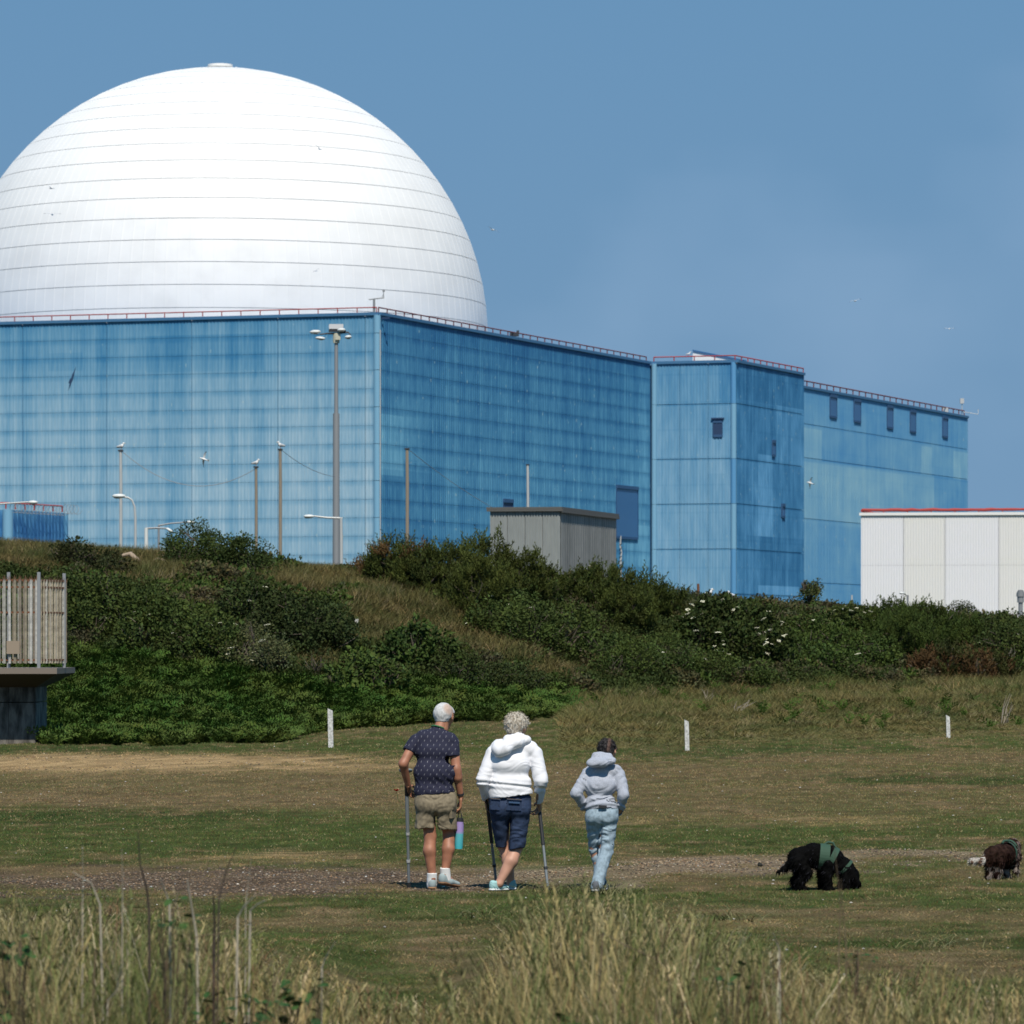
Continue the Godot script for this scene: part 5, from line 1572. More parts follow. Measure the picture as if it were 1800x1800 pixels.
		for k in b[4]:
			var at: Vector3 = spot(b[0] + rng.randf_range(-0.5, 0.5) * b[2], b[1] + rng.randf_range(-0.5, 0.5) * b[3], d + rng.randf_range(-0.25, 0.25)) - o.position
			var l := part("leaf", lf[rng.randi() % 3], gm, o)
			l.position = at
			l.rotation = Vector3(rng.randf_range(-0.2, 0.9), rng.randf() * TAU, rng.randf_range(-0.4, 0.4))
			l.scale = Vector3.ONE * b[5] * 0.85 * rng.randf_range(0.7, 1.3)
			if k % 2 == 0: sm.tube([Vector3(at.x * 0.6, 0.0, at.z * 0.6), at * 0.6 + Vector3(0, 0.04, 0), at], [0.003, 0.0025, 0.0015], 4, false)
		part("stems", sm.mesh(), M["vc"], o)

# ---------------------------------------------------------------- bodies
# a distance field on a grid, meshed as surface nets
class Field:
	var o: Vector3
	var c: float
	var nx: int
	var ny: int
	var nz: int
	var d := PackedFloat32Array()
	func _init(lo: Vector3, hi: Vector3, cell: float):
		o = lo; c = cell
		nx = int((hi.x - lo.x) / c) + 2; ny = int((hi.y - lo.y) / c) + 2; nz = int((hi.z - lo.z) / c) + 2
		d.resize(nx * ny * nz); d.fill(9.0)
	func cap(a: Vector3, b: Vector3, ra: float, rb: float, k := 0.02, ax := Vector3.ZERO, f := 1.0):
		var m := maxf(ra, rb) + k + c * 3.0
		var lo := (a.min(b) - Vector3.ONE * m - o) / c; var hi := (a.max(b) + Vector3.ONE * m - o) / c
		var i0 := maxi(0, int(lo.x)); var i1 := mini(nx - 1, int(hi.x) + 1)
		var j0 := maxi(0, int(lo.y)); var j1 := mini(ny - 1, int(hi.y) + 1)
		var k0 := maxi(0, int(lo.z)); var k1 := mini(nz - 1, int(hi.z) + 1)
		var ba := b - a
		var st := 1.0 / f - 1.0
		var flat := ax != Vector3.ZERO
		if flat: ba += ax * ba.dot(ax) * st
		var bb := maxf(ba.dot(ba), 1e-9)
		var dr := rb - ra
		for z in range(k0, k1 + 1):
			for y in range(j0, j1 + 1):
				var q := (z * ny + y) * nx + i0
				var p := o + Vector3(i0, y, z) * c - a
				for x in range(i0, i1 + 1):
					var e := p
					if flat: e += ax * e.dot(ax) * st
					var t := clampf(e.dot(ba) / bb, 0.0, 1.0)
					var v := (e - ba * t).length() - ra - dr * t
					var w := d[q]
					var h := k - absf(v - w)
					if h > 0.0: d[q] = minf(v, w) - h * h * 0.25 / k
					elif v < w: d[q] = v
					q += 1; p.x += c
	func cut(p0: Vector3, n: Vector3, r: float):
		# removes what lies beyond the plane, within r of p0
		var lo := (p0 - Vector3.ONE * r - o) / c; var hi := (p0 + Vector3.ONE * r - o) / c
		for z in range(maxi(0, int(lo.z)), mini(nz - 1, int(hi.z) + 1) + 1):
			for y in range(maxi(0, int(lo.y)), mini(ny - 1, int(hi.y) + 1) + 1):
				for x in range(maxi(0, int(lo.x)), mini(nx - 1, int(hi.x) + 1) + 1):
					var q := (z * ny + y) * nx + x
					if d[q] > c * 4.0: continue
					var p := o + Vector3(x, y, z) * c - p0
					if p.length_squared() > r * r: continue
					d[q] = maxf(d[q], p.dot(n))
	func warp(fn: Callable):
		for z in nz:
			for y in ny:
				var q := (z * ny + y) * nx
				for x in nx:
					if absf(d[q]) < c * 3.5: d[q] += fn.call(o + Vector3(x, y, z) * c)
					q += 1
	func mesh(mb, tint = null):
		var ids := {}
		var sx := 1; var sy := nx; var sz := nx * ny
		var off := [0, sx, sy, sx + sy, sz, sx + sz, sy + sz, sx + sy + sz]
		var base: Color = mb.col
		for z in nz - 1:
			for y in ny - 1:
				var q := (z * ny + y) * nx
				for x in nx - 1:
					var d0 := d[q]
					if d0 < c * 2.0 and d0 > -c * 2.0:
						var v := [d0, d[q + 1], d[q + sy], d[q + sx + sy], d[q + sz], d[q + sx + sz], d[q + sy + sz], d[q + sx + sy + sz]]
						var ins := 0
						for e in 8:
							if v[e] < 0.0: ins += 1
						if ins > 0 and ins < 8:
							var s := Vector3.ZERO; var cnt := 0
							for e in 8:
								for ax in 3:
									if e & (1 << ax): continue
									var g := e | (1 << ax)
									var a: float = v[e]; var b: float = v[g]
									if (a < 0.0) != (b < 0.0):
										var t := a / (a - b)
										var p := Vector3(e & 1, (e >> 1) & 1, (e >> 2) & 1)
										p[ax] = t
										s += p; cnt += 1
							s /= cnt
							var n := Vector3(v[1] + v[3] + v[5] + v[7] - v[0] - v[2] - v[4] - v[6], v[2] + v[3] + v[6] + v[7] - v[0] - v[1] - v[4] - v[5], v[4] + v[5] + v[6] + v[7] - v[0] - v[1] - v[2] - v[3]).normalized()
							var w := o + (Vector3(x, y, z) + s) * c
							if tint != null: mb.col = tint.call(w, n)
							ids[q] = mb.vert(w, n)
					q += 1
		mb.col = base
		for q in ids:
			var inside: bool = d[q] < 0.0
			for ax in 3:
				var st: int = [sx, sy, sz][ax]
				if (d[q + st] < 0.0) == inside: continue
				var u: int = [sy, sz, sx][ax]; var w: int = [sz, sx, sy][ax]
				var a = ids.get(q - u - w); var b = ids.get(q - w); var e = ids.get(q); var f = ids.get(q - u)
				if a == null or b == null or f == null: continue
				if inside: mb.i.append_array(PackedInt32Array([a, e, b, a, f, e]))
				else: mb.i.append_array(PackedInt32Array([a, b, e, a, e, f]))

var bk := 0.0052      # metres per picture row at the group
var bp := 765.0
var by := 1557.0
func J(p: float, y: float, z := 0.0) -> Vector3:
	return Vector3((p - bp) * bk, (by - y) * bk, z)

# head turned to fwd; returns its parts under the given person
func head(o: Node3D, body: MB, at: Vector3, fwd: Vector3, up: Vector3, r: float, hair_tint: Callable, hair_len: float, hairline: float, skin: Color, spikes: int):
	fwd = fwd.normalized()
	var right := fwd.cross(up).normalized(); up = right.cross(fwd)
	var f := Field.new(at - Vector3.ONE * 0.2, at + Vector3.ONE * 0.2, 0.006)
	f.cap(at - fwd * r * 0.22 + up * r * 0.1, at + fwd * r * 0.12 + up * r * 0.12, r * 0.93, r * 0.86, 0.02, right, 0.9)
	f.cap(at + fwd * r * 0.42 - up * r * 0.3, at + fwd * r * 0.58 - up * r * 0.92, r * 0.62, r * 0.36, 0.03)
	f.cap(at - fwd * r * 0.15 - up * r * 0.4, at - fwd * r * 0.1 - up * r * 1.35, r * 0.56, r * 0.6, 0.03)
	f.cap(at + fwd * r * 0.98 + up * r * 0.02, at + fwd * r * 1.22 - up * r * 0.3, r * 0.1, r * 0.15, 0.012)
	f.cap(at + fwd * r * 0.85 + up * r * 0.2 - right * r * 0.35, at + fwd * r * 0.85 + up * r * 0.2 + right * r * 0.35, r * 0.14, r * 0.14, 0.02)
	for s in [-1.0, 1.0]:
		f.cap(at + right * s * r * 0.88 + up * r * 0.08 - fwd * r * 0.02, at + right * s * r * 0.9 - up * r * 0.32 + fwd * r * 0.02, r * 0.2, r * 0.14, 0.006, right, 0.5)
	body.col = skin
	f.mesh(body)
	var eye := MB.new()
	for s in [-1.0, 1.0]: eye.ball(at + fwd * r * 0.93 + right * s * r * 0.35 + up * r * 0.03, Vector3.ONE * r * 0.11, 5, 8)
	part("eyes", eye.mesh(), M["dark_metal"], o)
	var mo := MB.new()
	mo.tube([at + fwd * r * 0.99 - up * r * 0.62 - right * r * 0.22, at + fwd * r * 1.03 - up * r * 0.61, at + fwd * r * 0.99 - up * r * 0.62 + right * r * 0.22], [r * 0.03, r * 0.05, r * 0.03], 6)
	part("mouth", mo.mesh(), M["lips"], o)
	# hair: a shell over the skull, open at the face
	var h := Field.new(at - Vector3.ONE * 0.22, at + Vector3.ONE * 0.22, 0.006)
	h.cap(at - fwd * r * 0.24 + up * r * 0.12, at + fwd * r * 0.12 + up * r * 0.16, r * 0.93 + hair_len, r * 0.86 + hair_len, 0.02, right, 0.93)
	h.cap(at - fwd * r * 0.42 - up * r * 0.15, at - fwd * r * 0.38 - up * r * hairline, r * 0.66 + hair_len * 0.5, r * 0.5 + hair_len * 0.3, 0.03)
	h.cut(at + fwd * r * 0.5 + up * r * 0.35, (fwd * 0.9 - up * 0.55).normalized(), 0.3)
	h.cut(at - up * r * hairline * 0.95, (-up * 0.9 + fwd * 0.35).normalized(), 0.3)
	for s in [-1.0, 1.0]:
		h.cut(at + right * s * r * 0.95 - up * r * 0.02 + fwd * r * 0.06, (fwd * 0.8 - up * 0.6).normalized(), r * 0.62)
	var amp := 0.006 if spikes > 0 else 0.0025
	h.warp(func(p: Vector3) -> float: return nf.get_noise_3d(p.x * 26.0, p.y * 22.0, p.z * 34.0) * amp)
	var hm := MB.new()
	h.mesh(hm, hair_tint)
	var top := hm.v.size()
	for k in spikes:
		var q := rng.randi() % top
		if hm.n[q].y < -0.3: continue
		var dir := (hm.n[q] * 0.8 + Vector3(rng.randfn() * 0.5, rng.randfn() * 0.35 - 0.1, rng.randfn() * 0.4)).normalized()
		var sd := dir.cross(Vector3(rng.randfn(), rng.randfn(), rng.randfn())).normalized() * 0.0035
		hm.col = vary(hm.c[q], 0.3)
		hm.tri(hm.v[q] - sd, hm.v[q] + dir * rng.randf_range(0.01, 0.026), hm.v[q] + sd)
	part("hair", hm.mesh(), M["hair"], o)

# hand from the wrist: along points to the fingers, palm is the way the palm faces, thumb the side of the thumb
func hand(body: MB, wrist: Vector3, along: Vector3, palm: Vector3, thumb: Vector3, curl: float, skin: Color):
	along = along.normalized(); palm = (palm - along * palm.dot(along)).normalized(); thumb = (thumb - along * thumb.dot(along) - palm * thumb.dot(palm)).normalized()
	var f := Field.new(wrist - Vector3.ONE * 0.16, wrist + Vector3.ONE * 0.16, 0.0045)
	f.cap(wrist - along * 0.02, wrist + along * 0.015, 0.025, 0.024, 0.01, palm, 0.75)
	f.cap(wrist + along * 0.02 - thumb * 0.012, wrist + along * 0.07 - thumb * 0.016, 0.024, 0.024, 0.012, palm, 0.55)
	f.cap(wrist + along * 0.02 + thumb * 0.012, wrist + along * 0.074 + thumb * 0.016, 0.024, 0.024, 0.012, palm, 0.55)
	var axis := along.cross(palm).normalized()
	for k in 4:
		var p = wrist + along * ([0.088, 0.094, 0.09, 0.078][k]) + thumb * (0.03 - 0.02 * k)
		var dir := (along + thumb * (0.1 - 0.07 * k)).normalized()
		var ln: float = [0.04, 0.044, 0.041, 0.033][k]
		for s in 3:
			dir = dir.rotated(axis, curl * (0.75 + 0.12 * k + 0.25 * s))
			var q = p + dir * ln
			f.cap(p, q, 0.0092 - 0.0008 * s, 0.0085 - 0.0008 * s, 0.003)
			p = q; ln *= 0.72
	var tp := wrist + along * 0.028 + thumb * 0.026
	var td := (along * 0.7 + thumb * 0.8 + palm * 0.25).normalized()
	for s in 2:
		var q := tp + td * (0.038 - 0.008 * s)
		f.cap(tp, q, 0.0115, 0.0095, 0.004)
		tp = q; td = (td - thumb * 0.5 + along * 0.35 + palm * curl * 0.25).normalized()
	body.col = skin
	f.mesh(body)

func fold_noise(p: Vector3, a: float) -> float:
	# long creases that run slantwise, and a little crumple
	var w := nf.get_noise_3d(p.x * 3.0, p.y * 3.0, p.z * 3.0) * 1.6
	var r := absf(nf.get_noise_3d(p.x * 5.0 + p.y * 2.5 + w, p.y * 9.0 - p.x * 3.0 + w, p.z * 5.0))
	return (0.35 - r) * a + 0.18 * nf.get_noise_3d(p.x * 13.0, p.y * 15.0, p.z * 12.0) * a

func skin_tint(c: Color, amt: float) -> Callable:
	return func(p: Vector3, _n: Vector3) -> Color:
		var v := 1.0 + nf.get_noise_3d(p.x * 12.0, p.y * 12.0, p.z * 12.0) * amt
		return Color(c.r * v, c.g * v * (1.0 - amt * 0.2), c.b * v)

func cloth(o: Node3D, called: String, f: Field, m: Material, fold: float, tint = null):
	if fold > 0.0: f.warp(func(p: Vector3) -> float: return fold_noise(p, fold))
	var mb := MB.new()
	f.mesh(mb, tint)
	return part(called, mb.mesh(), m, o)

func shoe(o: Node3D, heel: Vector3, toe: Vector3, upper: Color, sole: Color, called := "shoe"):
	var f := Field.new(heel.min(toe) - Vector3.ONE * 0.09, heel.max(toe) + Vector3.ONE * 0.11, 0.007)
	var mid := heel.lerp(toe, 0.45)
	f.cap(heel, mid, 0.036, 0.04, 0.02)
	f.cap(mid, toe, 0.042, 0.03, 0.02, Vector3.UP, 0.75)
	f.cap(heel + Vector3(0, 0.03, 0), heel.lerp(toe, 0.2) + Vector3(0, 0.04, 0), 0.034, 0.034, 0.02)
	f.cut(heel.lerp(toe, 0.1) + Vector3(0, 0.055, 0), (Vector3.UP + (heel - toe).normalized() * -0.25).normalized(), 0.2)
	f.cut(heel - Vector3(0, 0.034, 0), -Vector3.UP.slide((toe - heel).normalized()).normalized(), 0.4)
	var mb := MB.new(); mb.col = upper
	f.mesh(mb)
	var s := part(called, mb.mesh(), M["vc"], o)
	var g := Field.new(heel.min(toe) - Vector3.ONE * 0.09, heel.max(toe) + Vector3.ONE * 0.09, 0.007)
	g.cap(heel - Vector3(0, 0.025, 0), toe - Vector3(0, 0.018, 0), 0.042, 0.036, 0.02, Vector3.UP, 0.42)
	var sm := MB.new(); sm.col = sole
	g.mesh(sm)
	part("sole", sm.mesh(), M["vc"], s)

func elbow_crutch(label: String, at: Vector3, cuff: Vector3, grip: Vector3, tip: Vector3, dark: bool):
	# points are relative to at; tip on the ground
	var o := thing("elbow_crutch", label, "crutch", at, "elbow crutches")
	var t := MB.new()
	var dir := (grip - tip).normalized()
	t.tube([tip + dir * 0.03, grip.lerp(tip, 0.42)], [0.0125, 0.0125], 8)
	part("lower_tube", t.mesh(), M["crutch_grey"], o)
	var u := MB.new()
	u.tube([grip.lerp(tip, 0.44), grip], [0.0165, 0.017], 8)
	part("upper_tube", u.mesh(), M["crutch_grey"] if not dark else M["crutch_dark"], o)
	var arm := MB.new()
	arm.tube([grip - dir * 0.02, grip.lerp(cuff, 0.5), cuff], [0.02, 0.015, 0.017], 8)
	part("forearm_bar", arm.mesh(), M["crutch_dark"], o)
	var c := MB.new()
	var ring := []; var rr := []
	for k in 13:
		var a := PI * 0.15 + PI * 1.72 * k / 12.0
		ring.push_back(cuff + Vector3(sin(a) * 0.052, 0.02 + 0.012 * cos(a), -0.02 + cos(a) * 0.05)); rr.push_back(0.012)
	c.tube(ring, rr, 6)
	part("cuff", c.mesh(), M["crutch_cuff"], o)
	var h := MB.new()
	h.tube([grip + Vector3(0, 0.005, 0.02), grip + Vector3(0, 0.01, -0.12)], [0.018, 0.015], 8)
	part("handle", h.mesh(), M["crutch_dark"], o)
	for q in [0.43, 0.72]:
		var col := MB.new()
		var p := grip.lerp(tip, q)
		col.tube([p - dir * 0.012, p + dir * 0.012], [0.018, 0.018], 8)
		part("collar", col.mesh(), M["pale_metal"] if not dark else M["crutch_dark"], o)
	var fo := MB.new()
	fo.tube([tip, tip + dir * 0.012, tip + dir * 0.05], [0.021, 0.02, 0.015], 8)
	part("rubber_tip", fo.mesh(), M["crutch_dark"], o)

func shirt_print() -> ImageTexture:
	# tiny pale wading bird marks in staggered rows
	var w := 110; var h := 152
	var im := Image.create(w, h, false, Image.FORMAT_RGB8)
	im.fill(Color(lin(0.010, 0.011, 0.034)))
	for s in [Vector2i(28, 40), Vector2i(83, 116)]:
		for k in 38:
			var y: int = s.y - 22 + k
			var x: int = s.x + int(sin(k * 0.2) * 5.0)
			var c := Color(0.55, 0.55, 0.58) if k < 26 else Color(0.36, 0.33, 0.35)
			im.fill_rect(Rect2i(x - 3, y, 4 if k > 24 or k < 8 else 7, 1), c)
		im.fill_rect(Rect2i(s.x - 1, s.y - 26, 13, 5), Color(0.6, 0.6, 0.62))
	return ImageTexture.create_from_image(im)

func people():
	mat("lips", lin(0.22, 0.07, 0.06), 0.6)
	mat("skin", Color.WHITE, 0.55, 0.0, true)
	mat("crutch_grey", lin(0.20, 0.225, 0.24), 0.5, 0.1)
	mat("crutch_dark", lin(0.022, 0.024, 0.027), 0.6)
	mat("crutch_cuff", lin(0.24, 0.29, 0.31), 0.5)
	man(); woman(); stooped_person()

func ground_at(p: float, d: float) -> Vector3:
	var x := (p - 900.0) / F * d
	return Vector3(x, gh(x, d), -d)

func man():
	var d := 38.8
	bk = d / F; bp = 765.0; by = 1557.0
	var at := ground_at(765, d)
	by = HOR + (EYE - at.y) / bk
	var up0 := by - 1557.0
	by = 1557.0
	var o := thing("person", "white haired man in navy patterned shirt and khaki shorts, walking away with one crutch", "person", at)
	var skin := Color(0.36, 0.165, 0.092)
	var f := Field.new(Vector3(-0.45, -0.02, -0.4), Vector3(0.45, 1.62, 0.3), 0.011)
	# legs
	f.cap(J(751, 1412), J(756, 1464, -0.01), 0.07, 0.056, 0.02); f.cap(J(756, 1464, -0.01), J(755, 1489, 0.02), 0.053, 0.058, 0.02); f.cap(J(755, 1489, 0.02), J(760, 1538, 0.02), 0.056, 0.034, 0.02)
	f.cap(J(783, 1412), J(789, 1460, -0.06), 0.07, 0.056, 0.02); f.cap(J(789, 1460, -0.06), J(788, 1486, 0.0), 0.052, 0.057, 0.02); f.cap(J(788, 1486, 0.0), J(782, 1530, 0.02), 0.055, 0.033, 0.02)
	f.cap(J(760, 1538, 0.02), J(759, 1551, -0.06), 0.034, 0.03, 0.02); f.cap(J(782, 1530, 0.02), J(796, 1546, -0.04), 0.033, 0.028, 0.02)
	# trunk and arms
	f.cap(J(766, 1405), J(766, 1312, -0.04), 0.085, 0.085, 0.03); f.cap(J(745, 1297, -0.05), J(787, 1299, -0.05), 0.05, 0.05, 0.03)
	f.cap(J(768, 1290, -0.06), J(775, 1268, -0.1), 0.06, 0.055, 0.03)
	f.cap(J(730, 1296, -0.04), J(709, 1336, 0.05), 0.05, 0.041, 0.02); f.cap(J(709, 1336, 0.05), J(717, 1374, -0.07), 0.043, 0.028, 0.02)
	f.cap(J(797, 1300, -0.04), J(802, 1346, 0.02), 0.05, 0.042, 0.02); f.cap(J(802, 1346, 0.02), J(804, 1360, 0.01), 0.044, 0.043, 0.02); f.cap(J(803, 1352, 0.01), J(810, 1395, -0.05), 0.043, 0.027, 0.02)
	var body := MB.new()
	f.mesh(body, skin_tint(skin, 0.25))
	hand(body, J(718, 1378, -0.085), Vector3(0.1, -0.55, -0.8), Vector3(0.75, -0.3, 0.0), Vector3(0.2, 0.3, -0.6), 0.75, skin)
	hand(body, J(810, 1397, -0.05), Vector3(-0.06, -1, -0.05), Vector3(-1, 0, 0.1), Vector3(-0.1, 0, -1), 0.55, skin)
	head(o, body, J(781, 1251.5, -0.15), Vector3(0.5, -0.35, -0.85), Vector3(0.12, 1, -0.25), 0.098,
		func(p: Vector3, n: Vector3) -> Color:
			var v := nf.get_noise_3d(p.x * 60.0, p.y * 40.0, p.z * 60.0) * 0.12
			var bald: float = smoothstep(0.075, 0.04, (p - J(789, 1240, -0.08)).length())
			var low := smoothstep(1.545, 1.49, p.y)
			var c := Color(0.55 + v, 0.55 + v, 0.545 + v).lerp(Color(0.20, 0.20, 0.20), low * clampf(0.45 + v * 3.0, 0.0, 1.0))
			return c.lerp(Color(0.46, 0.31, 0.23), bald * 0.75), 0.007, 0.62, skin, 0)
	part("body", body.mesh(), M["skin"], o)
	# shirt
	var s := Field.new(Vector3(-0.42, 0.78, -0.32), Vector3(0.36, 1.56, 0.28), 0.01)
	s.cap(J(744, 1291, -0.05), J(790, 1295, -0.05), 0.075, 0.072, 0.05); s.cap(J(751, 1316, -0.03), J(778, 1316, -0.03), 0.115, 0.112, 0.05, Vector3(0, 0, 1), 0.9)
	s.cap(J(751, 1352, 0), J(779, 1352, 0), 0.128, 0.126, 0.05, Vector3(0, 0, 1), 0.88); s.cap(J(749, 1384, 0.0), J(778, 1388, 0.0), 0.112, 0.112, 0.05, Vector3(0, 0, 1), 1.0)
	s.cap(J(750, 1289, -0.06), J(768, 1280, -0.075), 0.055, 0.05, 0.04); s.cap(J(786, 1293, -0.06), J(770, 1280, -0.075), 0.055, 0.05, 0.04)
	s.cap(J(732, 1296, -0.04), J(716, 1318, 0.0), 0.064, 0.062, 0.015); s.cap(J(795, 1300, -0.04), J(797, 1332, 0.01), 0.064, 0.064, 0.015)
	s.cut(J(717, 1314, 0.0), (J(709, 1336, 0.05) - J(730, 1296, -0.04)).normalized(), 0.115)
	s.cut(J(798, 1323, 0.0), Vector3(0.06, -1, 0.1).normalized(), 0.1)
	s.cut(J(765, 1389, 0.0), Vector3(0.07, -1, 0).normalized(), 0.5)
	s.cut(J(771, 1270, -0.08), Vector3(0.22, 1, -0.45).normalized(), 0.16)
	s.warp(func(p: Vector3) -> float:
		var q := p - J(790, 1372, 0.1)
		return sin((q.y * 1.0 + q.x * 0.9) * 85.0) * 0.0045 * clampf(1.0 - q.length() * 4.0, 0.0, 1.0))
	var sm := mat("navy_print", Color.WHITE, 0.85)
	sm.albedo_texture = shirt_print()
	sm.uv1_triplanar = true; sm.uv1_scale = Vector3(1 / 0.056, 1 / 0.076, 1 / 0.056); sm.uv1_triplanar_sharpness = 24.0
	cloth(o, "shirt", s, sm, 0.006)
	var col := MB.new(); col.col = Color(0.03, 0.16, 0.07)
	var lp0 := []; var lr := []
	for k in 17:
		var an := TAU * k / 16.0
		lp0.push_back(J(770.5, 1274, -0.085) + Vector3(cos(an) * 0.062 + 0.0, -cos(an) * 0.016 + sin(an) * 0.02, sin(an) * 0.058)); lr.push_back(0.007)
	col.tube(lp0, lr, 6)
	part("lanyard", col.mesh(), M["vc"], o)
	# shorts
	var g := Field.new(Vector3(-0.27, 0.5, -0.25), Vector3(0.28, 0.95, 0.25), 0.01)
	g.cap(J(750, 1396), J(782, 1396), 0.105, 0.105, 0.05); g.cap(J(751, 1408, 0.02), J(781, 1408, 0.02), 0.115, 0.115, 0.03)
	g.cap(J(750, 1415), J(748, 1458, 0.0), 0.1, 0.097, 0.012); g.cap(J(783, 1415), J(785, 1460, -0.03), 0.1, 0.097, 0.012)
	g.cut(J(748, 1450), Vector3(-0.05, -1, 0).normalized(), 0.3)
	g.warp(func(p: Vector3) -> float:
		var gx: float = 0.006 + (0.68 - p.y) * 0.02
		return maxf(0.0, 0.022 - absf(p.x - gx)) * 1.6 * smoothstep(0.72, 0.64, p.y) - 0.008 * smoothstep(0.06, 0.0, absf(p.y - 0.6 - p.x * 0.3)) * sin(p.x * 30.0))
	var km := mat("khaki", lin(0.25, 0.205, 0.135), 0.9)
	tri_tex(km, noise_tex(61, 0.06, 3, 0.75, 1.1, 128), 3.0, false)
	cloth(o, "shorts", g, km, 0.012)
	var pk := MB.new()
	pk.box(J(796, 1420, 0.05), Vector3(0.018, 0.002, -0.05), Vector3(0, 0.055, 0), Vector3(0.012, 0, 0.006))
	part("cargo_pocket", pk.mesh(), km, o)
	var pf := MB.new()
	pf.box(J(796.5, 1412, 0.052), Vector3(0.02, 0.002, -0.052), Vector3(0, 0.018, 0), Vector3(0.016, 0, 0.008))
	part("pocket_flap", pf.mesh(), km, o)
	# socks, shoes, watch
	for q in [[J(759.5, 1530, 0.02), J(759, 1549, 0.0)], [J(782, 1521, 0.02), J(784, 1540, 0.0)]]:
		var sk := Field.new(q[1] - Vector3.ONE * 0.1, q[0] + Vector3.ONE * 0.1, 0.007)
		sk.cap(q[0] + Vector3(0, 0.01, 0), q[1], 0.046, 0.048, 0.01)
		sk.cut(q[0] + Vector3(0, 0.012, 0), Vector3.UP, 0.1)
		cloth(o, "sock", sk, M["white_paint"], 0.003)
	shoe(o, J(760, 1549, 0.03), J(757, 1550, -0.17), Color(0.30, 0.37, 0.38), Color(0.28, 0.16, 0.08))
	shoe(o, J(778, 1540, 0.04), J(803, 1548, -0.08), Color(0.30, 0.37, 0.38), Color(0.20, 0.11, 0.06))
	var wt := MB.new()
	wt.tube([J(809, 1388, -0.04), J(809.5, 1391.5, -0.045)], [0.033, 0.033], 12)
	part("watch_strap", wt.mesh(), M["crutch_dark"], o)
	elbow_crutch("grey elbow crutch held by the man in the navy patterned shirt", at, J(713, 1352, 0.0), J(714.5, 1388, -0.12), Vector3((717.5 - 765) * bk, 0.0, -0.3), false)
	# bottle hung from his hand
	var b := thing("water_bottle", "lavender to turquoise water bottle with black lid hanging from the man's hand", "bottle", at + J(806, 1486, -0.05))
	var bm := MB.new()
	var hh := 48.0 * bk
	var tilt := Vector3(0.045, 1, 0).normalized()
	var prof := [[0.0, 0.034], [0.03, 0.038], [0.5, 0.038], [0.9, 0.037], [1.0, 0.03]]
	var k0 := []
	for q in 17:
		var t := q / 16.0
		var r := 0.038 if t > 0.04 and t < 0.93 else 0.033
		var a := Color(0.05, 0.40, 0.45); var c2 := Color(0.36, 0.27, 0.55)
		bm.col = a.lerp(Color(0.11, 0.42, 0.47), clampf(t * 2.0, 0.0, 1.0)).lerp(c2, smoothstep(0.5, 0.6, t))
		if q < 16: bm.tube([tilt * hh * t, tilt * hh * (t + 1.0 / 16.0)], [r, 0.038 if t < 0.85 else 0.034], 16, true)
	part("flask", bm.mesh(), M["vc_gloss"], b)
	var lid := MB.new()
	lid.tube([tilt * hh, tilt * (hh + 0.02), tilt * (hh + 0.022), tilt * (hh + 0.034)], [0.035, 0.035, 0.03, 0.028], 14)
	part("lid", lid.mesh(), M["crutch_dark"], b)
	var lp := MB.new()
	lp.tube([tilt * (hh + 0.02) + Vector3(-0.02, 0, 0), tilt * (hh + 0.07) + Vector3(-0.014, 0, 0), tilt * (hh + 0.1), tilt * (hh + 0.07) + Vector3(0.01, 0, 0), tilt * (hh + 0.02) + Vector3(0.02, 0, 0)], [0.006, 0.006, 0.006, 0.006, 0.006], 6)
	part("carry_loop", lp.mesh(), M["crutch_dark"], b)

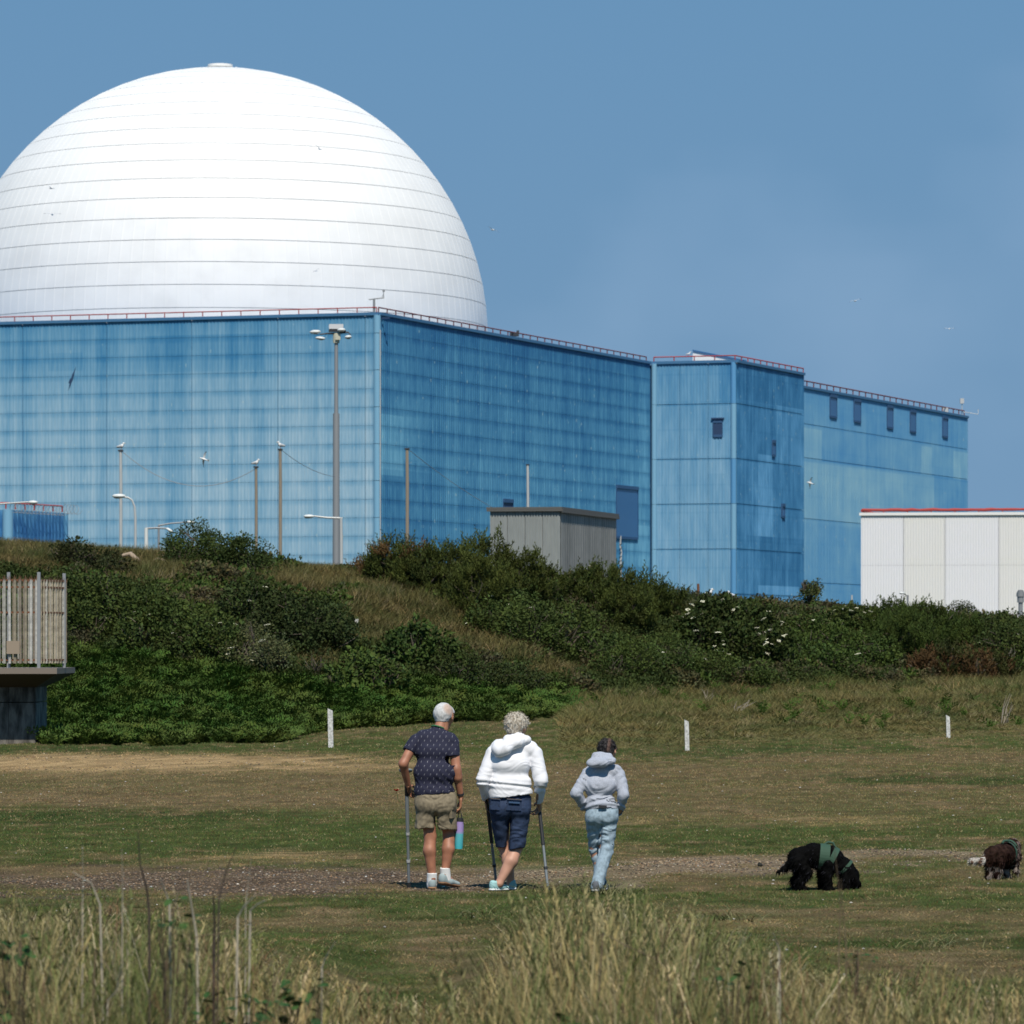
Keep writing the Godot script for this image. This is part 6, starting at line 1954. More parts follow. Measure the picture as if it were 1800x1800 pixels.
func woman():
	var d := 38.8
	bk = d / F; bp = 905.0; by = 1557.0
	var at := ground_at(905, d)
	var o := thing("person", "grey blonde woman in white hooded top and denim shorts, walking away on two crutches", "person", at)
	var skin := Color(0.50, 0.28, 0.185)
	var f := Field.new(Vector3(-0.42, -0.02, -0.5), Vector3(0.38, 1.52, 0.3), 0.011)
	f.cap(J(880, 1415), J(885, 1478, -0.12), 0.08, 0.054, 0.02); f.cap(J(885, 1478, -0.12), J(893, 1505, -0.1), 0.052, 0.054, 0.02); f.cap(J(893, 1505, -0.1), J(898, 1546, -0.14), 0.053, 0.034, 0.02)
	f.cap(J(914, 1415), J(908, 1478, -0.02), 0.085, 0.06, 0.02); f.cap(J(908, 1478, -0.02), J(898, 1504, 0.05), 0.057, 0.062, 0.02); f.cap(J(898, 1504, 0.05), J(877, 1543, 0.1), 0.06, 0.034, 0.02)
	f.cap(J(898, 1546, -0.14), J(898, 1551, -0.22), 0.034, 0.028, 0.02); f.cap(J(877, 1543, 0.1), J(882, 1549, 0.02), 0.035, 0.03, 0.02)
	f.cap(J(897, 1400), J(898, 1325, -0.03), 0.09, 0.095, 0.03); f.cap(J(905, 1300, -0.05), J(911, 1282, -0.09), 0.052, 0.05, 0.02)
	f.cap(J(870, 1310, -0.03), J(849, 1362, 0.06), 0.05, 0.042, 0.02); f.cap(J(849, 1362, 0.06), J(855, 1397, -0.1), 0.042, 0.028, 0.02)
	f.cap(J(940, 1312, -0.03), J(952, 1364, 0.05), 0.05, 0.042, 0.02); f.cap(J(952, 1364, 0.05), J(947, 1402, -0.07), 0.042, 0.028, 0.02)
	var body := MB.new()
	f.mesh(body, skin_tint(skin, 0.2))
	hand(body, J(855, 1399, -0.11), Vector3(0.1, -0.7, -0.7), Vector3(0.8, -0.2, 0.1), Vector3(0.2, 0.3, -0.6), 0.7, skin)
	hand(body, J(947, 1402, -0.08), Vector3(0.0, -0.75, -0.65), Vector3(-0.8, -0.3, 0.1), Vector3(-0.2, 0.3, -0.6), 0.7, skin)
	head(o, body, J(909, 1268, -0.13), Vector3(0.5, -0.4, -0.8), Vector3(0.1, 1, -0.3), 0.098,
		func(p: Vector3, n: Vector3) -> Color:
			var v := nf.get_noise_3d(p.x * 50.0, p.y * 22.0, p.z * 50.0)
			return Color(0.30, 0.255, 0.20).lerp(Color(0.52, 0.48, 0.41), clampf(v + 0.5, 0.0, 1.0)), 0.024, 0.72, skin, 700)
	part("body", body.mesh(), M["skin"], o)
	var gl := MB.new()
	gl.box(J(924, 1287, -0.2), Vector3(0.02, -0.008, -0.02), Vector3(0, 0.014, 0), Vector3(0.006, 0, 0.006))
	part("sunglasses", gl.mesh(), M["crutch_dark"], o)
	var s := Field.new(Vector3(-0.42, 0.72, -0.34), Vector3(0.36, 1.52, 0.32), 0.01)
	s.cap(J(878, 1306, -0.04), J(930, 1308, -0.04), 0.085, 0.085, 0.06); s.cap(J(883, 1335, 0), J(909, 1335, 0), 0.122, 0.122, 0.05, Vector3(0, 0, 1), 1.0)
	s.cap(J(881, 1368, 0.01), J(911, 1370, 0.01), 0.122, 0.122, 0.04); s.cap(J(882, 1386, 0.01), J(914, 1390, 0.01), 0.122, 0.122, 0.02)
	s.cap(J(907, 1294, -0.06), J(911, 1287, -0.08), 0.085, 0.08, 0.04)
	s.cap(J(867, 1314, -0.03), J(849, 1362, 0.06), 0.068, 0.066, 0.012); s.cap(J(850, 1362, 0.06), J(855, 1396, -0.09), 0.062, 0.04, 0.01)
	s.cap(J(941, 1315, -0.03), J(951, 1363, 0.05), 0.068, 0.066, 0.012); s.cap(J(951, 1363, 0.05), J(947, 1400, -0.06), 0.062, 0.04, 0.01)
	s.cut(J(855, 1397, -0.09), Vector3(0.1, -1, -0.6).normalized(), 0.09); s.cut(J(947, 1401, -0.065), Vector3(0, -1, -0.5).normalized(), 0.09)
	s.cut(J(898, 1390, 0), Vector3(0.12, -1, 0).normalized(), 0.24)
	s.cut(J(911, 1283, -0.09), Vector3(0.2, 1, -0.4).normalized(), 0.2)
	s.warp(func(p: Vector3) -> float:
		var t: float = smoothstep(0.09, 0.0, absf(p.y - 0.965 + p.x * 0.05))
		return sin((p.y + p.x * 0.12) * 120.0) * 0.003 * t + 0.009 * smoothstep(0.02, 0.0, absf(p.y - 0.965 + p.x * 0.1)))
	var wm := mat("white_jersey", lin(0.74, 0.745, 0.78), 0.9)
	cloth(o, "hooded_top", s, wm, 0.0065)
	var h := Field.new(Vector3(-0.3, 1.14, -0.3), Vector3(0.25, 1.5, 0.3), 0.008)
	h.cap(J(893, 1291, 0.02), J(924, 1291, 0.0), 0.05, 0.042, 0.03); h.cap(J(875, 1306, 0.1), J(912, 1295, 0.08), 0.06, 0.045, 0.05)
	h.cap(J(878, 1311, 0.12), J(888, 1306, 0.12), 0.055, 0.06, 0.03); h.cap(J(880, 1306, 0.1), J(926, 1291, 0.02), 0.035, 0.03, 0.03)
	cloth(o, "hood", h, wm, 0.008)
	var g := Field.new(Vector3(-0.3, 0.3, -0.32), Vector3(0.24, 0.93, 0.28), 0.01)
	g.cap(J(879, 1396, 0), J(914, 1398, 0), 0.105, 0.105, 0.04); g.cap(J(880, 1412, 0.03), J(913, 1412, 0.03), 0.106, 0.108, 0.02)
	g.cap(J(880, 1425), J(884, 1488, -0.1), 0.092, 0.06, 0.02); g.cap(J(912, 1425), J(906, 1492, 0.02), 0.102, 0.076, 0.02)
	g.cut(J(884, 1481, -0.1), Vector3(0, -1, 0), 0.085); g.cut(J(906, 1484, 0.0), Vector3(0.15, -1, 0.1).normalized(), 0.12)
	g.warp(func(p: Vector3) -> float:
		var gx: float = -0.045 - (0.62 - p.y) * 0.1
		return sin((p.y * 1.0 - p.x * 0.55) * 75.0) * 0.003 * smoothstep(0.72, 0.6, p.y) * smoothstep(-0.06, 0.02, p.x) + maxf(0.0, 0.022 - absf(p.x - gx)) * 1.3 * smoothstep(0.8, 0.62, p.y))
	var dm := mat("dark_denim", lin(0.016, 0.034, 0.082), 0.85)
	tri_tex(dm, noise_tex(63, 0.05, 3, 0.6, 1.4, 128), 4.0, false)
	cloth(o, "denim_shorts", g, dm, 0.01)
	var seam := mat("denim_stitch", lin(0.12, 0.10, 0.09), 0.9)
	var light := mat("worn_denim", lin(0.04, 0.085, 0.17), 0.9)
	for q in [[J(871, 1401, 0.145), 0.043, 0.0], [J(904, 1402, 0.15), 0.068, 0.06]]:
		var pm := MB.new()
		pm.box(q[0] + Vector3(0, -0.01, -0.012), Vector3(q[1], -0.004, 0), Vector3(0.004, 0.052, 0), Vector3(0, 0, 0.006))
		var pp := part("back_pocket", pm.mesh(), dm, o)
		var st := MB.new()
		st.box(q[0] + Vector3(0, 0.04, 0.006), Vector3(q[1], -0.004, 0), Vector3(0, 0.003, 0), Vector3(0, 0, 0.003))
		part("stitching", st.mesh(), seam, pp)
		if q[2] > 0.0:
			var lb := MB.new()
			lb.box(q[0] + Vector3(0, 0.01, 0.007), Vector3(0.05, -0.003, 0), Vector3(0, 0.008, 0), Vector3(0, 0, 0.003))
			part("worn_patch", lb.mesh(), light, pp)
	shoe(o, J(867, 1548, 0.12), J(889, 1550, 0.0), Color(0.34, 0.58, 0.58), Color(0.72, 0.74, 0.73))
	shoe(o, J(900, 1549, -0.13), J(899, 1550, -0.32), Color(0.25, 0.45, 0.45), Color(0.6, 0.62, 0.62))
	elbow_crutch("dark elbow crutch held in the left hand of the woman in white", at, J(850, 1375, 0.03), J(857, 1408, -0.14), Vector3((873.0 - 905.0) * bk, 0.0, -0.45), true)
	elbow_crutch("dark elbow crutch held in the right hand of the woman in white", at, J(949, 1377, 0.03), J(948, 1411, -0.13), Vector3((963.5 - 905.0) * bk, 0.0, 0.05), true)

func stooped_person():
	var d := 38.6
	bk = d / F; bp = 1055.0; by = 1560.0
	var at := ground_at(1055, d)
	var o := thing("person", "stooped dark haired person in grey hooded top and pale jeans, hands in pockets", "person", at)
	var skin := Color(0.48, 0.26, 0.17)
	var f := Field.new(Vector3(-0.34, -0.02, -0.4), Vector3(0.32, 1.34, 0.3), 0.011)
	f.cap(J(1058, 1420), J(1059, 1360, -0.05), 0.07, 0.07, 0.03); f.cap(J(1060, 1345, -0.08), J(1065, 1326, -0.14), 0.048, 0.046, 0.02)
	f.cap(J(1043, 1425), J(1046, 1488, -0.12), 0.07, 0.05, 0.02); f.cap(J(1046, 1488, -0.12), J(1060, 1550, -0.1), 0.05, 0.034, 0.02)
	f.cap(J(1071, 1425), J(1064, 1488, 0.0), 0.07, 0.05, 0.02); f.cap(J(1064, 1488, 0.0), J(1047, 1550, 0.12), 0.05, 0.034, 0.02)
	f.cap(J(1036, 1350, -0.05), J(1012, 1388, 0.06), 0.04, 0.036, 0.02); f.cap(J(1012, 1388, 0.06), J(1027, 1412, -0.06), 0.036, 0.026, 0.02)
	f.cap(J(1088, 1352, -0.05), J(1097, 1391, 0.05), 0.04, 0.036, 0.02); f.cap(J(1097, 1391, 0.05), J(1088, 1420, -0.06), 0.036, 0.026, 0.02)
	var body := MB.new()
	f.mesh(body, skin_tint(skin, 0.2))
	hand(body, J(1028, 1413, -0.07), Vector3(0.5, -0.8, -0.3), Vector3(1, 0.4, 0), Vector3(0, 0, -1), 0.4, skin)
	hand(body, J(1087, 1421, -0.07), Vector3(-0.4, -0.9, -0.3), Vector3(-1, 0.3, 0), Vector3(0, 0, -1), 0.4, skin)
	head(o, body, J(1069, 1314, -0.2), Vector3(0.4, -0.6, -0.7), Vector3(0.1, 0.9, -0.5), 0.088,
		func(p: Vector3, n: Vector3) -> Color:
			var v := nf.get_noise_3d(p.x * 60.0, p.y * 30.0, p.z * 60.0)
			var part_line: float = smoothstep(0.02, 0.006, absf(p.x - J(1069, 0).x - (p.y - 1.25) * 0.15)) * smoothstep(1.255, 1.275, p.y)
			return Color(0.014, 0.013, 0.014).lerp(Color(0.07, 0.065, 0.065), clampf(v + 0.2, 0.0, 1.0)).lerp(Color(0.16, 0.10, 0.08), part_line * 0.7), 0.012, 0.85, skin, 350)
	part("body", body.mesh(), M["skin"], o)
	var gm := mat("grey_marl", lin(0.40, 0.43, 0.50), 0.92)
	tri_tex(gm, noise_tex(65, 0.12, 3, 0.8, 1.1, 128), 5.0, false)
	var s := Field.new(Vector3(-0.34, 0.6, -0.34), Vector3(0.32, 1.32, 0.3), 0.0095)
	s.cap(J(1045, 1350, -0.06), J(1080, 1351, -0.06), 0.075, 0.075, 0.05); s.cap(J(1045, 1375, -0.01), J(1064, 1375, -0.01), 0.1, 0.1, 0.04); s.cap(J(1047, 1408, 0.01), J(1068, 1412, 0.01), 0.1, 0.1, 0.04)
	s.cap(J(1060, 1338, -0.1), J(1063, 1330, -0.12), 0.075, 0.07, 0.04)
	s.cap(J(1034, 1353, -0.05), J(1012, 1388, 0.06), 0.056, 0.054, 0.012); s.cap(J(1013, 1388, 0.06), J(1027, 1412, -0.05), 0.05, 0.04, 0.012)
	s.cap(J(1088, 1354, -0.05), J(1096, 1391, 0.05), 0.056, 0.054, 0.012); s.cap(J(1096, 1391, 0.05), J(1088, 1420, -0.05), 0.05, 0.042, 0.012)
	s.cut(J(1063, 1326, -0.12), Vector3(0.2, 0.9, -0.5).normalized(), 0.16)
	# the back hem rides up in the middle
	s.warp(func(p: Vector3) -> float:
		var hem: float = 0.755 - pow(absf(p.x - 0.045) * 3.4, 2.0) * 0.13
		if p.y < hem and absf(p.x - 0.02) < 0.2 and p.z > -0.05: return 0.05
		return 0.0)
	s.warp(func(p: Vector3) -> float:
		var t: float = smoothstep(0.07, 0.0, absf(p.y - 0.82 + pow(p.x - 0.045, 2.0) * 1.6))
		return sin((p.y + pow(p.x - 0.045, 2.0) * 1.6) * 100.0) * 0.009 * t)
	cloth(o, "hooded_top", s, gm, 0.012)
	var h := Field.new(Vector3(-0.2, 1.08, -0.26), Vector3(0.22, 1.34, 0.24), 0.008)
	h.cap(J(1042, 1333, 0.05), J(1076, 1331, 0.03), 0.04, 0.035, 0.03); h.cap(J(1050, 1325, 0.0), J(1070, 1326, -0.02), 0.055, 0.045, 0.04); h.cap(J(1038, 1335, 0.06), J(1062, 1334, 0.09), 0.035, 0.04, 0.03)
	cloth(o, "hood", h, gm, 0.01)
	var g := Field.new(Vector3(-0.25, 0.0, -0.32), Vector3(0.22, 0.85, 0.34), 0.0095)
	g.cap(J(1047, 1416, 0.01), J(1070, 1418, 0.01), 0.09, 0.09, 0.04); g.cap(J(1046, 1428, 0.02), J(1070, 1428, 0.02), 0.092, 0.092, 0.02)
	g.cap(J(1043, 1432), J(1046, 1488, -0.12), 0.076, 0.052, 0.02); g.cap(J(1046, 1488, -0.12), J(1060, 1552, -0.1), 0.05, 0.042, 0.02)
	g.cap(J(1070, 1432), J(1065, 1488, 0.0), 0.084, 0.066, 0.02); g.cap(J(1065, 1488, 0.02), J(1048, 1553, 0.12), 0.062, 0.054, 0.02)
	g.cut(J(1048, 1556, 0.1), Vector3(0, -1, 0), 0.3)
	g.warp(func(p: Vector3) -> float:
		var t := smoothstep(0.62, 0.5, p.y) * smoothstep(0.28, 0.4, p.y)
		var gx: float = 0.012 - (0.6 - p.y) * 0.06
		return sin((p.y - p.x * 0.5) * 80.0 + p.x * 12.0) * 0.0032 * (0.15 + t) + maxf(0.0, 0.014 - absf(p.x - gx)) * 1.0 * smoothstep(0.7, 0.58, p.y) * smoothstep(0.3, 0.42, p.y))
	var jm := mat("pale_denim", lin(0.335, 0.44, 0.52), 0.88)
	tri_tex(jm, noise_tex(67, 0.05, 3, 0.78, 1.12, 128), 4.0, false)
	cloth(o, "jeans", g, jm, 0.012)
	var ph := MB.new()
	ph.box(J(1059, 1410.5, 0.118), Vector3(0.036, -0.002, -0.004), Vector3(0, 0.013, 0), Vector3(0, 0, 0.006))
	part("pocket_phone", ph.mesh(), M["crutch_dark"], o)  # black phone tucked into the back pocket
	shoe(o, J(1047, 1552, 0.14), J(1051, 1553, -0.04), Color(0.12, 0.13, 0.15), Color(0.4, 0.4, 0.4))
	shoe(o, J(1060, 1552, -0.09), J(1063, 1553, -0.27), Color(0.12, 0.13, 0.15), Color(0.4, 0.4, 0.4))

# ---------------------------------------------------------------- dogs
func fur(o: Node3D, src: MB, called: String, n: int, l0: float, l1: float, flow: Callable, tint: Callable, w := 0.0035):
	var mb := MB.new()
	for k in n:
		var q := rng.randi() % src.v.size()
		var p := src.v[q]
		var nn := src.n[q]
		var dir: Vector3 = (nn * 0.55 + flow.call(p) + Vector3(rng.randfn(), rng.randfn(), rng.randfn()) * 0.28).normalized()
		var l := rng.randf_range(l0, l1)
		if p.y < 0.25: l *= 1.2
		var tip := p + dir * l + Vector3(0, -l * 0.25, 0)
		if tip.y < 0.0: tip.y = 0.003
		var sd := dir.cross(Vector3(rng.randfn(), rng.randfn(), rng.randfn())).normalized() * w
		mb.col = tint.call(p)
		mb.tri(p - nn * 0.004 - sd, tip, p - nn * 0.004 + sd)
	var m := part(called, mb.mesh(), M["hair"], o)
	m.set_meta("kind", "stuff")

func strap(o: Node3D, called: String, pts: Array, w: float, m: String, th := 0.012):
	# a flat band along points
	var mb := MB.new()
	var rad := []
	for p in pts: rad.push_back(w * 0.5)
	mb.tube(pts, rad, 8, true, th / w * 2.0)
	return part(called, mb.mesh(), M[m], o)

func ring_band(o: Node3D, called: String, c: Vector3, ax: Vector3, r: Vector2, w: float, m: String):
	# an oval band round ax
	ax = ax.normalized()
	var u := ax.cross(Vector3(0, 0, 1)).normalized(); var v := ax.cross(u).normalized()
	var mb := MB.new()
	for k in 28:
		var a := TAU * k / 28.0; var b := TAU * (k + 1) / 28.0
		var oa := u * cos(a) * r.x + v * sin(a) * r.y; var ob := u * cos(b) * r.x + v * sin(b) * r.y
		var A := c + oa; var B := c + ob
		mb.quad(A - ax * w, B - ax * w, B + ax * w, A + ax * w)
		mb.quad(A + ax * w, B + ax * w, B * 0.985 + c * 0.015 + ax * w, A * 0.985 + c * 0.015 + ax * w)
	return part(called, mb.mesh(), M[m], o)

func dogs():
	mat("harness_green", lin(0.026, 0.068, 0.04), 0.8)
	var nose := mat("nose", lin(0.01, 0.01, 0.01), 0.3)
	# black dog sniffing the ground
	var d := 38.5
	bk = d / F; bp = 1440.0; by = 1559.5
	var at := ground_at(1440, d)
	var o := thing("dog", "fluffy black dog in a green harness, sniffing the ground", "dog", at)
	var f := Field.new(Vector3(-0.46, -0.01, -0.26), Vector3(0.44, 0.5, 0.26), 0.0095)
	var zz := Vector3(0, 0, 1)
	f.cap(J(1403, 1502), J(1430, 1497), 0.092, 0.1, 0.03, zz, 0.95); f.cap(J(1430, 1497), J(1459, 1501), 0.1, 0.1, 0.03, zz, 0.95)
	f.cap(J(1432, 1500), J(1458, 1508), 0.1, 0.105, 0.03, zz, 0.9)
	f.cap(J(1461, 1500), J(1484, 1520), 0.092, 0.078, 0.03); f.cap(J(1484, 1520), J(1493, 1532), 0.08, 0.086, 0.03)
	f.cap(J(1494, 1535), J(1503, 1552), 0.076, 0.05, 0.02); f.cap(J(1503, 1550), J(1504.5, 1555), 0.04, 0.034, 0.01)
	for s in [-1.0, 1.0]:
		f.cap(J(1489, 1528, 0.066 * s), J(1484, 1552, 0.078 * s), 0.034, 0.055, 0.02, zz, 0.5)
		f.cap(J(1497, 1526, 0.06 * s), J(1507, 1548, 0.05 * s), 0.03, 0.03, 0.02)
		var hx = 4.0 * s
		f.cap(J(1402, 1510, 0.06 * s), J(1413 + hx, 1528, 0.07 * s), 0.078, 0.052, 0.02); f.cap(J(1413 + hx, 1528, 0.07 * s), J(1402 + hx, 1544, 0.07 * s), 0.05, 0.038, 0.02)
		f.cap(J(1402 + hx, 1544, 0.07 * s), J(1405 + hx, 1557, 0.07 * s), 0.04, 0.036, 0.02); f.cap(J(1405 + hx, 1556, 0.07 * s), J(1411 + hx, 1557, 0.07 * s), 0.034, 0.028, 0.02)
		f.cap(J(1455, 1512, 0.06 * s), J(1450 + hx, 1530, 0.07 * s), 0.065, 0.045, 0.02); f.cap(J(1450 + hx, 1530, 0.07 * s), J(1451 + hx, 1556, 0.07 * s), 0.042, 0.038, 0.02)
		f.cap(J(1451 + hx, 1556, 0.07 * s), J(1457 + hx, 1557, 0.07 * s), 0.034, 0.028, 0.02)
	f.cap(J(1391, 1508), J(1379, 1522), 0.035, 0.028, 0.02); f.cap(J(1379, 1522), J(1366, 1527), 0.028, 0.012, 0.01)
	f.warp(func(p: Vector3) -> float: return nf.get_noise_3d(p.x * 20.0, p.y * 20.0, p.z * 20.0) * 0.007)
	var mb := MB.new(); mb.col = Color(0.0065, 0.006, 0.0068)
	f.mesh(mb)
	part("body", mb.mesh(), M["hair"], o)
	var tail := J(1380, 1520)
	fur(o, mb, "coat", 5600, 0.012, 0.036,
		func(p: Vector3) -> Vector3:
			if p.x < tail.x + 0.03 and p.y < 0.3: return Vector3(-0.2, -3.0, 0)
			return Vector3(-0.5, -0.6, 0),
		func(p: Vector3) -> Color:
			var v := rng.randf()
			return Color(0.006, 0.0056, 0.006) if v < 0.9 else Color(0.035, 0.035, 0.04))  # a few paler strands put highlights into the coat colour
	var nm := MB.new(); nm.ball(J(1504.5, 1556, 0.0) + Vector3(0.018, 0.0, 0.0), Vector3(0.016, 0.014, 0.018), 6, 8)
	part("nose", nm.mesh(), nose, o)
	var em := MB.new()
	for s in [-1.0, 1.0]: em.ball(J(1504, 1537, 0.05 * s), Vector3.ONE * 0.011, 5, 8)
	part("eyes", em.mesh(), nose, o)
	var hb = ring_band(o, "harness", J(1448, 1501), Vector3(1, -0.12, 0), Vector2(0.122, 0.118), 0.045, "harness_green")
	var hb2 = ring_band(o, "harness_strap", J(1461, 1504), Vector3(1, -0.55, 0), Vector2(0.118, 0.116), 0.026, "harness_green")
	strap(hb, "handle", [J(1449, 1479), J(1456, 1474.5), J(1464, 1476), J(1468, 1484)], 0.026, "harness_green")
	ring_band(o, "collar", J(1485, 1520), Vector3(0.75, -0.7, 0), Vector2(0.092, 0.09), 0.014, "harness_green")
	# brown dog walking off to the edge
	d = 40.0
	bk = d / F; bp = 1752.0; by = 1545.0
	at = ground_at(1752, d)
	var b := thing("dog", "chocolate brown spaniel with a white plumed tail in a thin green harness", "dog", at)
	var g := Field.new(Vector3(-0.34, -0.01, -0.5), Vector3(0.34, 0.45, 0.3), 0.0095)
	g.cap(J(1744, 1501, 0.1), J(1760, 1500, 0.0), 0.088, 0.09, 0.03); g.cap(J(1760, 1500, 0.0), J(1776, 1500, -0.15), 0.09, 0.09, 0.03)
	g.cap(J(1776, 1494, -0.18), J(1786, 1488, -0.28), 0.075, 0.065, 0.03); g.cap(J(1787, 1487, -0.3), J(1790, 1488, -0.34), 0.07, 0.062, 0.02); g.cap(J(1792, 1492, -0.38), J(1797, 1499, -0.43), 0.04, 0.03, 0.02)
	for s in [-1.0, 1.0]: g.cap(J(1787 + 5 * s, 1488, -0.3 + 0.03 * s), J(1789 + 7 * s, 1507, -0.31), 0.026, 0.042, 0.02)
	for q in [[1737, 1510, 0.12, 1735, 1542], [1752, 1512, 0.1, 1750, 1540], [1771, 1510, -0.15, 1772, 1538], [1784, 1508, -0.17, 1789, 1533]]:
		var knee := J((q[0] + q[3]) * 0.5 + 2.0, (q[1] + q[4]) * 0.5, q[2] - 0.02)
		g.cap(J(q[0], q[1], q[2]), knee, 0.06, 0.038, 0.02); g.cap(knee, J(q[3], q[4] - 3.0, q[2]), 0.036, 0.03, 0.02); g.cap(J(q[3], q[4] - 2.0, q[2]), J(q[3] + 3.0, q[4] - 1.0, q[2] - 0.03), 0.03, 0.026, 0.01)
	g.cap(J(1735, 1504, 0.14), J(1722, 1510, 0.2), 0.034, 0.03, 0.02); g.cap(J(1722, 1510, 0.2), J(1704, 1510, 0.22), 0.034, 0.03, 0.02)
	g.warp(func(p: Vector3) -> float: return nf.get_noise_3d(p.x * 20.0, p.y * 20.0, p.z * 20.0) * 0.007)
	var tx := J(1728, 0).x
	var coat := func(p: Vector3, _n: Vector3) -> Color:
		var v := nf.get_noise_3d(p.x * 18.0, p.y * 18.0, p.z * 18.0)
		var br := Color(0.026, 0.015, 0.012)
		if p.x < tx and p.y > 0.1: return Color(0.42, 0.39, 0.35) if v > -0.25 else Color(0.13, 0.08, 0.055)
		if p.y < 0.13 and v > -0.1: return Color(0.24, 0.20, 0.18)
		if p.x > J(1786, 0).x and v > 0.05: return Color(0.15, 0.11, 0.10)
		return Color(br.r * (1.0 + v * 0.8), br.g * (1.0 + v * 0.8), br.b * (1.0 + v * 0.8))
	var mb2 := MB.new()
	g.mesh(mb2, coat)
	part("body", mb2.mesh(), M["hair"], b)
	fur(b, mb2, "coat", 4600, 0.012, 0.032,
		func(p: Vector3) -> Vector3: return Vector3(-1.2, -0.1, 0.2) if p.x < tx else Vector3(-0.4, -0.8, 0.2),
		func(p: Vector3) -> Color: return vary(coat.call(p, Vector3.UP), 0.3))
	var nm2 := MB.new(); nm2.ball(J(1799.5, 1500, -0.455), Vector3(0.016, 0.014, 0.016), 6, 8)
	part("nose", nm2.mesh(), nose, b)
	var em2 := MB.new()
	for s in [-1.0, 1.0]: em2.ball(J(1794 + 3 * s, 1487, -0.385 + 0.045 * s), Vector3.ONE * 0.011, 5, 8)
	part("eyes", em2.mesh(), nose, b)
	var h2 = ring_band(b, "harness", J(1772, 1499, -0.12), Vector3(0.5, 0, -0.85), Vector2(0.108, 0.104), 0.016, "harness_green")
	strap(h2, "handle", [J(1762, 1481, -0.02), J(1766, 1477, -0.06), J(1774, 1477, -0.12), J(1778, 1482, -0.16)], 0.02, "harness_green")
	ring_band(b, "collar", J(1781, 1491, -0.23), Vector3(0.6, 0.3, -0.7), Vector2(0.082, 0.08), 0.012, "harness_green")

# ---------------------------------------------------------------- birds
func gull_wing(s: float, span: float, lift: float, droop: float) -> ArrayMesh:
	var mb := MB.new()
	var n := 9
	for k in n:
		var a := float(k) / n; var b := float(k + 1) / n
		var pts := []
		for t in [a, b]:
			var x: float = t * span
			var y: float = sin(t * PI * 0.62) * lift - droop * t * t
			var ch := lerpf(0.15, 0.10, t) if t < 0.6 else lerpf(0.114, 0.015, (t - 0.6) / 0.4)
			var sw = -0.10 * t * t + 0.05 * sin(t * PI)
			pts.push_back([Vector3(x * s, y, -sw - ch * 0.35), Vector3(x * s, y - 0.01, -sw + ch * 0.65), Vector3(x * s, y + 0.012, -sw)])
		mb.col = Color(0.42, 0.44, 0.46) if k < 7 else Color(0.03, 0.03, 0.035)
		var A: Array = pts[0]; var B: Array = pts[1]
		for h in [[0, 2], [2, 1]]:
			if s > 0: mb.quad(A[h[1]], A[h[0]], B[h[0]], B[h[1]])
			else: mb.quad(B[h[1]], B[h[0]], A[h[0]], A[h[1]])
		mb.col = Color(0.66, 0.67, 0.68) if k < 7 else Color(0.05, 0.05, 0.055)
		if s > 0: mb.quad(B[1], B[0], A[0], A[1])
		else: mb.quad(A[1], A[0], B[0], B[1])
	return mb.mesh()

func gull_body(fold: bool) -> ArrayMesh:
	var mb := MB.new()
	mb.col = Color(0.74, 0.74, 0.73)
	if fold:
		mb.tube([Vector3(-0.2, 0.12, 0), Vector3(-0.08, 0.15, 0), Vector3(0.04, 0.18, 0), Vector3(0.1, 0.26, 0)], [0.03, 0.075, 0.085, 0.05], 10)
		mb.ball(Vector3(0.12, 0.31, 0), Vector3(0.052, 0.048, 0.042), 7, 10)
	else:
		mb.tube([Vector3(0, 0.0, 0.26), Vector3(0, 0.0, 0.12), Vector3(0, 0, 0), Vector3(0, 0.01, -0.14), Vector3(0, 0.015, -0.2)], [0.03, 0.055, 0.075, 0.06, 0.045], 10)
		mb.ball(Vector3(0, 0.02, -0.22), Vector3(0.042, 0.04, 0.055), 7, 10)
	return mb.mesh()

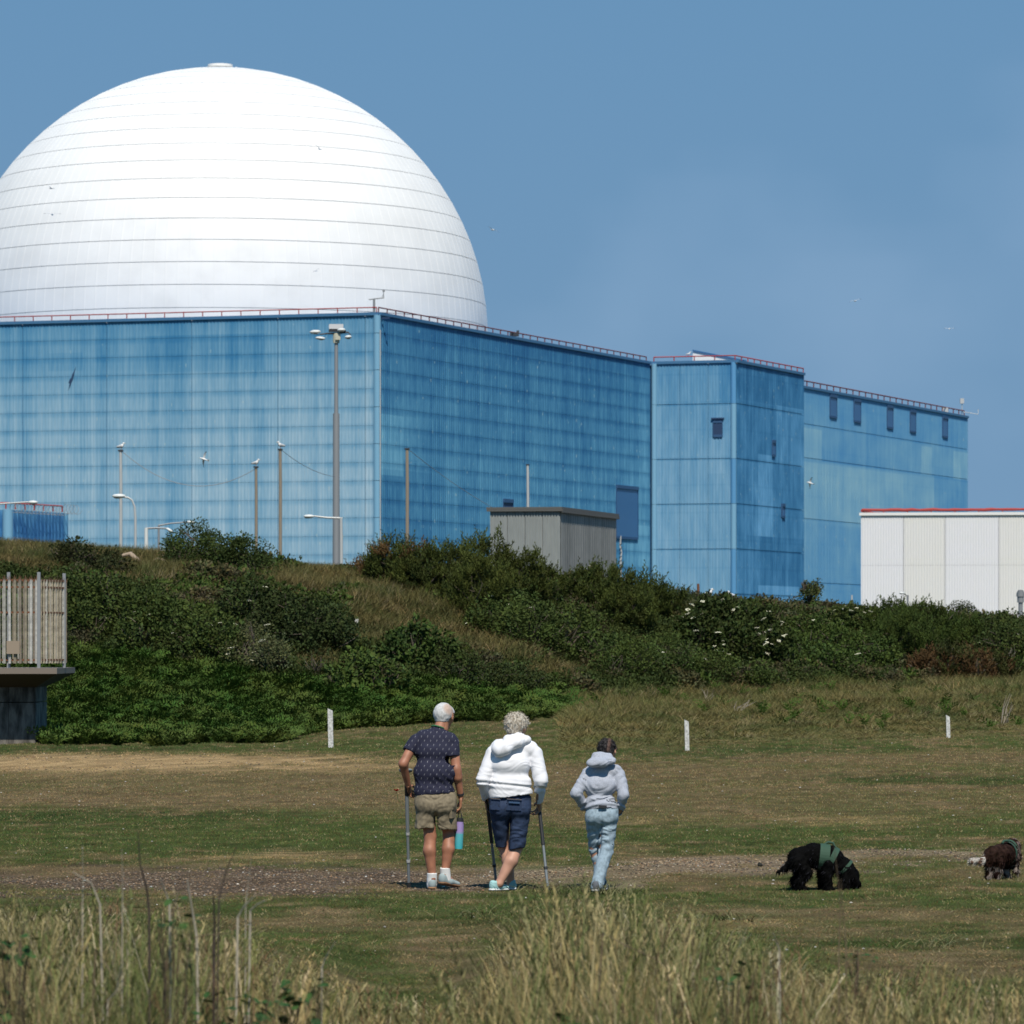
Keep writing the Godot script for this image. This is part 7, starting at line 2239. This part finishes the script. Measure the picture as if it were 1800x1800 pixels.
func birds():
	var by_ := mat("beak_yellow", lin(0.5, 0.3, 0.04), 0.5)
	# column, row, distance, turn, roll, pitch, size, tip lift, label
	var fly := [
		[562, 262, 352, 0.5, -0.55, 0.2, 1.0, "gull banking in flight before the upper right of the white dome"],
		[90, 331, 356, 1.2, -0.1, 0.0, 0.8, "small gull flying before the left edge of the white dome, upper of two"],
		[92, 377, 354, 0.15, 0.0, 0.0, 1.15, "gull gliding with wings spread before the white dome, lower of two"],
		[866, 404, 330, 0.6, -0.35, 0.1, 0.9, "gull flying in the blue sky just beside the dome"],
		[555, 476, 356, 1.0, 0.4, 0.0, 0.7, "little gull flying before the dome, above the blue hall roof"],
		[1503, 529, 330, 0.3, 0.25, 0.0, 0.8, "tiny gull in the open sky above the rear hall, nearer the block"],
		[1669, 578, 330, -0.3, 0.0, 0.1, 0.75, "tiny gull in the open sky over the far end of the rear hall"],
		[358, 807, 200, 1.4, -1.1, 0.3, 0.72, "white gull wheeling before the blue wall between two posts"],
		[1424, 849, 300, 1.35, -0.95, 0.3, 0.85, "white gull flying before the edge between stair block and rear hall"]]
	for a in fly:
		var o := thing("gull", a[7], "bird", spot(a[0], a[1], a[2]), "gulls")
		part("body", gull_body(false), M["vc"], o)
		for s in [-1.0, 1.0]: part("wing", gull_wing(s, 0.62, 0.12, 0.08), M["vc"], o)
		var tm := MB.new(); tm.col = Color(0.72, 0.72, 0.71)
		tm.quad(Vector3(-0.03, 0, 0.24), Vector3(0.03, 0, 0.24), Vector3(0.07, 0, 0.38), Vector3(-0.07, 0, 0.38))
		part("tail", tm.mesh(), M["vc"], o)
		var bm := MB.new(); bm.tube([Vector3(0, 0.015, -0.26), Vector3(0, 0.008, -0.31)], [0.014, 0.004], 6)
		part("beak", bm.mesh(), by_, o)
		o.rotation = Vector3(a[5], a[3], a[4]); o.scale = Vector3.ONE * a[6]
	# sitting gulls: where they stand
	var sit := [
		[213, 790, 205, 0.4, "gull perched on the tall grey post near the small blue store"], [450, 819, 205, 0.2, "gull perched on the shorter grey post behind the crest bush"],
		[493.5, 788, 205, 2.9, "gull perched on the weathered post beside the floodlight mast"], [1210.5, 626, 403, 0.2, "gull sitting on the white roof hood of the stair block"],
		[1247, 1049, 172, 0.4, "gull sitting on the scrub beside the rusty post"], [1285, 1053, 174, 2.6, "half hidden gull on the scrub by the stair block corner"],
		[1032, 1004, 244, 0.0, "tiny gull at the foot of the grey shed corner"]]
	for a in sit:
		var o := thing("perched_gull", a[4], "bird", spot(a[0], a[1] + 0.5, a[2]), "perched gulls")
		part("body", gull_body(true), M["vc"], o)
		for s in [-1.0, 1.0]:
			var wm := MB.new(); wm.col = Color(0.40, 0.42, 0.44)
			wm.ball(Vector3(-0.07, 0.165, 0.05 * s), Vector3(0.17, 0.055, 0.035), 6, 10, Basis(Vector3(0, 0, 1), 0.22))
			part("wing", wm.mesh(), M["vc"], o)
		var lg := MB.new(); lg.col = Color(0.45, 0.28, 0.2)
		for s in [-1.0, 1.0]: lg.tube([Vector3(0.01, 0.12, 0.025 * s), Vector3(0.01, 0.0, 0.025 * s)], [0.01, 0.01], 5)
		part("legs", lg.mesh(), M["vc"], o)
		var bm := MB.new(); bm.tube([Vector3(0.16, 0.305, 0), Vector3(0.225, 0.295, 0)], [0.014, 0.005], 6)
		part("beak", bm.mesh(), by_, o)
		o.rotation.y = a[3]
		o.scale = Vector3.ONE * (1.0 if a[2] < 300 else 1.3)

# ---------------------------------------------------------------- small things on the heath
func small_things():
	var stake := mat("stake_white", Color.WHITE, 0.8, 0.0, true)
	tri_tex(stake, noise_tex(71, 0.05, 4, 0.7, 1.08, 128), 2.0, false)
	for a in [[582, 1330, 1245, 93.0, "tallest white wooden stake, at the edge of the bracken behind the man", 0.11], [1208.5, 1338, 1264.5, 89.0, "white wooden stake with a slanted top between the third walker and the black dog", 0.09], [1667.5, 1312, 1256.5, 103.0, "thin white wooden stake with a tiny plant behind its top", 0.09]]:
		var b := ground_at(a[0], a[3])
		var o := thing("marker_stake", a[4], "stake", b, "white marker stakes")
		var top = EYE - (a[2] - HOR) / F * a[3] - b.y
		var mb := MB.new(); mb.col = Color(0.70, 0.70, 0.67)
		var w: float = a[5] * 0.5
		var p := [Vector3(-w, -0.2, w * 0.8), Vector3(w, -0.2, w * 0.8), Vector3(w, -0.2, -w * 0.8), Vector3(-w, -0.2, -w * 0.8)]
		var tl := [top, top - 0.05, top - 0.06, top - 0.01]
		var lean := 0.02
		for k in 4:
			var q := (k + 1) % 4
			mb.quad(p[k], Vector3(p[k].x - lean, tl[k], p[k].z), Vector3(p[q].x - lean, tl[q], p[q].z), p[q])
		part("shaft", mb.mesh(), stake, o)
		var cm := MB.new(); cm.col = Color(0.40, 0.38, 0.34)
		cm.quad(Vector3(p[0].x - lean, tl[0] + 0.002, p[0].z), Vector3(p[3].x - lean, tl[3] + 0.002, p[3].z), Vector3(p[2].x - lean, tl[2] + 0.002, p[2].z), Vector3(p[1].x - lean, tl[1] + 0.002, p[1].z))
		part("sawn_top", cm.mesh(), stake, o)
	var sb := hit(627, 1109)
	var so := thing("marker_stake", "small white stub on the brown grass slope of the bank", "stake", sb, "white marker stakes")
	var sm := MB.new(); sm.col = Color(0.66, 0.66, 0.63)
	sm.box(Vector3(0, 0.13, 0), Vector3(0.05, 0, 0), Vector3(0, 0.2, 0), Vector3(0, 0, 0.05))
	part("shaft", sm.mesh(), stake, so)
	# poppy
	var pb := ground_at(697, 61.0)
	var po := thing("poppy", "single red poppy on the dry grass beside the man's crutch", "flower", pb)
	var top := EYE - (1391 - HOR) / F * 61.0 - pb.y
	var st := MB.new(); st.col = Color(0.07, 0.1, 0.03)
	st.tube([Vector3(0.02, -0.02, 0), Vector3(0.01, top * 0.6, 0), Vector3(0, top, 0)], [0.004, 0.004, 0.003], 5)
	part("stem", st.mesh(), M["vc"], po)
	for k in 5:
		var pm := MB.new(); pm.col = Color(0.42, 0.012, 0.012)
		var a := TAU * k / 5.0
		var u := Vector3(cos(a), 0, sin(a)); var w := Vector3(-u.z, 0, u.x)
		var c0 := Vector3(0, top, 0)
		pm.quad(c0, c0 + u * 0.03 - w * 0.026 + Vector3(0, 0.018, 0), c0 + u * 0.045 + Vector3(0, 0.035, 0), c0 + u * 0.03 + w * 0.026 + Vector3(0, 0.018, 0))
		part("petal", pm.mesh(), M["leaf"], po)
	# dark clod behind the black dog
	var cb := ground_at(1336, 42.2)
	var cm2 := MB.new(); cm2.col = Color(0.014, 0.012, 0.011)
	cm2.ball(Vector3(0, 0.016, 0), Vector3(0.028, 0.02, 0.025), 6, 9); cm2.ball(Vector3(-0.008, 0.032, 0.0), Vector3(0.013, 0.014, 0.013), 5, 8)
	var clod := part("clod", cm2.mesh(), M["vc"])
	clod.position = cb
	tag(clod, "small black clod on the gravel behind the black dog's tail", "clod")
	# scattered pale chips of flint and shell, too many to count
	var xf := []; var cc := PackedColorArray()
	for k in 260:
		var d := 26.0 + 70.0 * pow(rng.randf(), 1.4)
		var x := rng.randf_range(-0.125, 0.125) * d
		var s := rng.randf_range(0.003, 0.009) * (0.8 + d / 90.0)
		xf.push_back(Transform3D(rbasis().scaled(Vector3(s * 1.4, s * 0.7, s)), Vector3(x, gh(x, d) + 0.012, -d)))
		cc.push_back(vary(Color(0.40, 0.38, 0.34), 0.35))
	var cmesh := MB.new(); cmesh.ball(Vector3.ZERO, Vector3.ONE, 3, 5)
	tag(many("flint_chips", cmesh.mesh(), M["vc"], xf, cc), "pale chips of flint and shell scattered over the turf", "stones")
	# low dark grass tussocks
	var tus := tuft_mesh(81, 40, 0.16, 0.6, 0.005, 3)
	var first: Node3D = null
	for a in [[1290, 1618, "sparse low tussock in the bare patch past the dry clump"], [845, 1612, "low dark tussock on the turf beneath the woman"], [1640, 1665, "small dark tussock on the bare ground at the right"], [1100, 1610, "grass tussock at the edge of the big dry clump"], [960, 1560, "grass tussock by the right crutch of the woman"], [1040, 1562, "grass tussock hiding the feet of the stooped walker"], [1068, 1563, "thin grass tussock at the stooped walker's right foot"], [1010, 1566, "yellow tussock between the woman and the stooped walker"]]:
		var dd = F * EYE / (a[1] - HOR)
		var b := ground_at(a[0], dd)
		var o := thing("grass_tussock", a[2], "grass", b, "grass tussocks")
		var t := part("blades", tus, M["tussock"] if M.has("tussock") else mat("tussock", lin(0.15, 0.145, 0.06), 0.85, 0.0, true), o)
		o.scale = Vector3(1.0, 0.14 if a[1] > 1600 else rng.randf_range(0.12, 0.2), 1.0)
		o.rotation.y = rng.randf() * TAU
